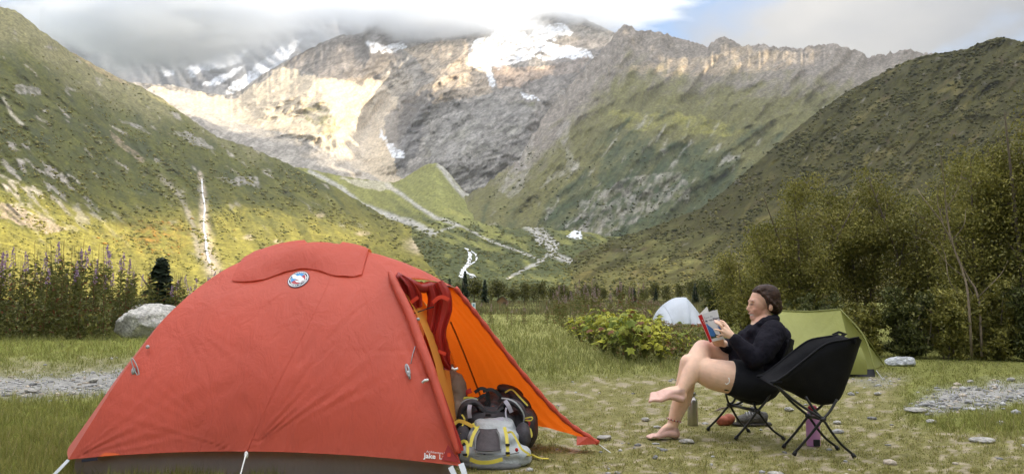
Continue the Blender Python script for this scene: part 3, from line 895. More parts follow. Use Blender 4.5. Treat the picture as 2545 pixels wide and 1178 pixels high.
def meadow():
    cols = np.arange(-420, 2980, 9.0)
    Yr = np.concatenate([np.geomspace(0.9, 3.2, 14)[:-1], 1900 / (np.arange(1340, 762, -3.0) - 745), np.geomspace(108, 900, 26)])
    PX, Y = np.meshgrid(cols, Yr)
    X = (PX - W / 2) / FPX * Y * 1.003
    PY = HZ + FPX * CAMH / Y
    g, s, lu, lo, w1, w2, worn = zones(PX, PY)
    grass = np.array((0.17, 0.175, 0.05)) * (1 + 0.35 * w1 + 0.25 * w2)[..., None]
    c = mixc(grass, (0.195, 0.215, 0.042), lu * 0.8)
    c = mixc(c, np.array((0.29, 0.285, 0.10)) * (1 + 0.3 * w2)[..., None], lo * 0.8)
    c = mixc(c, np.array((0.215, 0.185, 0.085)) * (1 + 0.4 * w2)[..., None], worn * 0.6)
    c = mixc(c, np.array((0.29, 0.245, 0.175)) * (1 + 0.3 * w2)[..., None], s * 0.85)
    c = mixc(c, np.array((0.29, 0.28, 0.265)) * (1 + 0.35 * w2)[..., None], g * 0.95)
    Z = gz(X, Y) - 0.5 * sstep(500, 900, Y)
    P = np.stack([X, Y, Z], -1)
    m, n = PX.shape
    idx = np.arange(m * n).reshape(m, n)
    F = np.stack([idx[:-1, :-1], idx[:-1, 1:], idx[1:, 1:], idx[1:, :-1]], -1).reshape(-1, 4)
    mt = mat('meadow_soil', (1, 1, 1), rough=0.97, attr='col', noise=0.35, nscale=9.0, bump=0.8, bscale=26.0, spec=0.1, coords='Object')
    tag(link('meadow', mkmesh('meadow', P.reshape(-1, 3), F, mt, True, np.clip(c.reshape(-1, 3), 0.01, 0.9))), kind='structure')
meadow()

M_leaf = mat('leaf', (1, 1, 1), rough=0.55, attr='col', trans=0.3, spec=0.25)
M_bark = mat('bark', (0.16, 0.125, 0.095), rough=0.9, noise=0.4, nscale=14, bump=0.6, bscale=40)

def blades(px, py, h, w, col, lean=0.5, zoff=0.0):
    """grass blades as slim triangles; px,py where they root"""
    n = len(px)
    Y = FPX * CAMH / (py - HZ)
    X = (px - W / 2) / FPX * Y
    Z = gz(X, Y) - 0.004
    an = RNG.uniform(0, 2 * np.pi, n)
    sx, sy = np.cos(an) * w / 2, np.sin(an) * w / 2
    ln = RNG.normal(0, lean, n) * h; la = RNG.uniform(0, 2 * np.pi, n)
    V = np.empty((n, 3, 3), np.float32)
    V[:, 0] = np.stack([X - sx, Y - sy, Z], -1)
    V[:, 1] = np.stack([X + sx, Y + sy, Z], -1)
    V[:, 2] = np.stack([X + np.cos(la) * ln, Y + np.sin(la) * ln, Z + h * np.clip(1 - 0.25 * np.abs(ln / h), 0.35, 1)], -1)
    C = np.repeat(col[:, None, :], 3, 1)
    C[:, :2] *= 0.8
    return V.reshape(-1, 3), C.reshape(-1, 3)

def grass():
    V, C = [], []
    # short turf, evenly dense over the picture
    n = 330000
    px = RNG.uniform(-120, 2680, n); py = 770 + (1230 - 770) * RNG.random(n) ** 0.9
    g, s, lu, lo, w1, w2, worn = zones(px, py)
    keep = RNG.random(n) < np.clip(1 - 0.96 * g - 0.85 * s - 0.25 * worn + 0.35 * (w2 < -0.2), 0.02, 1)
    px, py, g, s, lu, lo, w1, w2, worn = (a[keep] for a in (px, py, g, s, lu, lo, w1, w2, worn))
    n = len(px)
    Y = FPX * CAMH / (py - HZ)
    tuft = np.clip(1 + 1.7 * N(px, py * 2.2, 30, 30, 0, 431, 3), 0.25, 2.8)
    h = (0.022 + 0.02 * RNG.random(n)) * (1 + 1.0 * lu + 0.9 * lo) * tuft * (1 - 0.45 * worn)
    h *= 1 + 1.3 * sstep(9, 25, Y)
    w = 0.0028 + 0.00055 * Y
    t = RNG.random(n)
    col = lerp((0.18, 0.205, 0.042), (0.37, 0.335, 0.11), np.clip(t * 0.75 + 0.22 * w1 + 0.25 * worn, 0, 1))
    col = col * (1 + 0.1 * lu[:, None]) * RNG.uniform(0.7, 1.25, (n, 1))
    col[RNG.random(n) < 0.05 + 0.12 * worn] = (0.40, 0.33, 0.17)
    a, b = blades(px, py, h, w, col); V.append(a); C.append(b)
    # ragged long grass on the bank behind the red tent and along the thickets
    n = 70000
    px = RNG.uniform(-100, 1800, n); py = RNG.uniform(770, 925, n)
    lo = zones(px, py)[3]
    edge = inpoly(px, py, [(-300, 815), (520, 800), (520, 845), (-300, 850)]) | inpoly(px, py, [(1180, 762), (1780, 762), (1740, 830), (1180, 800)])
    keep = (RNG.random(n) < 0.5 * lo) | edge
    px, py = px[keep], py[keep]; n = len(px)
    Y = FPX * CAMH / (py - HZ)
    h = RNG.uniform(0.06, 0.17, n) * np.clip(1 + N(px, py * 2, 60, 50, 0, 433, 3), 0.3, 2)
    col = lerp((0.17, 0.205, 0.052), (0.38, 0.365, 0.15), RNG.random(n)) * RNG.uniform(0.75, 1.2, (n, 1))
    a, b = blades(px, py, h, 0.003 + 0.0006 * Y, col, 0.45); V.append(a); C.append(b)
    # standing tall weeds and grass farther out, up to the wood
    n = 60000
    px = RNG.uniform(-100, 2000, n); py = 746.5 + 36 * RNG.random(n) ** 1.6
    keep = (px > 1100) | (px < 700)
    px, py = px[keep], py[keep]; n = len(px)
    Y = FPX * CAMH / (py - HZ)
    ht = np.clip(0.55 + 0.9 * N(px, py, 70, 20, 0, 437, 3), 0.15, 1.5) * RNG.uniform(0.5, 1.1, n)
    ht *= np.where(Y > 80, 1.4, 1.0)
    col = lerp((0.10, 0.115, 0.04), (0.30, 0.26, 0.13), np.clip(RNG.random(n) + 0.5 * N(px, py, 40, 10, 0, 438), 0, 1)) * RNG.uniform(0.7, 1.2, (n, 1))
    col[RNG.random(n) < 0.05] = (0.2, 0.07, 0.04)
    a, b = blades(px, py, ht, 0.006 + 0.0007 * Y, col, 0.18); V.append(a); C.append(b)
    V = np.concatenate(V); C = np.concatenate(C)
    F = np.arange(len(V)).reshape(-1, 3)
    o = link('grass', mkmesh('grass', V, F, M_leaf, False, C))
    tag(o, 'short green and straw coloured grass covering the meadow', 'grass', kind='stuff')
grass()

# ---- stones
_ico = None
def ico(sub=0):
    global _ico
    if _ico is None:
        _ico = {}
    if sub not in _ico:
        import bmesh
        bm = bmesh.new(); bmesh.ops.create_icosphere(bm, subdivisions=sub + 1, radius=1.0)
        V = np.array([v.co[:] for v in bm.verts]); F = np.array([[v.index for v in f.verts] for f in bm.faces]); bm.free()
        _ico[sub] = (V, F)
        _ico[-1] = (np.array([(1, 0, 0), (-1, 0, 0), (0, 1, 0), (0, -1, 0), (0, 0, 1), (0, 0, -1)], float), np.array([(0, 2, 4), (2, 1, 4), (1, 3, 4), (3, 0, 4), (2, 0, 5), (1, 2, 5), (3, 1, 5), (0, 3, 5)]))
    return _ico[sub]

def scatter_blobs(name, P, S, C, mt, sub=0, jitter=0.25, label=None, cat=None, smooth=False):
    """many small lumps as one mesh; P centres, S (n,3) radii, C colours"""
    V0, F0 = ico(sub)
    n = len(P); k = len(V0)
    V = V0[None] * (1 + jitter * RNG.normal(size=(n, k, 1))) * np.asarray(S)[:, None, :]
    an = RNG.uniform(0, 2 * np.pi, n); ca, sa = np.cos(an)[:, None], np.sin(an)[:, None]
    V = np.stack([V[..., 0] * ca - V[..., 1] * sa, V[..., 0] * sa + V[..., 1] * ca, V[..., 2]], -1) + P[:, None, :]
    F = (F0[None] + (np.arange(n) * k)[:, None, None]).reshape(-1, 3)
    Cc = np.repeat(C[:, None, :], k, 1)
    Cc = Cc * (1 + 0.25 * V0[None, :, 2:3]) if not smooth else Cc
    o = link(name, mkmesh(name, V.reshape(-1, 3), F, mt, smooth, Cc.reshape(-1, 3)))
    return tag(o, label, cat, kind='stuff')

M_stone = mat('stone', (1, 1, 1), rough=0.9, attr='col', noise=0.45, nscale=14, bump=0.9, bscale=16, spec=0.2)
def gravel():
    n = 26000
    px = RNG.uniform(-60, 2640, n); py = RNG.uniform(880, 1185, n)
    g, s, lu, lo, w1, w2, worn = zones(px, py)
    p = 0.8 * g + 0.03 * s + 0.003 * worn
    k = RNG.random(n) < p
    px, py, g = px[k], py[k], g[k]; n = len(px)
    Y = FPX * CAMH / (py - HZ); X = (px - W / 2) / FPX * Y
    r = RNG.lognormal(-4.25, 0.45, n).clip(0.006, 0.05)
    S = np.stack([r * RNG.uniform(0.8, 1.5, n), r * RNG.uniform(0.8, 1.3, n), r * RNG.uniform(0.4, 0.75, n)], -1)
    t = RNG.random((n, 1))
    C = np.array((0.31, 0.305, 0.30)) * (0.5 + 0.8 * t)
    C[RNG.random(n) < 0.2] = (0.42, 0.36, 0.29)
    scatter_blobs('gravel', np.stack([X, Y, gz(X, Y) + 0.3 * S[:, 2]], -1), S, C, M_stone, 0, 0.14, 'loose pale grey gravel of the worn tracks', 'gravel')
gravel()

def rock_mesh(name, r, seed, sub=3, rough=0.18, flat=0.0, tint=(0.36, 0.345, 0.33), facets=True):
    V, F = ico(sub)
    V = V.copy()
    d = 1 + rough * fbm(V * 1.3, 5, seed, 0.6) * 2
    V = V * d[:, None]
    if facets:
        rg = np.random.default_rng(seed)
        for _ in range(9):
            nrm = rg.normal(size=3); nrm /= np.linalg.norm(nrm)
            h = rg.uniform(0.62, 0.9)
            dd = V @ nrm
            V = V - nrm * np.clip(dd - h, 0, None)[:, None] * 0.85
    V = V * np.asarray(r)
    n = fbm(V * 5 / max(r), 4, seed + 3)
    n2 = fbm(V * 16 / max(r), 3, seed + 5)
    C = np.array(tint) * (1.1 + 0.8 * n + 0.7 * n2)[:, None]
    C = mixc(C, (0.17, 0.165, 0.10), sstep(0.15, 0.4, fbm(V * 3.2 / max(r), 3, seed + 9)) * 0.5)
    return mkmesh(name, V, F, M_stone, True, np.clip(C, 0.02, 0.8))

def rock(name, px, base_py, wpx, hpx, seed, label, cat='rock', group=None, sub=3, depth=0.8, tint=(0.36, 0.345, 0.33), Y=None, zb=None, sink=0.2):
    Y = Y or FPX * CAMH / (base_py - HZ)
    k = Y / FPX
    r = np.array([wpx / 2 * k, wpx / 2 * k * depth, hpx / 2 * k / (1 - sink / 2)])
    x = (px - W / 2) * k
    z0 = (float(gz(x, Y)) if zb is None else zb)
    o = link(name, rock_mesh(name, r, seed, sub, tint=tint), None, (x, Y + r[1] * 0.4, z0 + r[2] * (1 - sink)))
    return tag(o, label, cat, group)

rock('boulder', 372, 838, 178, 78, 5, 'large grey boulder beside the left edge of the red tent', 'boulder', depth=0.9, sub=4, tint=(0.46, 0.44, 0.41), sink=0.8)
rock('boulder', 352, 775, 100, 62, 8, 'rounded boulder half hidden among fireweed behind the larger boulder', 'boulder', Y=25.5, sink=0.7, sub=4, tint=(0.42, 0.40, 0.37))
rock('stone', 382, 785, 20, 14, 12, 'small white stone lying on top of the large grey boulder', 'stone', Y=21.0, zb=0.66, sub=2, tint=(0.6, 0.6, 0.6), sink=0.1)
rock('boulder', 22, 770, 60, 34, 22, 'pale low boulder in the fireweed at the far left edge', 'boulder', Y=27)
rock('flat_rock', 2236, 908, 76, 24, 15, 'flat pale grey rock lying right of the green tent', 'rock', depth=0.6, tint=(0.42, 0.43, 0.45))
for i, (a, b, w_, h_, lab) in enumerate([
        (1953, 1018, 24, 12, 'white stone on the grass between the two camp chairs'),
        (1500, 1086, 44, 12, 'flat pale stone by the tip of the orange vestibule'),
        (2425, 1092, 58, 13, 'flat pale stone in the grass at the right edge'),
        (2262, 1020, 60, 12, 'long white stone at the near tip of the right gravel patch'),
        (1622, 1132, 16, 10, 'small dark stone in front of the bare foot'),
        (2170, 978, 18, 9, 'small white stone behind the empty camp chair'),
        (2470, 1050, 20, 11, 'small grey stone in the lush grass at the right'),
        (1600, 1040, 24, 10, 'small pale stone left of the bare foot'),
        (1915, 1172, 40, 11, 'rounded pale stone at the bottom edge below the chairs'),
        (2070, 1048, 22, 9, 'small pale stone just right of the empty camp chair'),
        (2300, 1044, 26, 9, 'small pale stone below the right gravel patch'),
        (1700, 1094, 40, 10, 'flat pale stone in front of the seated person'),
        (1830, 1003, 20, 9, 'small pale stone right of the steel bottle'),
        (240, 948, 30, 12, 'pale stone in the gravel track by the red tent'),
        (90, 972, 34, 12, 'pale stone in the gravel track near the left edge'),
        (2400, 948, 16, 8, 'small stone at the back of the right gravel patch'),
        (2500, 944, 20, 10, 'pale stone at the back right of the gravel patch')]):
    rock('stone', a, b, w_, h_, 40 + i, lab, 'stone', sub=2, tint=(0.14, 0.14, 0.15) if 'dark' in lab else (0.31, 0.295, 0.27))
# ------------------------------------------------------------------ vegetation
def leaf_mesh(P, Nn, L, Wd, C, fold=0.25):
    """pointed leaves: P centres, Nn facing normals, L lengths, Wd widths -> V,F,C (two triangles each)"""
    n = len(P)
    a = RNG.normal(size=(n, 3))
    ax = np.cross(Nn, a); ax /= np.linalg.norm(ax, axis=1)[:, None] + 1e-9
    bx = np.cross(Nn, ax)
    L = np.broadcast_to(L, (n,))[:, None]; Wd = np.broadcast_to(Wd, (n,))[:, None]
    V = np.stack([P - ax * L / 2, P + bx * Wd / 2 + Nn * Wd * fold, P + ax * L / 2, P - bx * Wd / 2 + Nn * Wd * fold], 1)
    i = np.arange(n)[:, None] * 4
    F = np.concatenate([i + np.array([[0, 1, 2]]), i + np.array([[0, 2, 3]])], 0)
    return V.reshape(-1, 3), F, np.repeat(C[:, None, :], 4, 1).reshape(-1, 3)

def unit(n):
    v = RNG.normal(size=(n, 3))
    return v / np.linalg.norm(v, axis=1)[:, None]

def stem_tubes(paths, radii, seg=5):
    m = MB()
    for p, r in zip(paths, radii):
        m.tube(p, r, seg, cap=False)
    return m

def shrub_tree(name, px, Y, top_py, rpx, label, cat, nleaf=9000, seed=0, tone=0, stems=6, leaf=0.06, low=0.12, group=None, bare=False):
    """many-stemmed broadleaf: trunk part with limbs, crown part of separate leaves in clumps along the twigs"""
    rg = np.random.default_rng(seed)
    x = (px - W / 2) / FPX * Y
    h = (CAMH + (HZ - top_py) / FPX * Y) * (1.1 if top_py < 600 else 1.0)
    R = rpx / FPX * Y
    base = np.array([x, Y, float(gz(x, Y))])
    root = empty(name, base, label, cat, group)
    paths, radii, clump = [], [], []
    for s in range(stems):
        an = 2 * np.pi * (s + rg.uniform(-.3, .3)) / stems
        spread = R * rg.uniform(0.25, 0.85)
        hh = h * rg.uniform(0.72, 0.97) * (1 - 0.25 * (spread / R) ** 2)
        b0 = base + np.array([math.cos(an), math.sin(an), 0]) * 0.08 - np.array([0, 0, 0.05])
        mid = base + np.array([math.cos(an) * spread * 0.45, math.sin(an) * spread * 0.45, hh * 0.5]) + rg.normal(0, 0.08, 3)
        end = base + np.array([math.cos(an) * spread, math.sin(an) * spread, hh])
        p = spline([b0, mid, end], 9)
        paths.append(p); radii.append(np.linspace(0.045, 0.008, 9) * h / 4)
        for k in range(13):
            t = rg.uniform(low + 0.05, 1.0)
            o = p[min(int(t * 8), 8)]
            dirv = np.array([rg.normal(), rg.normal(), rg.uniform(0.0, 1.2)]); dirv /= np.linalg.norm(dirv)
            ln = R * rg.uniform(0.25, 0.6) * (1.15 - 0.5 * t)
            e = o + dirv * ln
            tw = spline([o, o + dirv * ln * 0.55 + rg.normal(0, 0.05, 3), e], 5)
            paths.append(tw); radii.append(np.linspace(0.012, 0.004, 5) * h / 4)
            for q in range(5):
                clump.append(tw[1 + q % 4] + rg.normal(0, 0.10 * h / 4, 3))
            clump.append(e)
    stem_tubes(paths, radii).build('trunk', M_bark, root, True)
    clump = np.array(clump)
    per = max(4, int(nleaf / len(clump)))
    wts = np.repeat(np.arange(len(clump)), per)
    P = clump[wts] + RNG.normal(0, 1, (len(wts), 3)) * np.array([0.125, 0.125, 0.10]) * h / 4
    P = P[P[:, 2] > base[2] + 0.03]
    n = len(P)
    ct = RNG.normal(0, 0.16, len(clump))
    tones = [((0.11, 0.112, 0.022), (0.32, 0.285, 0.07)), ((0.14, 0.14, 0.027), (0.40, 0.355, 0.095)), ((0.05, 0.06, 0.016), (0.15, 0.155, 0.045)), ((0.12, 0.13, 0.06), (0.26, 0.26, 0.14))][tone]
    C = lerp(tones[0], tones[1], np.clip(RNG.random(n) * 0.8 + ct[wts[:n]], 0, 1)) * RNG.uniform(0.75, 1.2, (n, 1))
    V, F, C = leaf_mesh(P, unit(n), RNG.uniform(0.8, 1.35, n) * leaf, RNG.uniform(0.4, 0.62, n) * leaf, C)
    link('crown', mkmesh('crown', V - base, F, M_leaf, False, C), root)
    return root

TR = 'broadleaf trees behind the green tent'
for i, (px, Y, tp, rp, lab, nl, tone, stems) in enumerate([
        (1985, 17.0, 440, 190, 'olive green willow-like tree above the head of the reader', 30000, 1, 7),
        (1850, 19.0, 575, 120, 'low rounded tree at the left end of the thicket', 13000, 1, 6),
        (2140, 17.5, 452, 150, 'slender topped tree rising behind the green tent', 22000, 0, 6),
        (2300, 16.5, 395, 170, 'dense tree left of the bare pale stems', 26000, 0, 6),
        (2440, 14.5, 330, 160, 'tall yellowish tree behind the bare pale stems', 27000, 1, 6),
        (2560, 14.0, 190, 150, 'tallest tree at the right edge of the frame', 28000, 0, 7),
        (2690, 15.0, 330, 150, 'tree just past the right edge of the thicket', 7000, 0, 5)]):
    shrub_tree('broadleaf_tree', px, Y, tp, rp, lab, 'tree', nl, 100 + i, tone, stems, group=TR)
for i, (px, Y, tp, rp, lab) in enumerate([
        (1790, 21, 655, 70, 'small bush at the far left of the thicket behind the white tent'),
        (1900, 15.2, 740, 90, 'dark bush directly behind the seated person'),
        (2020, 14.6, 720, 90, 'dark leafy bush behind the ridge of the green tent'),
        (2130, 13.6, 735, 90, 'dark leafy bush at the right shoulder of the green tent'),
        (2240, 13.4, 700, 90, 'dark leafy bush above the flat pale rock'),
        (2350, 13.2, 690, 90, 'dark undergrowth bush at the foot of the bare stems'),
        (2460, 13.0, 690, 95, 'dark undergrowth bush right of the bare stems'),
        (2565, 12.6, 670, 90, 'dark undergrowth bush at the right frame edge')]):
    shrub_tree('bush', px, Y, tp, rp, lab, 'bush', 6500, 200 + i, (2, 0, 2, 0, 2, 1, 0, 2)[i], 5, leaf=0.07, low=0.0, group='dark bushes under the trees')

# bare pale stems in the thicket
def bare_tree():
    Y = 12.8
    root = empty('bare_tree', at(2412, 880, Y) * [1, 1, 0], 'tree with bare pale grey stems in front of the thicket', 'tree')
    paths = [[(2415, 885), (2408, 760), (2398, 690), (2365, 600), (2352, 520), (2345, 440), (2335, 380)], [(2440, 885), (2432, 740), (2405, 690), (2380, 640), (2345, 560), (2300, 500), (2280, 470)],
             [(2430, 740), (2470, 700), (2492, 675), (2505, 648)], [(2398, 690), (2350, 650), (2310, 600), (2270, 590)], [(2352, 520), (2380, 470), (2392, 420)], [(2365, 600), (2395, 560), (2400, 520)],
             [(2345, 560), (2330, 500), (2335, 450)], [(2440, 740), (2470, 735), (2500, 770), (2510, 800)], [(2300, 880), (2315, 800), (2305, 740)], [(2360, 870), (2330, 790), (2290, 760)], [(2408, 760), (2360, 700), (2345, 620), (2290, 540), (2260, 520)]]
    m = MB()
    rg = np.random.default_rng(5)
    for k, p in enumerate(paths):
        P = np.array([at(a, b, Y + 0.1 * rg.normal() + 0.05 * k) for a, b in p])
        P[:, 2] = np.maximum(P[:, 2], 0.0)
        q = spline(P, 14)
        r0 = 0.021 if k < 2 else 0.009
        m.tube(q, np.linspace(r0, r0 * 0.3, 14), 6)
    m.build('trunk', mat('pale_bark', (0.20, 0.155, 0.11), rough=0.9, noise=0.35, nscale=12), root, True)
    # sparse leaves on the twig ends
    ends = np.array([at(p[-1][0], p[-1][1], Y) for p in paths])
    P = ends[RNG.integers(0, len(ends), 500)] + RNG.normal(0, 0.22, (500, 3))
    P = P[P[:, 2] > 0.3]
    C = lerp((0.12, 0.12, 0.035), (0.26, 0.24, 0.08), RNG.random(len(P)))
    V, F, C = leaf_mesh(P, unit(len(P)), 0.06, 0.03, C)
    link('crown', mkmesh('crown', V - rootloc(root), F, M_leaf, False, C), root)
bare_tree()

# ---- fireweed
def fireweed_parts(seed, h, flower, faded=False):
    rg = np.random.default_rng(seed)
    bend = rg.normal(0, 0.06, 2) * h
    st = spline([(0, 0, -0.02), (bend[0] * 0.3, bend[1] * 0.3, h * 0.5), (bend[0], bend[1], h)], 7)
    mb = MB(); sc = (0.17, 0.06, 0.04) if rg.random() < 0.4 else (0.13, 0.12, 0.05)
    mb.tube(st, np.linspace(0.007, 0.003, 7), 4, cap=False, col=sc)
    V1, F1, C1 = mb.arrays()
    F1 = [tuple(f) for f in F1]
    n = int(64 * h)
    t = rg.uniform(0.04, 0.8, n)
    P = np.stack([np.interp(t * h, st[:, 2], st[:, k]) for k in range(2)] + [t * h], -1)
    an = rg.uniform(0, 2 * np.pi, n)
    ln = rg.uniform(0.10, 0.19, n) * (1.15 - 0.5 * t)
    d = np.stack([np.cos(an), np.sin(an), rg.uniform(-0.1, 0.75, n)], -1)
    side = np.stack([-np.sin(an), np.cos(an), np.zeros(n)], -1)
    w = 0.018
    V = np.stack([P, P + d * ln[:, None] * 0.5 + side * w, P + d * ln[:, None] - [0, 0, 0.03], P + d * ln[:, None] * 0.5 - side * w], 1).reshape(-1, 3)
    i = np.arange(n)[:, None] * 4 + len(V1)
    F2 = np.concatenate([i + np.array([[0, 1, 2]]), i + np.array([[0, 2, 3]])]).tolist()
    C = lerp((0.085, 0.10, 0.03), (0.23, 0.225, 0.075), rg.random(n))
    red = rg.random(n) < (0.07 if not faded else 0.1)
    C[red] = (0.22, 0.07, 0.035)
    fol = mkmesh('foliage', np.concatenate([V1, V]), F1 + [tuple(f) for f in F2], M_leaf, False, np.concatenate([C1, np.repeat(C[:, None], 4, 1).reshape(-1, 3)]))
    fl = None
    if flower:
        n = 42
        t = rg.uniform(0.80, 1.02, n)
        rr = 0.04 * (1.1 - (t - 0.80) / 0.24) + 0.005
        an = rg.uniform(0, 2 * np.pi, n)
        P = np.stack([np.interp(t * h, st[:, 2], st[:, 0]) + rr * np.cos(an), np.interp(t * h, st[:, 2], st[:, 1]) + rr * np.sin(an), t * h], -1)
        C = lerp((0.36, 0.20, 0.40), (0.56, 0.40, 0.60), rg.random(n)) if not faded else lerp((0.24, 0.16, 0.15), (0.42, 0.33, 0.31), rg.random(n))
        nn = rg.normal(size=(n, 3)); nn /= np.linalg.norm(nn, axis=1)[:, None]
        V, F, C = leaf_mesh(P, nn, 0.035, 0.028, C)
        fl = mkmesh('flower_spike', V, F, mat('petal', (1, 1, 1), rough=0.6, attr='col', trans=0.35), False, C)
    return fol, fl

FW = [fireweed_parts(300 + k, 1.0, k % 3 == 0) for k in range(6)]
FWF = [fireweed_parts(330 + k, 1.0, True, True) for k in range(4)]
def fireweed(px, Y, h, var, kinds, label, group, flat_z=None):
    x = (px - W / 2) / FPX * Y
    fol, fl = kinds[var % len(kinds)]
    root = empty('fireweed', (x, Y, float(gz(x, Y))), label, 'wildflower', group)
    root.scale = (0.75 + 0.25 * h, 0.75 + 0.25 * h, h)
    root.rotation_euler = (0, 0, random.uniform(0, 6.28))
    link('foliage', fol, root)
    if fl:
        link('flower_spike', fl, root)['kind'] = 'stuff'
for k in range(230):
    px = random.uniform(-60, 700) if k > 40 else random.uniform(-60, 330)
    Y = random.uniform(19.5, 27)
    tall = np.interp(px, [-60, 0, 120, 200, 300, 420, 520, 700], [2.4, 2.45, 2.7, 2.75, 2.45, 2.2, 1.9, 1.6])
    h = tall * random.uniform(0.62, 1.0) * (Y / 21) ** 0.4
    if 270 < px < 470 and Y < 22.8:
        Y = random.uniform(23.5, 28)
    where = 'at the far left of the thicket' if px < 90 else 'in the middle of the left thicket' if px < 270 else 'behind the two boulders' if px < 470 else 'showing over the slope of the red tent'
    look = 'tall fireweed with a purple flower spike' if k % 3 == 0 else 'leafy fireweed stem without flowers'
    fireweed(px, Y, h, k, FW, look + ' ' + where, 'fireweed thicket on the left')
for k in range(70):
    px = random.choice([random.uniform(1370, 1600), random.uniform(1190, 1760)])
    Y = random.uniform(26, 42)
    h = (1.45 if 1370 < px < 1600 else 0.85) * random.uniform(0.6, 1.1) * Y / 30
    if 1600 < px < 1760 and Y < 31:
        Y = random.uniform(32, 44); h = 0.8
    where = 'in the tall patch above the weedy clump' if 1370 < px < 1600 else 'near the notice sign and hut' if px <= 1370 else 'in the meadow beyond the white tent'
    fireweed(px, Y, h, k, FWF, 'faded pinkish fireweed gone to seed ' + where, 'faded fireweed in the middle distance')

# undergrowth below the fireweed
def undergrowth():
    n = 26000
    px = RNG.uniform(-90, 640, n); Y = RNG.uniform(19.2, 27, n)
    bad = (px > 280) & (px < 470) & (Y < 23)
    px, Y = px[~bad], Y[~bad]; n = len(px)
    x = (px - W / 2) / FPX * Y
    z = RNG.random(n) ** 1.5 * 1.1 * np.clip(0.8 + 0.8 * N(px, Y * 20, 60, 60, 0, 451, 3), 0.2, 1.3) * np.interp(px, [-90, 350, 640], [1.2, 0.9, 0.55])
    C = lerp((0.075, 0.085, 0.022), (0.22, 0.21, 0.06), RNG.random(n)) * RNG.uniform(0.7, 1.2, (n, 1))
    C[RNG.random(n) < 0.05] = (0.17, 0.05, 0.03)
    V, F, C = leaf_mesh(np.stack([x, Y, z + gz(x, Y)], -1), unit(n), RNG.uniform(0.07, 0.15, n), RNG.uniform(0.03, 0.06, n), C)
    tag(link('undergrowth', mkmesh('undergrowth', V, F, M_leaf, False, C)), 'dense green undergrowth at the foot of the fireweed', 'undergrowth', kind='stuff')
undergrowth()

# ---- broad-leaved yellow-green plants with dried umbels
def lobed_leaf(size, rg):
    k = 11
    an = np.linspace(-2.5, 2.5, k)
    r = size * np.where(np.arange(k) % 2 == 0, 1.0, 0.6) * (1 - 0.12 * np.abs(an))
    P = np.stack([np.sin(an) * r, np.cos(an) * r, -0.25 * r * r / size], -1)
    return np.concatenate([[[0, 0, 0.02]], P]), [(0, i + 1, i + 2) for i in range(k - 1)]
def broadleaf_plant(seed, h, nl, size, dried, yellow):
    rg = np.random.default_rng(seed)
    fol = MB(); um = MB()
    for i in range(nl):
        an = rg.uniform(0, 6.28); rr = rg.uniform(0.05, 0.38) * h; z = h * rg.uniform(0.25, 1.0)
        tip = np.array([math.cos(an) * rr, math.sin(an) * rr, z])
        V, F = lobed_leaf(size * rg.uniform(0.6, 1.15), rg)
        rot = Matrix.Rotation(an - math.pi / 2, 3, 'Z') @ Matrix.Rotation(rg.uniform(-0.9, 0.3), 3, 'X') @ Matrix.Rotation(rg.uniform(-0.4, 0.4), 3, 'Y')
        t = np.clip(rg.random() * 0.7 + yellow, 0, 1)
        c = lerp((0.13, 0.19, 0.03), (0.50, 0.48, 0.06), t) * rg.uniform(0.75, 1.15)
        if rg.random() < 0.08: c = np.array((0.2, 0.09, 0.04))
        fol.add(V @ np.array(rot).T + tip, F, c)
        fol.tube([(0, 0, 0), tip * [0.4, 0.4, 0.6], tip], 0.004, 3, False, (0.14, 0.15, 0.05))
    for i in range(dried):
        an = rg.uniform(0, 6.28); rr = rg.uniform(0.05, 0.3) * h; z = h * rg.uniform(0.95, 1.25)
        tip = np.array([math.cos(an) * rr, math.sin(an) * rr, z])
        um.tube([(0, 0, 0), tip * [0.5, 0.5, 0.7], tip], 0.005, 4, False, (0.22, 0.15, 0.09))
        for k in range(12):
            a2 = rg.uniform(0, 6.28); e = tip + np.array([math.cos(a2) * 0.09 * rg.uniform(.4, 1), math.sin(a2) * 0.09 * rg.uniform(.4, 1), 0.05 * rg.uniform(0, 1)])
            um.tube([tip, e], 0.002, 3, False, (0.24, 0.17, 0.11))
            um.ell(e, (0.018, 0.018, 0.008), nu=5, nv=3, col=np.array((0.30, 0.22, 0.15)) * rg.uniform(0.7, 1.2))
    f = fol.arrays(); u = um.arrays() if dried else None
    return mkmesh('foliage', f[0], f[1], M_leaf, False, f[2]), (mkmesh('dried_umbel', u[0], u[1], M_leaf, False, u[2]) if u else None)
BP = [broadleaf_plant(500 + k, 0.62, 46, 0.10, (0, 2, 1, 3)[k % 4], (0.1, 0.35, 0.55, 0.2, 0.0, 0.45)[k]) for k in range(6)]
spots = [(1560, 903), (1600, 898), (1640, 905), (1675, 890), (1530, 890), (1500, 878), (1580, 880), (1620, 872), (1660, 866), (1695, 875), (1470, 862), (1520, 858), (1560, 852), (1600, 850), (1640, 846), (1680, 845), (1710, 852), (1440, 848), (1490, 840), (1540, 836), (1590, 832), (1640, 828), (1690, 828), (1420, 834), (1465, 826), (1735, 880), (1545, 872), (1610, 888), (1575, 842), (1655, 836), (1450, 840)]
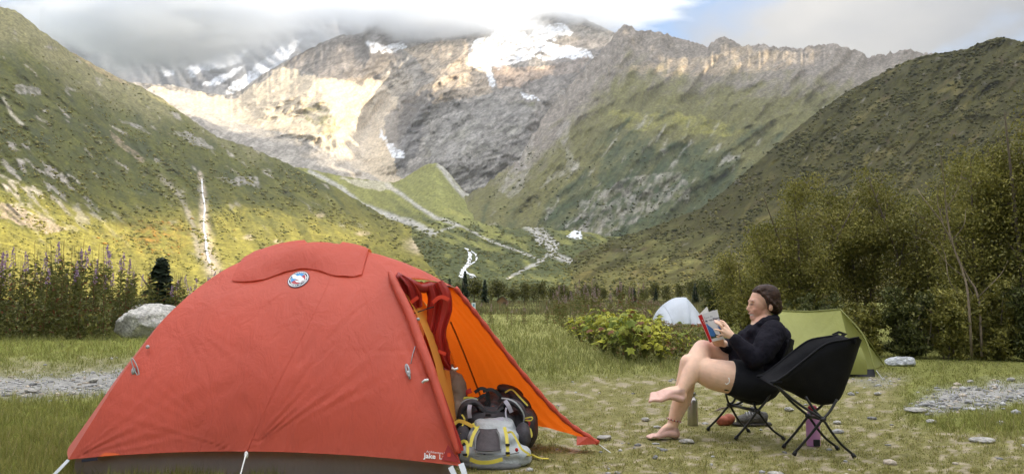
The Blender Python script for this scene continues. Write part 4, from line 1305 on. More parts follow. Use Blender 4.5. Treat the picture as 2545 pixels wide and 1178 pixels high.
for k, (px, py) in enumerate(spots):
    b = gr(px, py)
    fol, um = BP[k % 6]
    root = empty('broad_leaved_plant', (b[0], b[1], float(gz(b[0], b[1]))), ('broad leaved plant with dried brown umbels' if um else 'yellow green broad leaved plant without umbels') + (' at the front of the weedy clump' if py > 870 else ' in the middle of the weedy clump' if py > 842 else ' at the back of the weedy clump'), 'plant', 'broad leaved plants in the weedy clump')
    tp = np.interp(px, [1400, 1480, 1580, 1640, 1720, 1800], [785, 758, 760, 790, 808, 815]) + random.uniform(0, 22)
    s = max(0.35, (1 - (tp - HZ) / FPX * b[1])) / 0.68
    root.scale = (s, s, s * random.uniform(0.9, 1.1)); root.rotation_euler = (0, 0, random.uniform(0, 6.28))
    link('foliage', fol, root)
    if um: link('dried_umbel', um, root)

# leafy filler of that clump
def clump_filler():
    n = 9000
    px = RNG.uniform(1400, 1800, n); py = 826 + 74 * RNG.random(n)
    k = inpoly(px, py, [(1400, 840), (1450, 830), (1760, 835), (1760, 880), (1660, 905), (1540, 898), (1470, 866)])
    px, py = px[k], py[k]; n = len(px)
    Y = FPX / (py - HZ); x = (px - W / 2) / FPX * Y
    z = RNG.random(n) * 0.38
    C = lerp((0.07, 0.085, 0.025), (0.24, 0.22, 0.06), RNG.random(n)); C[RNG.random(n) < 0.1] = (0.17, 0.08, 0.045)
    V, F, C = leaf_mesh(np.stack([x, Y, z], -1), unit(n), RNG.uniform(0.04, 0.09, n), RNG.uniform(0.02, 0.045, n), C)
    tag(link('weeds', mkmesh('weeds', V, F, M_leaf, False, C)), 'tangle of low weeds between the broad leaved plants', 'weeds', kind='stuff')
clump_filler()

# ---- trees of the valley floor
def conifer_mesh(seed):
    rg = np.random.default_rng(seed)
    V, F, C = [], [], []; n0 = 0
    for lv in range(22):
        z = 0.07 + 0.92 * lv / 22
        r = 0.21 * (1 - z) ** 0.85 + 0.012
        for k in range(13):
            an = rg.uniform(0, 6.28); l = r * rg.uniform(0.65, 1.2); w = 0.035 + 0.05 * r
            d = np.array([math.cos(an), math.sin(an), 0]); s = np.array([-d[1], d[0], 0])
            zz = z + rg.uniform(-0.015, 0.015)
            V += [np.array([0, 0, zz + 0.02]), d * l * 0.6 + s * w + [0, 0, zz - 0.01], d * l + [0, 0, zz - 0.045], d * l * 0.6 - s * w + [0, 0, zz - 0.01]]
            F += [(n0, n0 + 1, n0 + 2), (n0, n0 + 2, n0 + 3)]; n0 += 4
            C += [np.array((0.028, 0.042, 0.022)) * rg.uniform(0.6, 1.6)] * 4
    return mkmesh('crown', V, F, M_leaf, False, np.array(C))
def decid_mesh(seed, n=900, tone=0):
    rg = np.random.default_rng(seed)
    cl = rg.normal(size=(26, 3)); cl /= np.linalg.norm(cl, axis=1)[:, None]
    cl = cl * rg.uniform(0.3, 1, (26, 1)) * [0.27, 0.27, 0.38] + [0, 0, 0.56]
    w = rg.integers(0, 26, n)
    P = cl[w] + rg.normal(0, 0.075, (n, 3)); P[:, 2] = P[:, 2].clip(0.02, 1.02)
    C = lerp((0.085, 0.088, 0.025), (0.25, 0.23, 0.07), np.clip(rg.random(n) * 0.7 + rg.normal(0, 0.2, 26)[w], 0, 1))
    nn = rg.normal(size=(n, 3)); nn /= np.linalg.norm(nn, axis=1)[:, None]
    V, F, C = leaf_mesh(P, nn, 0.075, 0.055, C)
    return mkmesh('crown', V, F, M_leaf, False, C)
def trunk_mesh():
    m = MB().tube([(0, 0, -0.02), (0.01, 0, 0.4), (0, 0, 0.85)], [0.022, 0.015, 0.004], 6)
    m.tube([(0.01, 0, 0.35), (0.08, 0.03, 0.55), (0.12, 0.05, 0.7)], [0.01, 0.007, 0.003], 4)
    m.tube([(0.01, 0, 0.3), (-0.09, -0.02, 0.5), (-0.13, 0.0, 0.68)], [0.01, 0.007, 0.003], 4)
    V, F, _ = m.arrays()
    return mkmesh('trunk', V, F, M_bark, True)
TK = trunk_mesh(); CON = [conifer_mesh(600 + k) for k in range(3)]; DEC = [decid_mesh(620 + k) for k in range(4)]
def far_tree(kind, px, top, Y, wide, label, group, v=0):
    x = (px - W / 2) / FPX * Y
    z0 = float(gz(x, Y))
    h = CAMH - z0 + (HZ - top) / FPX * Y
    root = empty('spruce_tree' if kind == 'c' else 'broadleaf_tree', (x, Y, z0), label, 'tree', group)
    s = h * wide
    root.scale = (s, s, h); root.rotation_euler = (0, 0, random.uniform(0, 6.28))
    link('trunk', TK, root)
    link('crown', (CON if kind == 'c' else DEC)[v % (3 if kind == 'c' else 4)], root)
for k, (px, top, Y, wd, lab) in enumerate([
        (1156, 671, 150, 1.0, 'tall dark spruce just right of the red tent brow'), (1205, 693, 150, 1.2, 'dark spruce between the notice sign and the wooden hut'),
        (1118, 690, 170, 1.0, 'spruce partly hidden by the red tent'), (1727, 703, 120, 1.3, 'dark spruce above the white tent'),
        (1629, 714, 160, 1.2, 'small dark spruce left of the white tent'), (402, 636, 36, 2.3, 'young dark spruce behind the boulders on the left'),
        (1575, 716, 200, 1.3, 'small spruce on the far meadow edge left of the white tent'), (655, 700, 60, 1.2, 'small spruce at the left edge of the red tent')]):
    far_tree('c', px, top, Y, wd, lab, 'dark spruces', k)
for k, (px, top, Y) in enumerate([(1178, 684, 160), (1240, 688, 165), (1275, 706, 150), (1303, 700, 150), (1344, 694, 155), (1372, 704, 170), (1415, 712, 190), (1455, 706, 200), (1500, 712, 190), (1540, 704, 210), (1600, 708, 180), (1655, 708, 190), (1690, 700, 170), (1760, 694, 150), (1790, 690, 120), (1820, 670, 110), (1098, 700, 190), (1140, 695, 200), (1222, 698, 210), (1325, 706, 220), (1395, 700, 230), (1480, 700, 240), (1570, 700, 235), (1625, 698, 240), (1715, 690, 220), (1745, 686, 200)]):
    far_tree('d', px, top, Y, random.uniform(0.75, 1.25), 'broadleaf tree of the valley belt ' + ('beside the spruces right of the red tent' if px < 1260 else 'right of the wooden hut' if px < 1400 else 'behind the faded fireweed' if px < 1610 else 'above the white tent'), 'trees across the valley floor', k)

# ---- scrub on the mountainsides
def scrub():
    P, S, C = [], [], []
    def put(name, n, wfun, smin, smax, c0, c1, lift=0.12):
        L = LAYERS[name]
        px = RNG.uniform(max(L['px'][0], -40), min(L['px'][-1], 2600), n); t = RNG.random(n)
        R, nc = L['PX'].shape
        ci = ((px - L['px'][0]) / (L['px'][1] - L['px'][0])).astype(int).clip(0, nc - 1); ri = (t * (R - 1)).astype(int)
        # even spread over the picture: accept by column height
        y = L['PY'][ri, ci]; q = L['P'][ri, ci]
        w = wfun(px, y) * np.clip((L['by'] - L['ty'])[ci] / (L['by'] - L['ty']).max(), 0.05, 1)
        k = RNG.random(n) < w
        q = q[k]; m = len(q)
        s = RNG.uniform(smin, smax, m) * RNG.uniform(0.6, 1.3, m) * 0.85 * np.clip(q[:, 1] / 700, 0.45, 1.9)
        P.append(q + np.stack([RNG.normal(0, 2, m), RNG.normal(0, 2, m), s * lift], -1))
        S.append(np.stack([s * RNG.uniform(0.8, 1.4, m), s * RNG.uniform(0.8, 1.4, m), s * RNG.uniform(0.45, 0.85, m)], -1))
        big = N(px[k], y[k], 90, 40, 0, 515, 3)
        C.append(lerp(c0, c1, np.clip(RNG.random(m) + 0.5 * big, 0, 1)) * RNG.uniform(0.7, 1.25, (m, 1)))
    put('left_slope', 60000, lambda x, y: np.clip(0.25 + 2.0 * N(x, y, 70, 30, 40, 501), 0, 1) * sstep(120, 420, y), 0.7, 2.4, (0.105, 0.11, 0.033), (0.24, 0.215, 0.058))
    put('left_slope', 2600, lambda x, y: np.exp(-((x - 380) / 130) ** 2 - ((y - 590) / 50) ** 2), 1.0, 2.2, (0.22, 0.15, 0.04), (0.34, 0.19, 0.04))
    put('right_slope', 62000, lambda x, y: np.clip(0.4 + 1.6 * N(x, y, 60, 26, -40, 502), 0, 1), 0.8, 2.6, (0.042, 0.047, 0.016), (0.14, 0.125, 0.04))
    put('valley_floor', 24000, lambda x, y: np.clip(0.4 + 1.3 * N(x, y, 70, 22, 20, 123, 5), 0, 1) * sstep(520, 600, y), 1.0, 2.4, (0.075, 0.085, 0.027), (0.18, 0.17, 0.055))
    put('right_peaks', 22000, lambda x, y: np.clip(0.1 + 1.4 * N(x, y, 60, 30, -50, 503), 0, 1) * sstep(330, 420, y), 1.0, 2.4, (0.055, 0.065, 0.03), (0.12, 0.12, 0.05))
    scatter_blobs('scrub', np.concatenate(P), np.concatenate(S), np.concatenate(C), mat('scrub', (1, 1, 1), rough=0.9, attr='col', noise=0.5, nscale=1.2, bump=0.3, bscale=1.5, spec=0.1), -1, 0.22, 'alder and juniper scrub covering the valley sides', 'scrub', smooth=True)
scrub()

# ---- falling water on the slopes
def water():
    mt = mat('white_water', (0.78, 0.8, 0.83), rough=0.35, noise=0.25, nscale=0.35, spec=0.5)
    def ribbon(name, lay, pts, wpx):
        L = LAYERS[lay]
        def depth(x, y):
            c = int(np.clip((x - L['px'][0]) / (L['px'][1] - L['px'][0]), 0, len(L['px']) - 1))
            col = L['PY'][:, c]
            return float(np.interp(-y, -col, L['D'][:, c]))
        p = spline([(a, b, 0) for a, b in pts], 30)
        p[:, 0] += 1.6 * fbm(np.stack([p[:, 1] / 9, p[:, 0] * 0], -1), 3, 77)
        rows = []
        for i, (a, b, _) in enumerate(p):
            w_ = np.interp(i, [0, 29], wpx) * (1 + 0.35 * math.sin(i * 2.1))
            d = depth(a, b)
            k = d / FPX
            rows.append([at(a - w_ / 2, b, depth(a - w_ / 2, b) - 3.0), at(a, b, d - 3.0 - 0.6 * w_ * k), at(a + w_ / 2, b, depth(a + w_ / 2, b) - 3.0)])
        m = MB().grid(np.array(rows))
        tag(m.build(name, mt, None, True), kind='structure')
    ribbon('waterfall', 'left_slope', [(501, 445), (504, 480), (509, 520), (506, 560), (511, 590), (514, 625), (522, 655)], (2.5, 5))
    lay = 'left_slope'
    ribbon('waterfall', 'valley_floor', [(1158, 616), (1168, 630), (1166, 650), (1158, 662), (1150, 672), (1146, 690)], (7, 12))
    ribbon('waterfall', 'valley_floor', [(1168, 622), (1182, 632), (1184, 645), (1172, 656), (1160, 664)], (4, 5))
    ribbon('stream', 'valley_floor', [(1150, 668), (1160, 678), (1172, 682), (1176, 690)], (8, 14))
water()
# ------------------------------------------------------------------ the red tent
def fabric(name, col, tcol, trans, rough=0.5, spec=0.35, fine=0.25, scale=55.0):
    b = NB(name)
    tcn = b.n('ShaderNodeTexCoord')
    n1_ = b.n('ShaderNodeTexNoise', {'Vector': tcn.outputs['Object'], 'Scale': 2.2, 'Detail': 3.0})
    mr = b.n('ShaderNodeMapRange', {'Value': n1_.outputs['Fac'], 'From Min': 0.3, 'From Max': 0.7, 'To Min': 0.9, 'To Max': 1.08})
    c = b.n('ShaderNodeVectorMath', {0: rgba(col)[:3], 'Scale': mr.outputs[0]}, operation='SCALE')
    nz = b.n('ShaderNodeTexNoise', {'Vector': b.n('ShaderNodeMapping', {'Vector': tcn.outputs['Object'], 'Scale': (1.0, 1.0, 0.45), 'Rotation': (0, 0.5, 0)}).outputs[0], 'Scale': scale, 'Detail': 3.0, 'Roughness': 0.55})
    nw = b.n('ShaderNodeTexNoise', {'Vector': b.n('ShaderNodeMapping', {'Vector': tcn.outputs['Object'], 'Scale': (1.0, 1.0, 0.3), 'Rotation': (0, -0.6, 0)}).outputs[0], 'Scale': 9.0, 'Detail': 4.0, 'Roughness': 0.6, 'Distortion': 0.6})
    b1 = b.n('ShaderNodeBump', {'Height': nw.outputs['Fac'], 'Strength': fine, 'Distance': 0.03})
    b2 = b.n('ShaderNodeBump', {'Height': nz.outputs['Fac'], 'Strength': fine * 0.6, 'Distance': 0.006, 'Normal': b1.outputs[0]})
    p = b.n('ShaderNodeBsdfPrincipled', {'Base Color': c.outputs[0], 'Roughness': rough, 'Specular IOR Level': spec, 'Normal': b2.outputs[0]})
    tr = b.n('ShaderNodeBsdfTranslucent', {'Color': rgba(tcol), 'Normal': b2.outputs[0]})
    b.surf(b.n('ShaderNodeMixShader', {0: trans, 1: p.outputs[0], 2: tr.outputs[0]}).outputs[0])
    return b.m
M_fly = fabric('red_nylon', (0.565, 0.093, 0.056), (0.95, 0.24, 0.07), 0.25, fine=0.4)
M_fly_in = fabric('orange_lit_nylon', (0.62, 0.085, 0.02), (0.95, 0.17, 0.01), 0.5)
M_flap = fabric('dark_red_nylon', (0.36, 0.03, 0.025), (0.6, 0.06, 0.03), 0.2, rough=0.35, spec=0.5)
M_inner = fabric('orange_mesh', (0.72, 0.34, 0.06), (0.9, 0.45, 0.08), 0.4)
M_tub = fabric('grey_floor_nylon', (0.28, 0.23, 0.20), (0.3, 0.17, 0.11), 0.15, rough=0.45)
M_cord = mat('grey_cord', (0.42, 0.43, 0.45), rough=0.8)
M_white = mat('white_cord', (0.75, 0.75, 0.74), rough=0.7)
M_black = mat('black_plastic', (0.018, 0.018, 0.02), rough=0.5)

def pts3(c):
    return np.array([at(a, b, d) for a, b, d in c])
YC = 5.05
def mirror(P):
    q = np.array(P, float).copy(); q[..., 1] = 2 * YC - q[..., 1]; return q
def arc(c, n):
    p = spline(pts3(c), 80)
    s = np.concatenate([[0], np.cumsum(np.linalg.norm(np.diff(p, axis=0), axis=1))])
    t = np.linspace(0, s[-1], n)
    return np.stack([np.interp(t, s, p[:, k]) for k in range(3)], -1)
RP = [(1148, 1158, 4.2), (1105, 1035, 4.28), (1070, 930, 4.38), (1040, 850, 4.48), (1012, 775, 4.6), (985, 715, 4.72), (955, 665, 4.86), (910, 625, 5.0)]
LP = [(170, 1141, 4.30), (230, 1045, 4.36), (290, 950, 4.44), (345, 875, 4.54), (400, 803, 4.65), (450, 752, 4.74), (500, 710, 4.84), (555, 672, 4.93), (610, 645, 5.02)]
tent = empty('red_tent', (-1.38, 5.05, 0), 'large red dome tent with its orange vestibule door open', 'tent')

def near_panel(rows=110, cols=170):
    Lp, Rp = arc(LP, rows), arc(RP, rows)
    t = np.linspace(0, 1, cols)
    s = np.linspace(0, 1, rows)
    P = Lp[:, None] * (1 - t)[None, :, None] + Rp[:, None] * t[None, :, None]
    T, S = np.meshgrid(t, s)
    P[..., 2] += 0.06 * 4 * T * (1 - T) * (1 - S) ** 7
    P[..., 1] -= 0.05 * np.sin(np.pi * T) * np.sin(np.pi * S)
    P[..., 2] += 0.03 * np.sin(np.pi * T) * S ** 2
    # creases fanning out of the tie-outs
    px, py = topx(P)
    def fan(cx, cy, k, reach, amp, lo, hi, seed):
        dx, dy = px - cx, cy - py
        a = np.arctan2(dy, dx); r = np.hypot(dx, dy)
        m = sstep(lo, lo + 0.18, a) * (1 - sstep(hi - 0.18, hi, a))
        ph = k * a + 1.5 * fbm(np.stack([a * 4, r / 260], -1), 2, seed)
        return amp * np.sin(ph) * m * np.exp(-r / reach) * sstep(0, 30, r) * np.abs(fbm(np.stack([a * 7, r / 160], -1), 2, seed + 4) + 0.35)
    d = fan(612, 1125, 60, 330, 0.008, 0.35, 1.25, 3) + fan(612, 1125, 56, 240, 0.007, 2.35, 3.1, 4)
    d += fan(1148, 1165, 46, 300, 0.02, 1.75, 2.1, 5) + fan(170, 1145, 40, 260, 0.008, 0.1, 0.85, 6)
    d += fan(430, 770, 36, 160, 0.006, -1.4, -0.3, 8) + fan(980, 690, 40, 200, 0.006, -2.6, -1.75, 9)
    d += 0.006 * fbm(np.stack([px / 120, py / 200], -1), 3, 12)
    # horizontal fold line at 870
    d += -0.004 * np.exp(-((py - 872 + 0.0 * px) / 3.0) ** 2) * sstep(820, 900, px)
    P[..., 1] -= d
    return P
NP_ = near_panel()
fly = MB().grid(NP_, flip=False).build('rainfly', M_fly, tent, True)
FLYBVH = BVHTree.FromPolygons([tuple(v) for v in NP_.reshape(-1, 3).tolist()], [(j * 170 + i, j * 170 + i + 1, (j + 1) * 170 + i + 1, (j + 1) * 170 + i) for j in range(109) for i in range(169)])
# the other sides
rows = 40
Lp, Rp = arc(LP, rows), arc(RP, rows)
t = np.linspace(0, 1, 30)
back = mirror(NP_[::3, ::5])
MB().grid(back, flip=True).build('back_panel', M_fly, tent, True)
ls = Lp[:, None] * (1 - t)[None, :, None] + mirror(Lp)[:, None] * t[None, :, None]
ls[..., 0] -= (0.30 * np.sin(np.pi * t)[None] * np.linspace(1, 0, rows)[:, None])
MB().grid(ls).build('side_panel', M_fly, tent, True)

# ridge vent cap
hl, hr = Lp[-1], Rp[-1]
cap = []
for v in np.linspace(-1, 1, 13):
    row = []
    for u in np.linspace(0, 1, 40):
        p = hl * (1 - u) + hr * u
        p = p + np.array([0, v * (0.20 + 0.03 * math.sin(u * 9)), 0])
        hit = FLYBVH.ray_cast(Vector((p[0], YC - abs(p[1] - YC), 3.0)), Vector((0, 0, -1)))[0]
        zf = hit.z if hit is not None else p[2]
        zz = 0.062 * (np.sin(np.pi * np.clip(u, 0, 1)) ** 0.6) * (1 - abs(v) ** 3)
        p[2] = max(zf, 1.15 if abs(v) < 0.99 else zf) + zz + 0.008 * float(fbm(np.array([u * 9, v * 2.0]), 3, 31)) + 0.012
        p[0] += (u - 0.5) * 0.03
        row.append(p)
    cap.append(row)
MB().grid(np.array(cap)).build('vent_cap', M_fly, tent, True)

# brow above the door, and the far half of the vestibule
N1 = at(975, 688, 4.78); B1 = at(1131, 716, 5.08); F1 = mirror(N1)
rim = spline([N1, (N1 + B1) / 2 + np.array([0.02, -0.03, 0.02]), B1, (F1 + B1) / 2 + np.array([0.02, 0.03, 0.02]), F1], 41)
HR = Rp[-1]
pole_near = np.array([p for p in Rp if p[2] > N1[2]])
br = []
for k, s_ in enumerate(np.linspace(0, 1, 16)):
    a0 = HR * (1 - s_) + rim * s_
    a0[:, 2] += 0.03 * np.sin(np.pi * s_) * np.sin(np.linspace(0, np.pi, 41))
    a0 += (0.005 * fbm(a0 * 9, 3, 35))[:, None]
    br.append(a0)
MB().grid(np.array(br)).build('brow_panel', M_fly, tent, True)
ridge = spline(pts3([(1131, 716, 5.08), (1200, 803, 5.09), (1300, 931, 5.11), (1400, 1041, 5.14), (1486, 1101, 5.15)]), 60)
farfoot = np.array([-0.42, 5.9, 0.06])
farpole = spline([F1 + np.array([0.0, -0.02, 0.0]), F1 * 0.55 + farfoot * 0.45 + np.array([0.10, 0.06, 0.10]), farfoot], 60)
vt = np.linspace(0, 1, 44)
vp = ridge[:, None] * (1 - vt)[None, :, None] + farpole[:, None] * vt[None, :, None]
s_ = np.linspace(0, 1, 60)[:, None]
vp[..., 2] += 0.07 * np.sin(np.pi * vt)[None] * s_ ** 6
vp[..., 1] += 0.05 * np.sin(np.pi * vt)[None] * np.sin(np.pi * s_)
vp[..., 1] += 0.012 * np.sin(vt * 46 + 2.5 * fbm(np.stack(np.broadcast_arrays(vt[None] * 5, s_ * 2), -1), 2, 41)) * (0.3 + 0.7 * s_) * np.exp(-((vt - 0.35) / 0.4) ** 2)[None]
MB().grid(vp).build('vestibule_panel', M_fly_in, tent, True)
# red hem along the ridge of the vestibule
hem = MB().tube(ridge + np.array([0.0, -0.012, 0.004]), 0.016 + 0.003 * np.sin(np.arange(60) * 1.3), 8)
hem.build('vestibule_hem', M_fly, tent, True)
tip = ridge[-1]
q = at(1434, 1083, 5.12); q2 = at(1433, 1106, 5.08)
MB().slab([tip + np.array([0.01, -0.02, 0]), q2, q, (q + tip) / 2 + np.array([0, -0.02, 0.02])], (0, 1, 0), 0.004).build('vestibule_corner', M_fly, tent)

# rolled door fabric along the near pole, hanging flap, rolled-up bundle
rp = spline(pts3([(968, 676, 4.78), (990, 722, 4.66), (1018, 780, 4.55), (1045, 852, 4.44), (1075, 932, 4.34), (1108, 1032, 4.25), (1138, 1125, 4.2)]), 60)
rr = np.interp(np.linspace(0, 1, 60), [0, .08, .5, .85, 1], [0.012, 0.025, 0.028, 0.022, 0.012]) * (1 + 0.10 * fbm(np.stack([np.arange(60) / 5, np.zeros(60)], -1), 3, 51))
MB().tube(rp, rr, 12).build('pole_sleeve', M_fly, tent, True)
# side skirt gathered behind the sleeve
sk = []
for k, p in enumerate(rp):
    u = k / 59
    wdt = 0.03 + 0.10 * u ** 2.5
    row = [p + np.array([wdt * w_ * 0.35 * (1 - u * 0.6), wdt * w_ * 1.4, -0.01]) + np.array([0.012 * math.sin(w_ * 16 + k * 0.05), 0, 0]) for w_ in np.linspace(0, 1, 12)]
    sk.append(row)
MB().grid(np.array(sk)).build('door_skirt', M_flap, tent, True)

def flapstrip(c, hw, name, seed, depth=0.02):
    n = 40
    p = spline(pts3(c), n)
    w_ = np.interp(np.linspace(0, 1, n), np.linspace(0, 1, len(hw)), hw) * 4.95 / FPX
    rowsP = []
    for k in range(n):
        tt = np.gradient(p, axis=0)[k]; tt /= np.linalg.norm(tt)
        sd = np.cross(tt, [0, 1, 0]); sd /= np.linalg.norm(sd)
        row = []
        for v in np.linspace(-1, 1, 22):
            d = depth * math.sin(v * 7 + k * 0.08 + seed) + 0.5 * depth * math.sin(v * 13 + k * 0.21)
            row.append(p[k] + sd * v * w_[k] + np.array([0, d - 0.01 * abs(v), 0]))
        rowsP.append(row)
    return MB().grid(np.array(rowsP)).build(name, M_flap, tent, True)
flapstrip([(1078, 706, 4.9), (1092, 740, 4.9), (1090, 785, 4.9), (1082, 840, 4.88), (1092, 885, 4.88), (1121, 919, 4.88)], [24, 29, 32, 25, 31, 30, 2], 'door_flap', 1)
flapstrip([(992, 690, 4.76), (1012, 715, 4.76), (1024, 742, 4.76), (1033, 768, 4.76)], [11, 20, 27, 17], 'door_flap', 2)
roll = spline(pts3([(985, 688, 4.78), (1015, 704, 4.82), (1045, 716, 4.88), (1075, 712, 4.95), (1102, 722, 5.0)]), 30)
MB().tube(roll, 0.034 * (1 + 0.25 * fbm(np.stack([np.arange(30) / 2.6, np.zeros(30)], -1), 3, 55)), 10).build('rolled_door', M_flap, tent, True)
for k, (c, hw) in enumerate((([(1016, 756, 4.735), (1028, 747, 4.735), (1040, 738, 4.735)], 4.5), ([(1075, 752, 4.86), (1095, 738, 4.86), (1116, 745, 4.86)], 5), ([(1066, 852, 4.85), (1080, 868, 4.85), (1108, 880, 4.85)], 4))):
    MB().strap(spline(pts3(c), 8), 2 * hw * 4.8 / FPX, (0, -1, 0.2), 0.004).build('binding_tape', mat('bright_red_tape', (0.62, 0.05, 0.02), rough=0.5), tent)

# inner tent: orange wall behind the door, grey tub below
inner = MB()
iw = []
for v in np.linspace(0, 1, 26):
    topl = np.array([-0.72, 4.80 + v * 0.55, 1.12 + 0.05 * math.sin(np.pi * v)]); botl = np.array([-0.36, 4.36 + v * 1.5, 0.24])
    iw.append([topl * (1 - u) + botl * u + np.array([0.05 * math.sin(np.pi * u), 0, 0.05 * math.sin(np.pi * u)]) for u in np.linspace(0, 1, 24)])
inner.grid(np.array(iw))
inner.build('inner_wall', M_inner, tent, True)
tubm = MB()
foot = [(-2.44, 4.36), (-1.4, 4.33), (-0.36, 4.30), (-0.33, 5.05), (-0.36, 5.78), (-1.4, 5.78), (-2.44, 5.74), (-2.46, 5.05), (-2.44, 4.36)]
fp = np.concatenate([np.linspace(foot[i], foot[i + 1], 14)[:-1] for i in range(8)] + [[foot[8]]])
tubrows = []
for zz, ins in ((0.0, 0.0), (0.05, -0.012), (0.11, 0.0), (0.18, 0.03), (0.25, 0.07)):
    c0 = np.array([-1.4, 5.05])
    r_ = fp + (c0 - fp) / np.linalg.norm(c0 - fp, axis=1)[:, None] * ins
    tubrows.append(np.concatenate([r_, np.full((len(fp), 1), zz)], 1) + 0.006 * np.stack([fbm(r_ * 6, 2, 61 + int(zz * 100))] * 3, -1))
tubm.grid(np.array(tubrows))
tubm.build('floor_tub', M_tub, tent, True)
# inner body above the tub, seen dimly under the fly hem
bodyrows = []
for u in np.linspace(0, 1, 12):
    c0 = np.array([-1.4, 5.05]); r_ = fp + (c0 - fp) * (0.10 + 0.72 * u ** 0.9)
    bodyrows.append(np.concatenate([r_, np.full((len(fp), 1), 0.25 + 0.72 * u)], 1))
keep = np.array(bodyrows)[:, np.r_[0:27, 52:len(fp)]] if False else np.array(bodyrows)
MB().grid(keep).build('inner_body', M_inner, tent, True)
# brown tub wall in the doorway with a dark bundle lying in it
m = MB()
m.grid(np.array([[np.array([-0.34 - 0.03 * u, 4.95 + v * 0.75, 0.0 + u * (0.42 * math.sin(np.pi * v) ** 0.5 + 0.05)]) for v in np.linspace(0, 1, 20)] for u in np.linspace(0, 1, 6)]))
m.build('doorway_panel', fabric('brown_nylon', (0.30, 0.12, 0.04), (0.4, 0.18, 0.05), 0.3), tent, True)

# pole inside the doorway
MB().tube(spline(pts3([(1120, 800, 5.2), (1150, 870, 5.3), (1185, 960, 5.4), (1215, 1040, 5.45)]), 20), 0.006, 6).build('inner_pole', mat('dark_orange', (0.35, 0.09, 0.02), rough=0.4), tent, True)
MB().tube(spline(pts3([(1030, 778, 4.72), (1050, 771, 4.8), (1078, 762, 4.88)]), 10), 0.004, 5).build('tie_cord', M_black, tent, True)

def on_fly(px, py, off=0.004):
    o_ = Vector((0, 0, CAMH)); d = Vector(at(px, py, 4.0)) - o_
    hit, nrm, _, _ = FLYBVH.ray_cast(o_, d.normalized())
    if hit is None:
        return at(px, py, 4.6)
    if nrm.dot(d) > 0: nrm = -nrm
    return np.array(hit + nrm * off)

def fly_poly(pxs, off, mt, name, parent, smooth=False):
    P = np.array([on_fly(a, b, off) for a, b in pxs])
    c = P.mean(0)
    m = MB(); n = len(P)
    m.add(np.concatenate([[on_fly(*np.mean(np.array(pxs), 0), off)], P]), [(0, 1 + i, 1 + (i + 1) % n) for i in range(n)])
    return m.build(name, mt, parent)

for c_ in ([(614, 1121), (655, 1025), (715, 905), (770, 800), (815, 705), (838, 655)],):
    q_ = spline([(a, b, 0) for a, b in c_], 30)
    MB().tube(np.array([on_fly(a, b, 0.0002) for a, b, _ in q_]), 0.0014, 5).build('seam', M_fly, tent, True)
# round badge on the near panel
def ellipse(rx, ry, n=28, a0=0, a1=360):
    ca, sa = math.cos(math.radians(-24)), math.sin(math.radians(-24))
    an = np.radians(np.linspace(a0, a1, n, endpoint=(a1 - a0) < 359))
    x, y = rx * np.cos(an), -ry * np.sin(an)
    return [(742 + a * ca - b * sa, 695.5 + a * sa + b * ca) for a, b in zip(x, y)]
bd = fly_poly(ellipse(28.5, 18.5), 0.004, mat('badge_navy', (0.02, 0.03, 0.06), rough=0.5), 'badge', tent)
fly_poly(ellipse(26.5, 16.8), 0.0055, mat('badge_white', (0.78, 0.78, 0.8), rough=0.5), 'badge_ring', bd)
fly_poly(ellipse(24.2, 15.2), 0.007, MATS['badge_navy'], 'badge_ring', bd)
fly_poly(ellipse(20.5, 12.6), 0.0085, MATS['badge_white'], 'badge_ring', bd)
fly_poly(ellipse(19.2, 11.7), 0.010, mat('badge_red', (0.45, 0.06, 0.08), rough=0.5), 'badge_field', bd)
fly_poly(ellipse(19.2, 11.7, 20, 12, 186), 0.0115, mat('badge_blue', (0.05, 0.28, 0.62), rough=0.5), 'badge_sky', bd)
for poly in ([(727, 688), (735, 686), (740, 690), (747, 688), (752, 692), (757, 696), (756, 701), (748, 703), (742, 700), (736, 697), (729, 696)], [(733, 700), (744, 702), (752, 703), (748, 706), (738, 705)]):
    fly_poly(poly, 0.013, MATS['badge_white'], 'badge_figure', bd)

def text_mesh(body, size, bold=0.0):
    cu = bpy.data.curves.new('txt', 'FONT'); cu.body = body; cu.size = size; cu.offset = bold
    cu.resolution_u = 2
    o = bpy.data.objects.new('txt', cu); COL.objects.link(o)
    dg = bpy.context.evaluated_depsgraph_get(); dg.update()
    me = bpy.data.meshes.new_from_object(o.evaluated_get(dg))
    V = np.array([v.co[:] for v in me.vertices]).reshape(-1, 3); F = [tuple(p.vertices) for p in me.polygons]
    bpy.data.objects.remove(o); bpy.data.curves.remove(cu); bpy.data.meshes.remove(me)
    return V, F

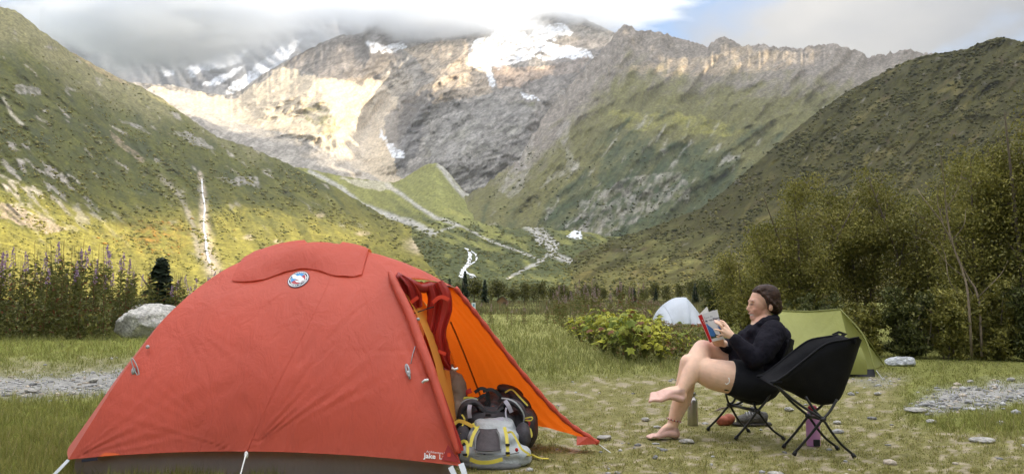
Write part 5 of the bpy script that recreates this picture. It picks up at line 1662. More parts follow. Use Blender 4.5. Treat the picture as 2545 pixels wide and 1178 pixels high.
def fly_text(body, x, y, size, slope, mt, name, bold=0.0, off=0.005):
    V, F = text_mesh(body, size, bold)
    m = MB()
    m.add([on_fly(x + v[0], y - v[1] + slope * v[0], off) for v in V], F)
    return m.build(name, mt, tent)
M_print = mat('white_print', (0.8, 0.78, 0.76), rough=0.6)
fly_text('Architecture by:', 1060, 1124, 8.0, 0.10, M_print, 'printed_lettering', 0.0)
fly_text('Jake', 1054, 1137, 17.5, 0.09, M_print, 'printed_lettering', 0.5)
fly_text('Lah', 1091, 1140, 17.5, 0.09, M_print, 'printed_lettering', 0.0)
def ring_text(body, a0, a1, up):
    ca, sa = math.cos(math.radians(-24)), math.sin(math.radians(-24))
    m = MB()
    for k, ch in enumerate(body):
        if ch == ' ': continue
        V, F = text_mesh(ch, 5.0, 0.08)
        an = math.radians(a0 + (a1 - a0) * k / (len(body) - 1))
        ex, ey = 22.3 * math.cos(an), -13.9 * math.sin(an)
        tx, ty = (math.sin(an) * 22.3, math.cos(an) * 13.9) if up else (-math.sin(an) * 22.3, -math.cos(an) * 13.9)
        l = math.hypot(tx, ty); tx, ty = tx / l, ty / l
        ux, uy = ty, -tx
        P = []
        for v in V:
            a = (v[0] - 1.4) * tx + (v[1] - 1.7) * ux + ex; b = (v[0] - 1.4) * ty + (v[1] - 1.7) * uy + ey
            P.append(on_fly(742 + a * ca - b * sa, 695.5 + a * sa + b * ca, 0.0085))
        m.add(P, F)
    o = m.build('badge_lettering', MATS['badge_white'], bd); o['kind'] = 'stuff'
ring_text('BIG AGNES', 150, 30, True)
ring_text('MOTHER OF COMFORT', 195, 345, False)

# corner reinforcement, tabs, guy lines
fly_poly([(1098, 1142), (1113, 1105), (1124, 1075), (1141, 1140), (1145, 1150)], 0.006, M_flap, 'corner_patch', tent)
fly_poly([(1112, 1134), (1112, 1126), (1118, 1124), (1121, 1128), (1120, 1136)], 0.009, mat('bright_red_tape', (0.62, 0.05, 0.02)), 'corner_button', tent)
fly_poly([(247, 1134), (262, 1124), (296, 1126), (297, 1130)], 0.004, mat('orange_patch', (0.72, 0.12, 0.03), rough=0.5), 'orange_patch', tent)
MB().slab([at(202, 1141, 4.28), at(242, 1136, 4.28), at(241, 1143, 4.28), at(203, 1148, 4.28)], (0, 1, 0), 0.004).build('fabric_tag', mat('tag_dark', (0.03, 0.03, 0.05), rough=0.6), tent)
def strapline(c, w_, mt, name):
    return MB().strap(spline(pts3(c), 10), w_, (0, -1, 0.3), 0.004).build(name, mt, tent)
M_web = mat('pale_webbing', (0.50, 0.52, 0.54), rough=0.7)
strapline([(170, 1143, 4.28), (152, 1162, 4.24), (128, 1186, 4.2)], 0.018, M_web, 'corner_strap')
strapline([(1120, 1160, 4.2), (1132, 1185, 4.15)], 0.028, M_web, 'corner_strap')
strapline([(1146, 1152, 4.18), (1153, 1172, 4.14), (1158, 1200, 4.1)], 0.030, M_web, 'corner_strap')
MB().tube(spline(pts3([(612, 1126, 4.22), (604, 1155, 4.16), (594, 1192, 4.1)]), 10), 0.004, 6).build('guy_line', M_white, tent, True)
MB().ell(at(612, 1130, 4.22), (0.012, 0.008, 0.02), nu=8, nv=6).build('guy_toggle', M_white, tent, True)
MB().tube(spline(pts3([(1486, 1101, 5.14), (1500, 1112, 5.12), (1518, 1124, 5.05)]), 8), 0.003, 5).build('guy_line', M_white, tent, True)
def cordbundle(x, y, tilt, off):
    m = MB()
    for k in range(4):
        c = []
        for a in np.linspace(0, 2 * np.pi, 17):
            u, v = 5.0 * math.cos(a) * (1 - 0.15 * k), 19 * math.sin(a) * (1 - 0.05 * k)
            if v < 0: u *= 0.55
            c.append(on_fly(x + u * math.cos(tilt) - v * math.sin(tilt), y - u * math.sin(tilt) - v * math.cos(tilt), off + 0.005 * k))
        m.tube(np.array(c), 0.0035, 5, cap=False)
    m.ell(on_fly(x + 6 * math.sin(tilt), y + 6 * math.cos(tilt), off + 0.01), (0.012, 0.012, 0.016), nu=8, nv=6)
    return m
b_ = cordbundle(1015, 925, 0.25, 0.012)
b_.tube(np.array([on_fly(a, b, 0.008) for a, b in ((1032, 862), (1027, 880), (1021, 905))]), 0.003, 5)
b_.build('guy_line', M_cord, tent, True)
gl = MB()
for k in range(4):
    c = [at(336 + 5 * math.cos(a) - 18 * math.sin(a) * 0.45, 912 - 22 * math.sin(a), 4.47 - 0.006 * k) for a in np.linspace(0, 2 * np.pi, 17)]
    gl.tube(np.array(c), 0.0035, 5, cap=False)
gl.ell(at(332, 922, 4.46), (0.014, 0.012, 0.022), nu=8, nv=6)
MB().ell(at(367, 862, 4.52), (0.012, 0.012, 0.012), nu=8, nv=6).build('toggle', M_cord, tent, True)
gl.build('guy_line', M_cord, tent, True)
MB().tube(np.array([at(1050, 950, 4.33), at(1056, 945, 4.32), at(1064, 944, 4.31)]), 0.008, 8).build('toggle', M_white, tent, True)
MB().tube(np.array([at(1122, 914, 4.86), at(1130, 918, 4.86), at(1138, 915, 4.86)]), 0.008, 8).build('toggle', M_white, tent, True)
MB().ell(at(1039, 793, 4.6), (0.012, 0.012, 0.01), nu=8, nv=6).build('toggle', M_cord, tent, True)
stake = MB().tube([at(58, 1170, 3.95) * [1, 1, 0] + [0, 0, -0.05], at(58, 1170, 3.95) * [1, 1, 0] + [-0.02, 0.0, 0.09]], 0.006, 6)
stake.build('tent_peg', mat('orange_metal', (0.7, 0.14, 0.02), rough=0.35, metal=0.3), tent)

# ------------------------------------------------------------------ green tent, white tent
def green_tent():
    root = empty('green_tent', gr(2060, 930), 'light green ridge tent pitched behind the empty camp chair', 'tent')
    M_g = fabric('green_nylon', (0.36, 0.37, 0.11), (0.55, 0.55, 0.12), 0.3, fine=0.35, scale=40)
    M_gd = fabric('olive_nylon', (0.26, 0.27, 0.08), (0.4, 0.4, 0.1), 0.25, fine=0.3, scale=40)
    a = at(1938, 772, 10.9); b = at(2088, 768, 10.5); a2 = at(1928, 780, 10.9)
    bl = at(1905, 925, 10.1); br_ = at(2178, 930, 9.95)
    # long near side from ridge to ground, sagging between the poles
    def patch(tl, tr, bl_, br__, name, mt, seed, n=40, sag=0.06, foldx=None):
        u = np.linspace(0, 1, n); P = []
        for v in np.linspace(0, 1, 30):
            top = tl * (1 - u)[:, None] + tr * u[:, None]; bot = bl_ * (1 - u)[:, None] + br__ * u[:, None]
            top = top - np.array([0, 0, 1]) * (0.025 * np.sin(np.pi * u))[:, None]
            r = top * (1 - v) + bot * v
            r[:, 1] += sag * np.sin(np.pi * u) * np.sin(np.pi * v)
            if foldx is not None:
                dx, dv = u - foldx[0], (v - foldx[1]) * 0.8
                ang = np.arctan2(dv, dx); rd = np.hypot(dx, dv)
                r[:, 1] += 0.014 * np.sin(26 * ang) * np.exp(-rd / 0.3) * sstep(0.01, 0.08, rd)
            P.append(r)
        MB().grid(np.array(P)).build(name, mt, root, True)
    patch(a, b, bl, br_ + np.array([-0.25, 0, 0]), 'side_panel', M_g, 3, foldx=(0.42, 0.62))
    foot_r = at(2198, 908, 11.7)
    patch(b, b + np.array([0.02, 0.02, 0]), br_ + np.array([-0.25, 0, 0]), foot_r, 'end_panel', M_gd, 5)
    mb_ = lambda p: np.array([p[0] - 0.2, 2 * 11.0 - p[1] + 0.6, p[2]])
    patch(b, a, foot_r, at(1905, 915, 12.2), 'back_panel', M_g, 6)
    patch(a, a + np.array([-0.02, 0.05, 0]), bl, at(1890, 915, 12.2), 'head_panel', M_gd, 7)
    # flap with emblem hooded over the near end
    hood = []
    for u in np.linspace(0, 1, 24):
        e = at(2030 + 110 * u, 855 - 26 * math.sin(np.pi * u) ** 0.8 + 8 * u, 10.0)
        f_ = at(2020 + 135 * u, 930, 9.9)
        hood.append([e * (1 - v) + f_ * v + np.array([0, -0.06 * math.sin(np.pi * v), 0]) for v in np.linspace(0, 1, 10)])
    MB().grid(np.array(hood)).build('hood_panel', M_gd, root, True)
    # emblem: black angular mark
    em = [(2066, 830), (2084, 822), (2106, 829), (2096, 838), (2088, 834), (2092, 830), (2084, 828), (2076, 834)]
    m = MB().slab([at(x_, y_, 9.90) for x_, y_ in em], (0, -1, 0), 0.004)
    m.slab([at(x_, y_, 9.90) for x_, y_ in ((2078, 842), (2092, 838), (2104, 842), (2096, 845), (2090, 843), (2083, 846))], (0, -1, 0), 0.004)
    m.build('emblem', M_black, root)
    # dark tub along the ground
    MB().grid(np.array([[at(1900 + 275 * u, y_, 10.0 - 0.02 * k) + np.array([0, 0.0, 0]) for u in np.linspace(0, 1, 30)] for k, y_ in enumerate((917, 928, 936))])).build('floor_tub', mat('black_nylon', (0.02, 0.02, 0.026), rough=0.5), root, True)
    MB().tube(spline([a, (a + b) / 2 - [0, 0, 0.02], b], 12), 0.012, 6).build('ridge_pole', M_gd, root, True)
    MB().tube(spline([b, (b + br_) / 2 + [0.08, -0.02, 0.05], br_], 14), 0.010, 6).build('pole_sleeve', M_gd, root, True)
    MB().tube(spline([b, (b + foot_r) / 2 + [0.05, 0, 0.0], foot_r], 14), 0.008, 6).build('pole_sleeve', M_gd, root, True)
    MB().tube([br_ + [0, 0, 0.05], at(2194, 942, 9.7)], 0.004, 5).build('guy_line', M_cord, root)
green_tent()

def white_tent():
    Y = 29.0
    root = empty('white_tent', gr(1690, 812) , 'white dome tent standing farther back beyond the weedy clump', 'tent')
    M_w = fabric('white_nylon', (0.62, 0.66, 0.74), (0.7, 0.74, 0.8), 0.25, fine=0.4, scale=12)
    sil = [(1622, 800), (1632, 775), (1650, 756), (1672, 742), (1690, 739), (1705, 741), (1722, 760), (1738, 782), (1750, 806)]
    p = spline([at(a_, b_, Y) for a_, b_ in sil], 40)
    rows_ = []
    ctr = np.array([at(1687, 805, Y)[0], Y, 0])
    for s_ in np.linspace(-1, 1, 25):
        r = p.copy()
        k = math.cos(s_ * math.pi / 2)
        r[:, 2] = r[:, 2] * (0.12 + 0.88 * k ** 0.7)
        r[:, 0] = ctr[0] + (r[:, 0] - ctr[0]) * (0.72 + 0.28 * k)
        r[:, 1] = Y + s_ * 1.05
        r[:, 1] += 0.02 * np.sin(np.arange(40) * 0.8)
        rows_.append(r)
    MB().grid(np.array(rows_)).build('canopy', M_w, root, True)
    for s0 in (0.25, 0.62):
        i0 = int(s0 * 39)
        MB().tube(np.array([r[i0] + [0, -0.01, 0.01] for r in rows_[:14]]), 0.012, 5).build('pole_seam', M_w, root, True)
    MB().box(at(1735, 812, Y - 1.0), (0.5, 0.1, 0.22)).build('red_groundsheet', mat('red_sheet', (0.28, 0.03, 0.03), rough=0.6), root, bevel=0.03)
white_tent()
# ------------------------------------------------------------------ backpacks
def backpack():
    Y0 = 4.62
    root = empty('backpack', gr(1228, 1156), 'light grey trekking backpack with yellow straps lying in the tent doorway', 'backpack')
    G = mat('grey_pack_nylon', (0.36, 0.39, 0.405), rough=0.6, noise=0.12, nscale=9, bump=0.3, bscale=40)
    GD = mat('grey_dark_nylon', (0.16, 0.165, 0.165), rough=0.65, noise=0.15, nscale=10, bump=0.2, bscale=60)
    DK = mat('charcoal_pad', (0.045, 0.042, 0.048), rough=0.75, noise=0.2, nscale=16, bump=0.3, bscale=90)
    MS = mat('pocket_mesh', (0.07, 0.06, 0.066), rough=0.7, noise=0.3, nscale=40)
    YL = mat('yellow_webbing', (0.55, 0.47, 0.07), rough=0.6)
    LV = mat('lavender_grey_strap', (0.46, 0.44, 0.52), rough=0.7)
    OR = mat('orange_nylon', (0.6, 0.12, 0.03), rough=0.6)
    def Q(x, y, d=0.0): return at(x, y, Y0 + d)
    body = MB()
    body.ell(Q(1228, 1128, 0.22), (0.205, 0.20, 0.085), nu=22, nv=12, power=0.75)
    body.ell(Q(1226, 1098, 0.28), (0.17, 0.20, 0.10), nu=22, nv=12, power=0.75)
    body.ell(Q(1228, 1075, 0.40), (0.15, 0.22, 0.11), nu=22, nv=12, power=0.75)
    body.ell(Q(1296, 1132, 0.16), (0.065, 0.10, 0.062), nu=16, nv=10)
    body.ell(Q(1165, 1130, 0.18), (0.06, 0.11, 0.065), nu=16, nv=10)
    remesh('body', body, 0.011, G, root, 5, lambda c: 0.006 * fbm(c * 16, 3, 71) + 0.004 * np.sin(c[:, 2] * 90 + 3 * fbm(c * 8, 2, 73)))
    base = MB()
    base.ell(Q(1225, 1147, 0.18), (0.20, 0.19, 0.035), nu=20, nv=10, power=0.8)
    remesh('base', base, 0.012, GD, root, 3, lambda c: 0.005 * fbm(c * 14, 3, 75))
    bv = MB()
    # stretch pocket on the face
    def faceP(x, y): # front face of the pack leans back
        return at(x, y, Y0 - 0.005 + (1150 - y) / 100 * 0.20)
    pk = []
    for y_ in np.linspace(1062, 1116, 10):
        hw = np.interp(y_, [1062, 1075, 1116], [22, 29, 31])
        pk.append([faceP(1213 + hw * u, y_) + np.array([0, -0.022 - 0.03 * math.cos(u * 1.4), 0.0]) for u in np.linspace(-1, 1, 12)])
    MB().grid(np.array(pk)).build('stretch_pocket', MS, root, True)
    def st(pts, w_, mt, name, nrm=(0, -1, 0.35), th=0.004):
        return MB().strap(spline(np.array(pts), 14), w_, nrm, th).build(name, mt, root)
    f = lambda x, y, d=-0.05: faceP(x, y) + np.array([0, d, 0])
    st([f(1187, 1058), f(1176, 1080, -0.06), f(1170, 1105, -0.06)], 0.020, YL, 'strap')
    st([f(1254, 1058), f(1259, 1080, -0.06), f(1261, 1100, -0.065), f(1263, 1128, -0.065)], 0.020, YL, 'strap')
    st([f(1140, 1110, -0.02), f(1152, 1092, -0.05), f(1163, 1096, -0.07), f(1164, 1118, -0.07), f(1160, 1130, -0.06)], 0.018, YL, 'strap')
    st([f(1170, 1136, -0.05), f(1190, 1142, -0.065), f(1220, 1142, -0.065), f(1249, 1136, -0.05)], 0.022, YL, 'carry_handle', (0, -1, 0.1))
    st([f(1262, 1072, -0.04), f(1272, 1070, -0.05), f(1282, 1085, -0.05), f(1296, 1110, -0.06), f(1312, 1122, -0.05), f(1318, 1130, -0.03)], 0.012, YL, 'strap')
    st([f(1125, 1058, 0.02), f(1140, 1046, 0.0), f(1160, 1050, -0.02), f(1176, 1058, -0.03)], 0.022, mat('ochre_webbing', (0.55, 0.36, 0.06), rough=0.6), 'strap')
    g0 = gr(1318, 1140)
    st([Q(1312, 1132, 0.05), g0 + [0.0, 0.05, 0.02], gr(1340, 1143) + [0, 0, 0.012], gr(1363, 1144) + [0, 0, 0.01]], 0.016, YL, 'strap', (0, -0.2, 1))
    for (x_, y_) in ((1158, 1122), (1262, 1098), (1262, 1118)):
        MB().box(f(x_, y_, -0.085), (0.026, 0.010, 0.014)).build('buckle', M_black, root, bevel=0.003)
    MB().box(f(1205, 1123, -0.062), (0.014, 0.003, 0.009)).build('fabric_tag', mat('tag_dark', (0.03, 0.03, 0.05)), root)
    MB().ell(f(1284, 1113, -0.05), (0.010, 0.006, 0.012), nu=8, nv=6).build('zip_pull', mat('red_cord', (0.5, 0.02, 0.02)), root, True)
    # harness: padded hip belt curling up, shoulder pads, back panel
    hb = MB()
    hb.tube(spline(np.array([Q(1140, 1062, 0.42), Q(1150, 1012, 0.40), Q(1180, 1000, 0.42), Q(1205, 1030, 0.44)]), 16), [0.03] + [0.045] * 14 + [0.03], 10, flat=0.5)
    remesh('hip_belt', hb, 0.009, DK, root, 3)
    hb = MB()
    hb.tube(spline(np.array([Q(1240, 1022, 0.44), Q(1262, 998, 0.42), Q(1292, 1010, 0.40), Q(1303, 1045, 0.42), Q(1290, 1062, 0.42)]), 16), [0.03] + [0.045] * 14 + [0.03], 10, flat=0.5)
    remesh('hip_belt', hb, 0.009, DK, root, 3)
    bp = MB()
    bp.ell(Q(1225, 1046, 0.46), (0.17, 0.12, 0.075), nu=18, nv=10, power=0.8)
    bp.ell(Q(1215, 1020, 0.62), (0.16, 0.14, 0.08), nu=18, nv=10, power=0.8)
    remesh('back_panel', bp, 0.011, DK, root, 4, lambda c: 0.006 * fbm(c * 15, 3, 81))
    lid = MB()
    lid.ell(Q(1268, 972, 0.70), (0.10, 0.09, 0.04), nu=16, nv=9, rot=Matrix.Rotation(0.35, 3, 'Y'))
    lid.ell(Q(1295, 998, 0.6), (0.09, 0.09, 0.04), nu=16, nv=9, rot=Matrix.Rotation(0.7, 3, 'Y'))
    lid.ell(Q(1165, 1005, 0.6), (0.09, 0.09, 0.04), nu=16, nv=9, rot=Matrix.Rotation(-0.4, 3, 'Y'))
    remesh('shoulder_pads', lid, 0.010, DK, root, 3)
    st([Q(1255, 975, 0.56), Q(1272, 968, 0.56), Q(1290, 985, 0.5), Q(1312, 1008, 0.46)], 0.010, YL, 'piping')
    st([Q(1138, 1012, 0.48), Q(1152, 990, 0.5), Q(1172, 988, 0.5), Q(1188, 994, 0.5)], 0.012, YL, 'piping')
    st([Q(1142, 1005, 0.46), Q(1160, 994, 0.46), Q(1186, 992, 0.48)], 0.014, G, 'piping')
    st([Q(1247, 989, 0.40), Q(1266, 992, 0.36), Q(1285, 1003, 0.34), Q(1302, 1030, 0.34), Q(1300, 1055, 0.36)], 0.009, G, 'piping')
    st([Q(1168, 1005, 0.34), Q(1166, 1020, 0.33), Q(1168, 1038, 0.34)], 0.026, LV, 'strap')
    st([Q(1255, 995, 0.34), Q(1264, 1008, 0.33), Q(1271, 1024, 0.34)], 0.026, LV, 'strap')
    st([Q(1258, 1012, 0.32), Q(1257, 1030, 0.31), Q(1264, 1050, 0.30), Q(1278, 1062, 0.30)], 0.010, LV, 'strap')
    st([Q(1184, 1049, 0.30), Q(1215, 1048, 0.29), Q(1252, 1039, 0.30)], 0.020, LV, 'strap')
    st([Q(1290, 1072, 0.30), Q(1318, 1085, 0.32), Q(1318, 1070, 0.34), Q(1308, 1058, 0.36)], 0.018, YL, 'strap')
    st([Q(1192, 1056, 0.26), Q(1225, 1060, 0.25), Q(1250, 1054, 0.26)], 0.014, M_black, 'strap')
    # dark side pocket, seams round the mesh pocket, compression straps
    for k_, c_ in enumerate(((1150, 1090, 0.30), (1300, 1082, 0.34))):
        sp = MB().ell(Q(*c_), (0.052, 0.14, 0.085), nu=14, nv=9)
        remesh('side_pocket', sp, 0.011, DK, root, 3, lambda c: 0.009 * fbm(c * 18, 3, 85))
    st([f(1182, 1112, -0.055), f(1184, 1085, -0.055), f(1192, 1066, -0.05)], 0.008, GD, 'seam')
    st([f(1245, 1112, -0.055), f(1243, 1085, -0.055), f(1236, 1066, -0.05)], 0.008, GD, 'seam')
    st([f(1182, 1117, -0.058), f(1213, 1119, -0.068), f(1246, 1117, -0.058)], 0.010, GD, 'seam')
    st([f(1150, 1124, -0.045), f(1190, 1127, -0.062), f(1240, 1127, -0.062), f(1290, 1120, -0.05)], 0.006, GD, 'seam')
    st([Q(1148, 1030, 0.34), Q(1155, 1042, 0.32), Q(1150, 1056, 0.32), Q(1146, 1078, 0.2)], 0.010, YL, 'strap')
    st([Q(1190, 1010, 0.36), Q(1206, 1022, 0.33), Q(1232, 1024, 0.33), Q(1250, 1012, 0.36)], 0.014, M_black, 'strap')
    st([Q(1176, 1052, 0.28), Q(1182, 1062, 0.24), Q(1192, 1060, 0.24)], 0.014, YL, 'strap')
    st([Q(1238, 1058, 0.24), Q(1246, 1064, 0.22), Q(1256, 1058, 0.24)], 0.014, YL, 'strap')
    # loose black straps and buckles at the top
    for pts in ([(1180, 975), (1195, 965), (1210, 970), (1213, 990), (1205, 1005)], [(1200, 972), (1222, 968), (1245, 985), (1240, 1000)], [(1190, 990), (1206, 982), (1216, 1000), (1212, 1015)]):
        st([Q(x_, y_, 0.5) for x_, y_ in pts], 0.022, M_black, 'strap')
    MB().box(Q(1213, 1031, 0.34), (0.035, 0.012, 0.016)).build('buckle', M_black, root, bevel=0.003)
    st([Q(1212, 1016, 0.5), Q(1225, 1013, 0.5), Q(1240, 1017, 0.5)], 0.025, OR, 'orange_lining')
backpack()

def backpack2():
    root = empty('backpack', (0.03, 5.25, 0), 'black backpack with red trim lying behind the light grey backpack', 'backpack')
    DK = MATS['charcoal_pad']
    m = MB()
    m.ell(at(1290, 1058, 5.2), (0.13, 0.2, 0.14), nu=20, nv=12, power=0.8)
    m.ell(at(1245, 1015, 5.35), (0.16, 0.2, 0.13), nu=20, nv=12, power=0.8)
    m.ell(at(1300, 1090, 5.15), (0.085, 0.12, 0.07), nu=16, nv=10)
    remesh('body', m, 0.012, mat('black_pack_nylon', (0.03, 0.026, 0.028), rough=0.6, noise=0.2, nscale=10, bump=0.4, bscale=30), root, 4, lambda c: 0.008 * fbm(c * 13, 3, 91))
    RD = mat('red_trim', (0.42, 0.03, 0.025), rough=0.6)
    MB().strap(spline(np.array([at(1120, 1010, 5.2), at(1145, 992, 5.18), at(1160, 975, 5.16), at(1172, 970, 5.16)]), 10), 0.03, (0, -1, 0.3), 0.01).build('strap', RD, root)
    MB().strap(spline(np.array([at(1306, 1040, 5.02), at(1316, 1050, 5.0), at(1312, 1062, 5.0)]), 10), 0.012, (0, -1, 0.3), 0.004).build('strap', RD, root)
    MB().strap(spline(np.array([at(1293, 1083, 5.0), at(1298, 1100, 4.98)]), 6), 0.012, (0, -1, 0.3), 0.004).build('strap', MATS['orange_nylon'], root)
    MB().strap(spline(np.array([at(1300, 1040, 5.0), at(1322, 1036, 4.98), at(1320, 1044, 4.98), at(1305, 1044, 5.0)]), 10), 0.008, (0, -1, 0.3), 0.004).build('strap', MATS['yellow_webbing'], root)
backpack2()
# grey jacket lying in the doorway
m = MB()
m.ell(at(1135, 985, 5.2), (0.075, 0.12, 0.16), nu=16, nv=10); m.ell(at(1122, 945, 5.25), (0.04, 0.08, 0.12), nu=14, nv=9); m.ell(at(1140, 1040, 5.15), (0.10, 0.14, 0.14), nu=14, nv=9)
o = remesh('jacket', m, 0.012, mat('taupe_cloth', (0.17, 0.13, 0.10), rough=0.85, noise=0.2, nscale=12), None, 3, lambda c: 0.014 * fbm(c * 12, 3, 95))
tag(o, 'crumpled taupe jacket bundled inside the tent doorway', 'jacket')

# ------------------------------------------------------------------ sign, hut, bottles, shoes
def sign():
    Y = 40.0
    root = empty('notice_sign', at(1177, 790, Y) * [1, 1, 0], 'small white notice sign on a post beyond the red tent', 'sign')
    MB().box(at(1177, 768, Y) * [1, 1, 0] + [0, 0.03, 0.4], (0.05, 0.05, 0.85)).build('post', M_bark, root)
    c = at(1177, 762, Y)
    bd_ = MB().box(c, (0.21, 0.02, 0.42)).build('board', mat('sign_white', (0.72, 0.76, 0.78), rough=0.5), root)
    MB().box(c + [0.01, -0.012, 0.08], (0.09, 0.004, 0.13)).build('blue_print', mat('sign_blue', (0.16, 0.35, 0.5)), bd_)
    MB().box(c + [0.0, -0.012, -0.13], (0.14, 0.004, 0.07)).build('orange_print', mat('sign_orange', (0.6, 0.35, 0.12)), bd_)
sign()
def hut():
    Y = 140.0
    k = Y / FPX
    b = at(1249, 755, Y) * [1, 1, 0] + np.array([0, 0, -0.2])
    root = empty('wooden_hut', b, 'small brown wooden hut with a gabled roof in front of the far trees', 'hut')
    M_wd = mat('hut_wood', (0.26, 0.15, 0.085), rough=0.85, noise=0.3, nscale=4, stretch=(1, 1, 0.15))
    w_, h_, d_, ap = 27 * k / 2, 0.95, 2.2, 1.75
    V = [(-w_, -d_, 0), (w_, -d_, 0), (w_, -d_, h_), (0, -d_, ap), (-w_, -d_, h_), (-w_, d_, 0), (w_, d_, 0), (w_, d_, h_), (0, d_, ap), (-w_, d_, h_)]
    m = MB().add(np.array(V) + b, [(0, 1, 2, 3, 4), (9, 8, 7, 6, 5), (1, 6, 7, 2), (5, 0, 4, 9)])
    m.build('wall', M_wd, root)
    for sgn in (-1, 1):
        q = np.array([(0, -d_ - .3, ap + .06), (sgn * (w_ + .3), -d_ - .3, h_ - 0.12), (sgn * (w_ + .3), d_ + .3, h_ - 0.12), (0, d_ + .3, ap + .06)]) + b
        MB().slab(q, (0, 0, 1), 0.08).build('roof', mat('hut_roof', (0.10, 0.075, 0.06), rough=0.9), root)
    MB().box(b + [0.35, -d_ - 0.03, 0.4], (0.5, 0.05, 0.8)).build('door', mat('hut_door', (0.12, 0.08, 0.05), rough=0.8), root)
hut()

def lathe(prof, c, n=28):
    m = MB()
    P = np.array([[(r * math.cos(a), r * math.sin(a), z) for a in np.linspace(0, 2 * np.pi, n + 1)] for r, z in prof]) + np.asarray(c)
    return m.grid(P, flip=True)
def steel_bottle():
    b = gr(1722, 1056); b[2] = float(gz(b[0], b[1]))
    root = empty('steel_bottle', b, 'brushed stainless steel water bottle standing on the grass', 'bottle')
    M_st = mat('brushed_steel', (0.42, 0.40, 0.385), rough=0.3, metal=1.0, noise=0.12, nscale=30, stretch=(1, 1, 0.03))
    lathe([(0.0, 0.0), (0.038, 0.0), (0.041, 0.006), (0.041, 0.185), (0.038, 0.20), (0.028, 0.215), (0.0225, 0.222), (0.0225, 0.232), (0.0, 0.232)], b).build('body', M_st, root, True)
    cap_ = lathe([(0.0, 0.230), (0.0235, 0.230), (0.0235, 0.258), (0.020, 0.262), (0.0, 0.262)], b).build('cap', mat('dark_steel', (0.28, 0.27, 0.26), rough=0.35, metal=0.9), root, True)
    MB().tube([b + [0.022, 0, 0.236], b + [0.031, 0, 0.25], b + [0.02, 0, 0.262]], 0.003, 6).build('loop', M_black, cap_, True)
steel_bottle()
def pink_bottle():
    b = gr(2022, 1106); b[2] = float(gz(b[0], b[1]))
    root = empty('pink_bottle', b, 'pink plastic drinking bottle with red cap behind the empty chair', 'bottle')
    M_pk = mat('pink_plastic', (0.62, 0.30, 0.55), rough=0.35, trans=0.2, spec=0.5)
    lathe([(0.0, 0.0), (0.043, 0.0), (0.046, 0.008), (0.046, 0.19), (0.043, 0.21), (0.030, 0.232), (0.026, 0.236), (0.0, 0.236)], b).build('body', M_pk, root, True)
    lathe([(0.0, 0.235), (0.030, 0.235), (0.030, 0.262), (0.020, 0.275), (0.0, 0.275)], b).build('cap', mat('red_plastic', (0.35, 0.03, 0.06), rough=0.4), root, True)
    MB().box(b + [0.005, -0.044, 0.028], (0.045, 0.012, 0.045)).build('label_patch', M_black, root, bevel=0.004)
pink_bottle()
def shoe():
    b = gr(1868, 1058); b[2] = float(gz(b[0], b[1]))
    root = empty('hiking_shoe', b, 'dark grey hiking shoe on the grass under the occupied chair', 'shoe')
    L = 0.30
    up = MB()
    up.tube([b + [-0.115, 0, 0.04], b + [-0.06, 0, 0.05], b + [0.0, 0, 0.062], b + [0.06, 0.0, 0.07], b + [0.12, 0, 0.065]], [0.034, 0.044, 0.048, 0.05, 0.046], 12)
    up.tube([b + [0.05, 0, 0.06], b + [0.075, 0, 0.115]], [0.048, 0.042], 12)
    up.ell(b + [0.012, 0, 0.12], (0.03, 0.025, 0.035), nu=10, nv=8, rot=Matrix.Rotation(-0.4, 3, 'Y'))
    remesh('upper', up, 0.008, mat('shoe_upper', (0.10, 0.095, 0.09), rough=0.85, noise=0.5, nscale=22, bump=0.4, bscale=60), root, 4, lambda c: 0.003 * fbm(c * 30, 2, 97))
    MB().tube([b + [-0.15, 0, 0.018], b + [-0.08, 0, 0.014], b + [0.06, 0, 0.014], b + [0.15, 0, 0.018]], [0.03, 0.048, 0.05, 0.036], 12, flat=0.35).build('sole', mat('shoe_sole', (0.05, 0.045, 0.04), rough=0.8, bump=0.5, bscale=80), root, True)
    for k in range(4):
        x_ = -0.045 + 0.022 * k
        MB().tube([b + [x_, -0.04, 0.085 + 0.006 * k], b + [x_ + 0.006, 0, 0.112 + 0.004 * k], b + [x_, 0.04, 0.085 + 0.006 * k]], 0.003, 5).build('lace', M_cord, root, True)
shoe()
def pouch():
    b = gr(1803, 1056); b[2] = float(gz(b[0], b[1]))
    m = MB()
    m.ell(b + [-0.02, 0, 0.035], (0.05, 0.05, 0.042), nu=16, nv=10, power=0.8); m.ell(b + [0.03, 0.0, 0.045], (0.042, 0.045, 0.05), nu=16, nv=10, power=0.8, rot=Matrix.Rotation(0.5, 3, 'Y'))
    o_ = remesh('shoe_bag', m, 0.007, mat('rust_leather', (0.28, 0.08, 0.045), rough=0.6, noise=0.3, nscale=20), None, 3, lambda c: 0.006 * fbm(c * 26, 3, 99))
    tag(o_, 'small rust red pouch on the grass left of the dark hiking shoe', 'pouch')
pouch()
m = MB().tube(np.array([gr(1774, 1024), gr(1790, 1020) + [0, 0, 0.02], gr(1812, 1016) + [0, 0, 0.015], gr(1836, 1008)]), [0.006, 0.009, 0.008, 0.004], 6)
m.tube(np.array([gr(1812, 1016) + [0, 0, 0.015], gr(1828, 1018) + [0, 0, 0.03]]), [0.005, 0.002], 5)
tag(m.build('dry_stick', M_bark, None, True), 'dry brown stick lying on the grass beyond the rust pouch', 'stick')
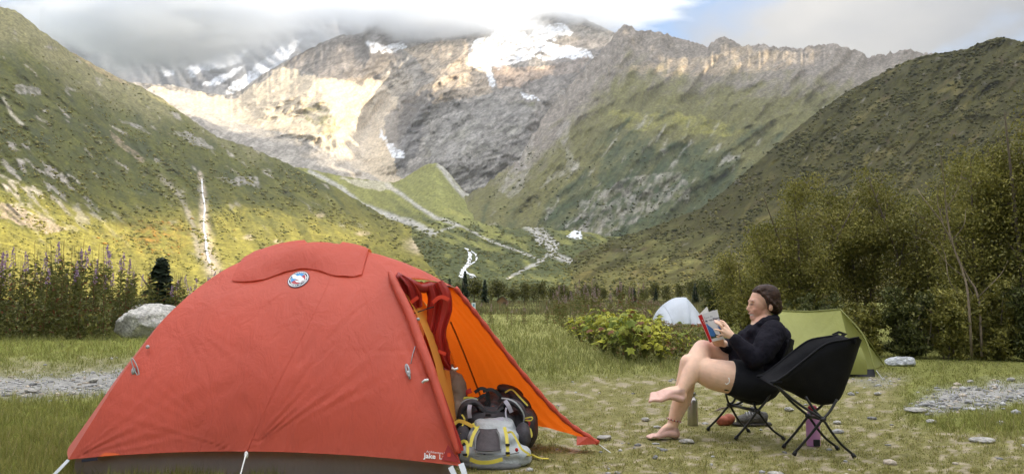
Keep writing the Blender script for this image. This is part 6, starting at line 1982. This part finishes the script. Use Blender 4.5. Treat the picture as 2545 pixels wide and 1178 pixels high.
# ------------------------------------------------------------------ camp chairs
M_sling = mat('black_sling_fabric', (0.009, 0.009, 0.011), rough=0.7, noise=0.3, nscale=12, bump=0.25, bscale=120, spec=0.14)
M_frame = mat('black_frame', (0.02, 0.02, 0.022), rough=0.35, metal=0.3, spec=0.5)
def camp_chair(label, near, mid, yn, ym, yf, hubs, feet, uppers, emblem=None):
    base = np.mean([gr(*f) for f in feet], 0)
    root = empty('camp_chair', base, label, 'chair', 'black folding camp chairs')
    def interp(c, Y):
        return spline(np.array([at(a, b, Y) for a, b in c]), 40)
    E = interp(near, yn)
    M_ = interp(mid, ym)
    Fa = E + np.array([0.03, (yf - yn), 0.0])
    rows_ = []
    for v in np.linspace(0, 1, 21):
        w0, w1, w2 = (1 - v) * (1 - 2 * v), 4 * v * (1 - v), v * (2 * v - 1)
        rows_.append(E * w0 + M_ * w1 + Fa * w2)
    P = np.array(rows_)
    P = P + (0.004 * fbm(P * 9, 3, 111))[..., None] * np.array([0.5, 0.5, -1])
    sl_ = MB().grid(P).build('sling', M_sling, root, True)
    so = sl_.modifiers.new('t', 'SOLIDIFY'); so.thickness = 0.006
    MB().tube(E + [0, -0.004, 0], 0.007, 6).build('edge_binding', M_sling, sl_, True)
    MB().tube(Fa + [0, 0.004, 0], 0.007, 6).build('edge_binding', M_sling, sl_, True)
    # corner pockets that take the pole tips
    for c0 in (E[1], Fa[1]):
        MB().ell(c0 + [0.015, 0.01, 0.0], (0.04, 0.02, 0.014), nu=12, nv=8).build('corner_pocket', M_sling, sl_, True)
    for c0 in (E[-2], Fa[-2]):
        MB().ell(c0 + [-0.012, 0.01, -0.02], (0.014, 0.02, 0.022), nu=12, nv=8).build('corner_pocket', M_sling, sl_, True)
    H = [at(*h) for h in hubs]
    MB().tube(H, 0.011, 8).build('hub_bar', M_frame, root, True)
    for h in H:
        MB().ell(h, (0.022, 0.022, 0.018), nu=10, nv=8).build('hub', M_frame, root, True)
    for k, f_ in enumerate(feet):
        g = gr(*f_); h = H[k // 2]
        bend = (g + h) / 2 + np.array([0.0, 0, (-0.02 if k % 2 else 0.0)])
        p = spline([h, bend, g + [0, 0, 0.012]], 12)
        leg = MB().tube(p, 0.0085, 8).build('leg', M_frame, root, True)
        d = p[-1] - p[-3]; d /= np.linalg.norm(d)
        MB().tube([p[-1] - d * 0.02, g + [0, 0, 0.004]], [0.012, 0.015], 8).build('foot', M_black, leg, True)
    for h_i, (x_, y_, d_) in uppers:
        e = at(x_, y_, d_)
        MB().tube(spline([H[h_i], (H[h_i] + e) / 2 + [0, 0, -0.012], e], 10), 0.0085, 8).build('strut', M_frame, root, True)
    return root
camp_chair('black folding camp chair standing empty in front of the green tent',
           [(1919, 953), (1955, 929), (2000, 893), (2040, 862), (2065, 850), (2100, 844), (2134, 838)],
           [(1924, 958), (1966, 973), (2005, 993), (2045, 1004), (2082, 992), (2106, 935), (2133, 845)], 4.93, 5.1, 5.30,
           [(2045, 1041, 4.93), (2009, 1033, 5.16)], [(1973, 1131), (2124, 1137), (1947, 1113), (2083, 1117)],
           [(0, (2002, 985, 4.97)), (0, (2080, 992, 4.97)), (1, (1930, 958, 5.2)), (1, (2062, 985, 5.2)), (0, (1926, 956, 4.95))])
camp_chair('black folding camp chair that the reading person sits in',
           [(1800, 968), (1840, 962), (1880, 955), (1915, 940), (1938, 905), (1952, 872), (1964, 840)],
           [(1803, 972), (1835, 992), (1875, 1004), (1912, 992), (1938, 955), (1955, 905), (1968, 845)], 5.44, 5.66, 5.88,
           [(1883, 1021, 5.50), (1813, 1005, 5.78)], [(1828, 1093), (1949, 1093), (1759, 1069), (1861, 1073)],
           [(0, (1873, 1000, 5.55)), (0, (1921, 966, 5.48)), (1, (1804, 978, 5.7)), (1, (1850, 995, 5.8)), (1, (1830, 985, 5.75))])

# ------------------------------------------------------------------ the seated reader
ref = gr(1860, 1075)
person = empty('person', (1.75, 5.65, 0.0), 'barefoot person in black jacket and shorts reading a guidebook', 'person')
def J(x, y, Y): return at(x, y, Y)
skin = MB()
def limb(m, c, r, n=30, seg=26, flat=1.0):
    p = spline(np.array([J(*q) for q in c]), n)
    rr_ = np.interp(np.linspace(0, 1, n), np.linspace(0, 1, len(r)), r)
    # smooth radii
    rr_ = np.convolve(np.pad(rr_, 2, mode='edge'), np.ones(5) / 5, 'valid')
    m.tube(p, rr_, seg, flat=flat)
    for e, q in ((p[0], rr_[0]), (p[-1], rr_[-1])):
        m.ell(e, (q, q, q), nu=12, nv=8)
# supporting (left) leg
limb(skin, [(1868, 940, 5.53), (1825, 938, 5.51), (1775, 930, 5.51), (1735, 914, 5.53), (1712, 902, 5.55)], [0.11, 0.118, 0.112, 0.086, 0.064])
limb(skin, [(1712, 902, 5.55), (1706, 940, 5.57), (1697, 985, 5.60), (1682, 1025, 5.62), (1671, 1056, 5.63)], [0.064, 0.066, 0.069, 0.052, 0.038])
# crossed (right) leg
limb(skin, [(1866, 925, 5.80), (1815, 897, 5.76), (1775, 878, 5.71), (1746, 868, 5.66)], [0.105, 0.098, 0.085, 0.07])
limb(skin, [(1746, 868, 5.66), (1737, 888, 5.58), (1726, 915, 5.52), (1709, 944, 5.49), (1694, 970, 5.47)], [0.070, 0.080, 0.080, 0.056, 0.038])
def foot3(ank, heel, ball, toe, up, width, side):
    """foot along heel->toe with five toes; side: unit vector from little toe to big toe"""
    a, h, b, t = (np.asarray(v, float) for v in (ank, heel, ball, toe))
    up = np.asarray(up, float); up /= np.linalg.norm(up)
    side = np.asarray(side, float); side /= np.linalg.norm(side)
    skin.ell(h + up * 0.012, (0.036, 0.034, 0.036), nu=12, nv=8)
    skin.tube(spline([a, (a + h) / 2, h + up * 0.012], 8), np.linspace(0.037, 0.036, 8), 12)
    for s_ in np.linspace(-1, 1, 5):
        w_ = width * 0.42 * s_
        skin.tube(spline([h + side * w_ * 0.45 + up * 0.012, (h + b) / 2 + side * w_ * 0.8 + up * (0.022 + 0.012 * (s_ > 0)), b + side * w_ + up * 0.006], 10), np.linspace(0.030, 0.018, 10), 10)
        skin.tube(spline([a + side * w_ * 0.3, (a + b) / 2 + side * w_ * 0.5 + up * 0.016, b + side * w_ + up * 0.006], 8), np.linspace(0.030, 0.016, 8), 10)
    f = t - b; L = np.linalg.norm(f); f /= L
    for k, s_ in enumerate(np.linspace(-1, 1, 5)):
        w_ = width * 0.46 * s_
        ln = L * (0.62 + 0.10 * k)
        r_ = 0.0085 + (0.004 if k == 4 else 0.0006 * k)
        p0 = b + side * w_ + up * 0.004
        skin.tube(spline([p0 - f * 0.01, p0 + f * ln * 0.55 + up * 0.008, p0 + f * ln], 8), [r_ * 1.1] * 4 + [r_, r_, r_, r_ * 0.8], 9)
        skin.ell(p0 + f * ln, (r_ * 0.95,) * 3, nu=8, nv=6)
gl_ = gr(1640, 1083)
hz_ = 0.022
foot3(J(1671, 1056, 5.63), np.array([*J(1678, 1072, 5.63)[:2], hz_]), np.array([*J(1634, 1080, 5.60)[:2], hz_ - 0.004]), np.array([*J(1608, 1083, 5.58)[:2], 0.012]), (0, 0, 1), 0.095, (0.25, 1, 0))
foot3(J(1694, 970, 5.47), J(1696, 992, 5.47), J(1638, 988, 5.42), J(1612, 989, 5.40), (-0.35, 0.25, 0.9), 0.088, (0.1, -0.75, -0.45))
# pelvis, trunk core, neck
skin.ell(J(1872, 940, 5.66), (0.15, 0.19, 0.13), nu=18, nv=12)
limb(skin, [(1880, 930, 5.66), (1890, 880, 5.66), (1896, 840, 5.66), (1900, 812, 5.66)], [0.14, 0.14, 0.14, 0.10])
limb(skin, [(1903, 825, 5.67), (1901, 800, 5.66), (1896, 775, 5.66)], [0.064, 0.056, 0.055])
# arms under the sleeves
limb(skin, [(1922, 828, 5.47), (1900, 862, 5.43), (1874, 892, 5.40)], [0.055, 0.05, 0.042])
limb(skin, [(1874, 892, 5.40), (1850, 866, 5.40), (1829, 843, 5.41)], [0.042, 0.038, 0.027])
limb(skin, [(1893, 820, 5.86), (1865, 858, 5.88), (1838, 882, 5.84)], [0.055, 0.05, 0.042])
limb(skin, [(1838, 882, 5.84), (1818, 868, 5.72), (1800, 854, 5.60)], [0.042, 0.036, 0.027])
# near hand: palm and five fingers against the cover
def hand(wrist, knuckles, fingers, thumb, r0=0.0092):
    w_ = np.asarray(wrist); kn = [np.asarray(k) for k in knuckles]
    for k in kn:
        skin.tube(spline([w_, (w_ + k) / 2, k], 6), [0.020, 0.021, 0.018, 0.015, 0.013, 0.0115], 10)
    for k, f_ in zip(kn, fingers):
        pp = spline([k] + [np.asarray(q) for q in f_], 12)
        skin.tube(pp, np.linspace(r0 * 1.1, r0 * 0.78, 12), 9)
        skin.ell(pp[-1], (r0 * 0.78,) * 3, nu=8, nv=6)
    pp = spline([w_ * 0.6 + kn[0] * 0.4] + [np.asarray(q) for q in thumb], 10)
    skin.tube(pp, np.linspace(0.013, 0.0085, 10), 9); skin.ell(pp[-1], (0.0085,) * 3, nu=8, nv=6)
hand(J(1826, 840, 5.41), [J(1801, 808, 5.43), J(1797, 816, 5.415), J(1798, 825, 5.41), J(1801, 833, 5.415)],
     [[J(1788, 800, 5.425), J(1775, 796, 5.435)], [J(1787, 806, 5.41), J(1776, 800, 5.425)], [J(1786, 820, 5.40), J(1775, 818, 5.42)], [J(1791, 832, 5.41), J(1786, 835, 5.425)]],
     [J(1808, 812, 5.46), J(1798, 800, 5.50), J(1790, 797, 5.51)])
# far hand under the lower edge of the book
hand(J(1800, 854, 5.60), [J(1788, 846, 5.55), J(1784, 850, 5.56), J(1782, 854, 5.575), J(1784, 858, 5.59)],
     [[J(1782, 838, 5.54), J(1780, 828, 5.54)], [J(1776, 844, 5.545), J(1774, 834, 5.545)], [J(1772, 850, 5.56), J(1770, 842, 5.56)], [J(1776, 856, 5.575), J(1772, 850, 5.575)]],
     [J(1796, 845, 5.54), J(1790, 838, 5.47), J(1782, 836, 5.455)])
# head: skull, jaw, nose, lips, chin, ear, brow
HC = J(1899, 748, 5.66)
S_ = 5.66 / FPX
def HP(x, y, dy=0.0): return J(x, y, 5.66) + np.array([0, dy, 0])
skin.ell(HP(1898, 744), (0.096, 0.074, 0.090), nu=24, nv=16)
skin.ell(HP(1884, 756), (0.068, 0.066, 0.085), nu=22, nv=14)
skin.ell(HP(1882, 772), (0.058, 0.056, 0.058), nu=20, nv=14)
skin.ell(HP(1874, 789), (0.030, 0.034, 0.025), nu=16, nv=10)
skin.ell(HP(1892, 784), (0.052, 0.052, 0.032), nu=18, nv=10)
for sg in (-1, 1):
    skin.ell(HP(1876, 769, sg * 0.034), (0.030, 0.024, 0.024), nu=14, nv=9)
    skin.ell(HP(1867, 748, sg * 0.030), (0.016, 0.026, 0.010), nu=12, nv=8)
    skin.ell(HP(1907, 764, sg * 0.074), (0.018, 0.010, 0.028), nu=12, nv=8)
    skin.ell(HP(1861.5, 771.5, sg * 0.010), (0.010, 0.009, 0.008), nu=10, nv=7)
skin.tube(spline([HP(1866, 752), HP(1861, 763), HP(1857.5, 770)], 8), np.linspace(0.010, 0.0135, 8), 10)
skin.ell(HP(1865, 779), (0.016, 0.024, 0.007), nu=12, nv=8)
skin.ell(HP(1868, 786), (0.014, 0.021, 0.007), nu=12, nv=8)

M_skin = None
def skin_material():
    b = NB('skin')
    a = b.n('ShaderNodeAttribute', attribute_name='col')
    tcn = b.n('ShaderNodeTexCoord')
    nz = b.n('ShaderNodeTexNoise', {'Vector': tcn.outputs['Object'], 'Scale': 26.0, 'Detail': 4.0})
    mr = b.n('ShaderNodeMapRange', {'Value': nz.outputs['Fac'], 'From Min': 0.3, 'From Max': 0.7, 'To Min': 0.92, 'To Max': 1.07})
    c = b.n('ShaderNodeVectorMath', {0: a.outputs['Color'], 'Scale': mr.outputs[0]}, operation='SCALE')
    p = b.n('ShaderNodeBsdfPrincipled', {'Base Color': c.outputs[0], 'Roughness': 0.5, 'Specular IOR Level': 0.35, 'Subsurface Weight': 0.12, 'Subsurface Radius': (0.02, 0.008, 0.004), 'Subsurface Scale': 0.5})
    b.surf(p.outputs[0])
    return b.m
body = remesh('body', skin, 0.0052, skin_material(), person, 6, smooth_fac=0.45)
me = body.data
n = len(me.vertices)
co = np.empty(n * 3, np.float32); me.vertices.foreach_get('co', co); co = co.reshape(-1, 3) + np.array((1.75, 5.65, 0.0))
bx, by_ = topx(co)
C = np.tile(np.array((0.80, 0.52, 0.38)), (n, 1))
def spot(x, y, rx, ry, col, ymax=9, k=1.0, ymin=0):
    global C
    m_ = np.exp(-((bx - x) / rx) ** 2 - ((by_ - y) / ry) ** 2) * (co[:, 1] < ymax) * (co[:, 1] > ymin) * k
    C = mixc(C, col, m_)
head = (by_ < 800) & (bx > 1850) & (bx < 1945)
C[head] = (0.66, 0.38, 0.27)
spot(1885, 772, 16, 12, (0.58, 0.25, 0.18), k=0.6)
spot(1868.5, 756.5, 5.5, 2.0, (0.045, 0.028, 0.022), 5.655, 1.0)
spot(1868.5, 756.5, 5.5, 2.0, (0.045, 0.028, 0.022), 9, 1.0, 5.68)
spot(1869, 746.5, 9, 2.0, (0.13, 0.07, 0.05), k=0.8)
spot(1866, 778.5, 6, 1.8, (0.42, 0.12, 0.11), k=0.9)
spot(1867, 782.3, 5.5, 2.2, (0.78, 0.74, 0.70), k=0.95)
spot(1868, 786.5, 5.5, 1.8, (0.42, 0.13, 0.12), k=0.8)
feet_ = ((by_ > 968) & (bx < 1702) & (co[:, 1] < 5.5)) | (by_ > 1062)
C[feet_] = mixc(C[feet_], (0.62, 0.38, 0.33), np.full(feet_.sum(), 0.8))
spot(1692, 970, 5, 4.5, (0.16, 0.11, 0.10), 5.5, 0.6)
for x_, y_ in ((1775, 796), (1776, 800), (1775, 818)):
    spot(x_, y_, 2.5, 2.5, (0.66, 0.46, 0.52), 5.5, 0.6)
spot(1745, 855, 26, 14, (0.66, 0.42, 0.31), 5.8, 0.35)
a_ = me.color_attributes.new('col', 'FLOAT_COLOR', 'POINT')
cc = np.ones((n, 4), np.float32); cc[:, :3] = np.clip(C, 0, 1); a_.data.foreach_set('color', cc.ravel())

# jacket
jk = MB()
limb(jk, [(1872, 946, 5.66), (1884, 905, 5.66), (1892, 868, 5.66), (1900, 838, 5.66), (1908, 822, 5.66)], [0.165, 0.168, 0.172, 0.160, 0.10], seg=24)
jk.ell(J(1885, 925, 5.66), (0.20, 0.215, 0.10), nu=20, nv=12)
jk.ell(J(1908, 835, 5.66), (0.155, 0.20, 0.10), nu=20, nv=12)
jk.ell(J(1925, 862, 5.66), (0.115, 0.19, 0.16), nu=20, nv=12)
limb(jk, [(1922, 826, 5.49), (1905, 858, 5.43), (1890, 880, 5.41), (1872, 892, 5.40)], [0.088, 0.085, 0.076, 0.066])
limb(jk, [(1874, 892, 5.40), (1850, 868, 5.40), (1829, 846, 5.41)], [0.066, 0.058, 0.046])
limb(jk, [(1893, 820, 5.84), (1865, 858, 5.87), (1838, 882, 5.84)], [0.085, 0.078, 0.064])
limb(jk, [(1838, 882, 5.84), (1818, 868, 5.73), (1803, 857, 5.63)], [0.064, 0.055, 0.046])
limb(jk, [(1862, 850, 5.66), (1850, 880, 5.66), (1842, 905, 5.66)], [0.10, 0.11, 0.10])
# standing collar round the neck, open at the throat
col_ = [(1880, 814, 5.60), (1893, 804, 5.585), (1912, 795, 5.59), (1926, 792, 5.66), (1912, 795, 5.73), (1893, 804, 5.735), (1880, 814, 5.72)]
limb(jk, col_, [0.024, 0.029, 0.031, 0.033, 0.031, 0.029, 0.024], 40, 12)
limb(jk, [(1880, 814, 5.60), (1870, 824, 5.575), (1860, 846, 5.60)], [0.026, 0.032, 0.034])
jacket = remesh('jacket', jk, 0.0075, mat('black_fleece', (0.013, 0.012, 0.018), rough=0.85, noise=0.3, nscale=18, bump=0.3, bscale=90, spec=0.1), person, 5,
                lambda c: 0.007 * fbm(c * np.array([11, 8, 16]), 3, 121, ridged=True) + 0.003 * fbm(c * 30, 2, 123))
sh = MB()
limb(sh, [(1890, 948, 5.60), (1868, 945, 5.555), (1850, 943, 5.53)], [0.148, 0.142, 0.136])
sh.tube(spline(np.array([J(1875, 946, 5.57), J(1850, 943, 5.53), J(1828, 939, 5.512), J(1814, 936, 5.51)]), 12), np.linspace(0.138, 0.130, 12), 28)
limb(sh, [(1875, 935, 5.72), (1845, 918, 5.77), (1822, 902, 5.77)], [0.14, 0.118, 0.107])
sh.ell(J(1885, 955, 5.66), (0.16, 0.21, 0.10), nu=18, nv=12)
remesh('shorts', sh, 0.0075, mat('black_cotton', (0.009, 0.009, 0.013), rough=0.9, noise=0.3, nscale=22), person, 4, lambda c: 0.003 * fbm(c * 9, 2, 125))
MB().tube(spline(np.array([J(1811, 938, 5.375), J(1813, 948, 5.37), J(1806, 955, 5.375), J(1803, 952, 5.375)]), 10), 0.003, 6).build('drawstring', M_white, person, True)
# hair: cap, side sweep, plaited bun
hr_ = MB()
hr_.ell(HP(1907, 736), (0.097, 0.084, 0.090), nu=24, nv=16)
hr_.ell(HP(1915, 752), (0.076, 0.080, 0.078), nu=22, nv=14)
hr_.ell(HP(1929, 765), (0.046, 0.052, 0.052), nu=16, nv=12)
hr_.ell(HP(1936, 752), (0.022, 0.03, 0.03), nu=12, nv=9)
hr_.ell(HP(1892, 720), (0.066, 0.068, 0.037), nu=18, nv=12, rot=Matrix.Rotation(-0.35, 3, 'Y'))
for sg in (-1, 1):
    hr_.tube(spline([HP(1877, 720, sg * 0.045), HP(1896, 737, sg * 0.074), HP(1908, 750, sg * 0.078), HP(1922, 762, sg * 0.062), HP(1932, 774, sg * 0.02)], 24), 0.014 * (1 + 0.28 * np.sin(np.arange(24) * 1.9)), 10)
    hr_.tube(spline([HP(1898, 742, sg * 0.070), HP(1900, 756, sg * 0.075), HP(1901, 766, sg * 0.072)], 8), np.linspace(0.014, 0.005, 8), 8)
remesh('hair', hr_, 0.0055, mat('dark_brown_hair', (0.04, 0.02, 0.013), rough=0.5, noise=0.8, nscale=24, stretch=(1, 1, 3), bump=0.5, bscale=120, spec=0.2), person, 3,
       lambda c: 0.0016 * fbm(np.stack([c[:, 0] * 30 + c[:, 2] * 60, c[:, 1] * 20, c[:, 2] * 8], -1), 3, 131))
# anklet and bracelet of beads
bc = J(1675, 1043, 5.625)
ank = MB()
for a in np.linspace(0, 2 * np.pi, 26, endpoint=False):
    ank.ell(bc + np.array([0.049 * math.cos(a), 0.047 * math.sin(a), -0.012 * math.cos(a)]), (0.006, 0.006, 0.006), nu=6, nv=4, col=(0.30, 0.03, 0.03) if int(a * 4.14) % 2 else (0.45, 0.40, 0.36))
o = ank.build('beaded_anklet', mat('beads', (1, 1, 1), rough=0.4, attr='col'), person, True, usecol=True); o['kind'] = 'stuff'
bc = J(1803, 853, 5.615); ank = MB()
for a in np.linspace(0, 2 * np.pi, 18, endpoint=False):
    ank.ell(bc + np.array([0.015 * math.cos(a), 0.034 * math.sin(a), -0.03 * math.cos(a)]), (0.005,) * 3, nu=6, nv=4, col=(0.5, 0.47, 0.45))
o = ank.build('beaded_bracelet', MATS['beads'], person, True, usecol=True); o['kind'] = 'stuff'

# ------------------------------------------------------------------ the guidebook
def book():
    TL, TR, BR, BL = J(1744, 781, 5.50), J(1782.5, 769, 5.455), J(1799.5, 842, 5.44), J(1770, 848.5, 5.485)
    SL, SB = J(1735.5, 784.5, 5.515), J(1764.5, 851, 5.50)
    ctr = (TL + TR + BR + BL) / 4
    root = empty('guidebook', ctr, 'red spined guidebook with blue mountain cover held open', 'book')
    nrm = np.cross(TR - TL, BL - TL); nrm /= np.linalg.norm(nrm)
    if nrm[1] > 0: nrm = -nrm
    def q(u, v, off=0.0): return (TL * (1 - u) + TR * u) * (1 - v) + (BL * (1 - u) + BR * u) * v + nrm * off
    def pl(uv, off): return [q(u, v, off) for u, v in uv]
    R = lambda u0, v0, u1, v1: [(u0, v0), (u1, v0), (u1, v1), (u0, v1)]
    cover = MB().slab(pl(R(0, 0, 1, 1), -0.0012), nrm, 0.0012).build('cover', mat('cover_white', (0.70, 0.69, 0.72), rough=0.35), root)
    MB().poly(pl(R(0.03, 0.36, 1.0, 0.90), 0.0008)).build('cover_photo', mat('cover_blue', (0.045, 0.15, 0.40), rough=0.35, noise=0.25, nscale=30), cover)
    MB().poly(pl([(0.03, 0.36), (1.0, 0.36), (1.0, 0.50), (0.75, 0.47), (0.5, 0.53), (0.25, 0.50), (0.03, 0.56)], 0.0012)).build('cover_sky', mat('cover_sky_blue', (0.10, 0.27, 0.55), rough=0.35), cover)
    MB().poly(pl([(0.15, 0.55), (0.4, 0.51), (0.6, 0.55), (0.85, 0.52), (0.8, 0.58), (0.5, 0.60), (0.25, 0.585)], 0.0016)).build('cover_snow', mat('cover_pale', (0.35, 0.45, 0.62), rough=0.35), cover)
    MB().poly(pl([(0.03, 0.90), (0.03, 0.80), (0.3, 0.86), (0.55, 0.74), (0.8, 0.70), (1.0, 0.62), (1.0, 0.90)], 0.0018)).build('cover_meadow', mat('cover_green', (0.05, 0.07, 0.03), rough=0.4), cover)
    spine = MB().slab([SL, TL, BL, SB], nrm, 0.0015).build('spine', mat('spine_red', (0.55, 0.02, 0.025), rough=0.4), root)
    # pages and back half of the open book
    pm = MB()
    for k in range(7):
        lift = 0.006 * k
        pm.slab([q(0, 0.015, -0.004 - 0.0015 * k), q(0.97 - 0.05 * k, 0.012 - 0.02 * (k > 4), -0.004 - 0.003 * k - lift), q(0.97 - 0.05 * k, 0.985, -0.004 - 0.003 * k - lift), q(0, 0.985, -0.004 - 0.0015 * k)], nrm, 0.001)
    pm.slab([SL + [0, 0.012, 0], J(1757, 762, 5.56), J(1760, 768, 5.58), J(1775, 845, 5.56), SB + [0, 0.012, 0]], (0, 1, 0), 0.002)
    pm.build('pages', mat('paper', (0.72, 0.70, 0.66), rough=0.8), root)
    MB().slab([SL + [0, 0.016, 0], J(1768, 776, 5.64), J(1792, 846, 5.63), SB + [0, 0.016, 0]], (0, 1, 0), 0.0015).build('back_cover', MATS['spine_red'], root)
    def put(body, u, v, hu, bold, mt, name, par, quad=q):
        V, F = text_mesh(body, 1.0, bold)
        w_ = np.linalg.norm(TR - TL); h_ = np.linalg.norm(BL - TL)
        MB().add([quad(u + p[0] * hu / w_, v - p[1] * hu / h_, 0.0022) for p in V], F).build(name, mt, par)
    DKT = mat('cover_dark_text', (0.05, 0.05, 0.09), rough=0.5)
    put('Tour du', 0.06, 0.19, 0.019, 0.0, mat('cover_grey_text', (0.25, 0.25, 0.30)), 'lettering', cover)
    put('Mont-Blanc', 0.06, 0.31, 0.0235, 0.02, DKT, 'lettering', cover)
    # white print down the spine
    def sq(u, v, off): return (SL * (1 - u) + TL * u) * (1 - v) + (SB * (1 - u) + BL * u) * v + nrm * (off + 0.001)
    V, F = text_mesh('ROTHER', 1.0, 0.01)
    MB().add([sq(0.25 + p[1] * 0.75, 0.18 + p[0] * 0.085, 0.001) for p in V], F).build('lettering', M_print, spine)
    V, F = text_mesh('TMB', 1.0, 0.01)
    MB().add([sq(0.2 + p[1] * 0.8, 0.60 + p[0] * 0.06, 0.001) for p in V], F).build('lettering', M_print, spine)
book()
# ------------------------------------------------------------------ haze: even, thin air over the whole valley
def haze():
    b = NB('haze_air')
    v = b.n('ShaderNodeVolumePrincipled', {'Color': (0.93, 0.95, 1.0, 1), 'Density': HAZE_DENSITY, 'Anisotropy': 0.35})
    b.t.links.new(v.outputs[0], b.o.inputs['Volume'])
    m = MB().box((0, 2400, 920), (9000, 9400, 1870))
    tag(m.build('haze', b.m), kind='stuff')
HAZE_DENSITY = 0.000042
haze()
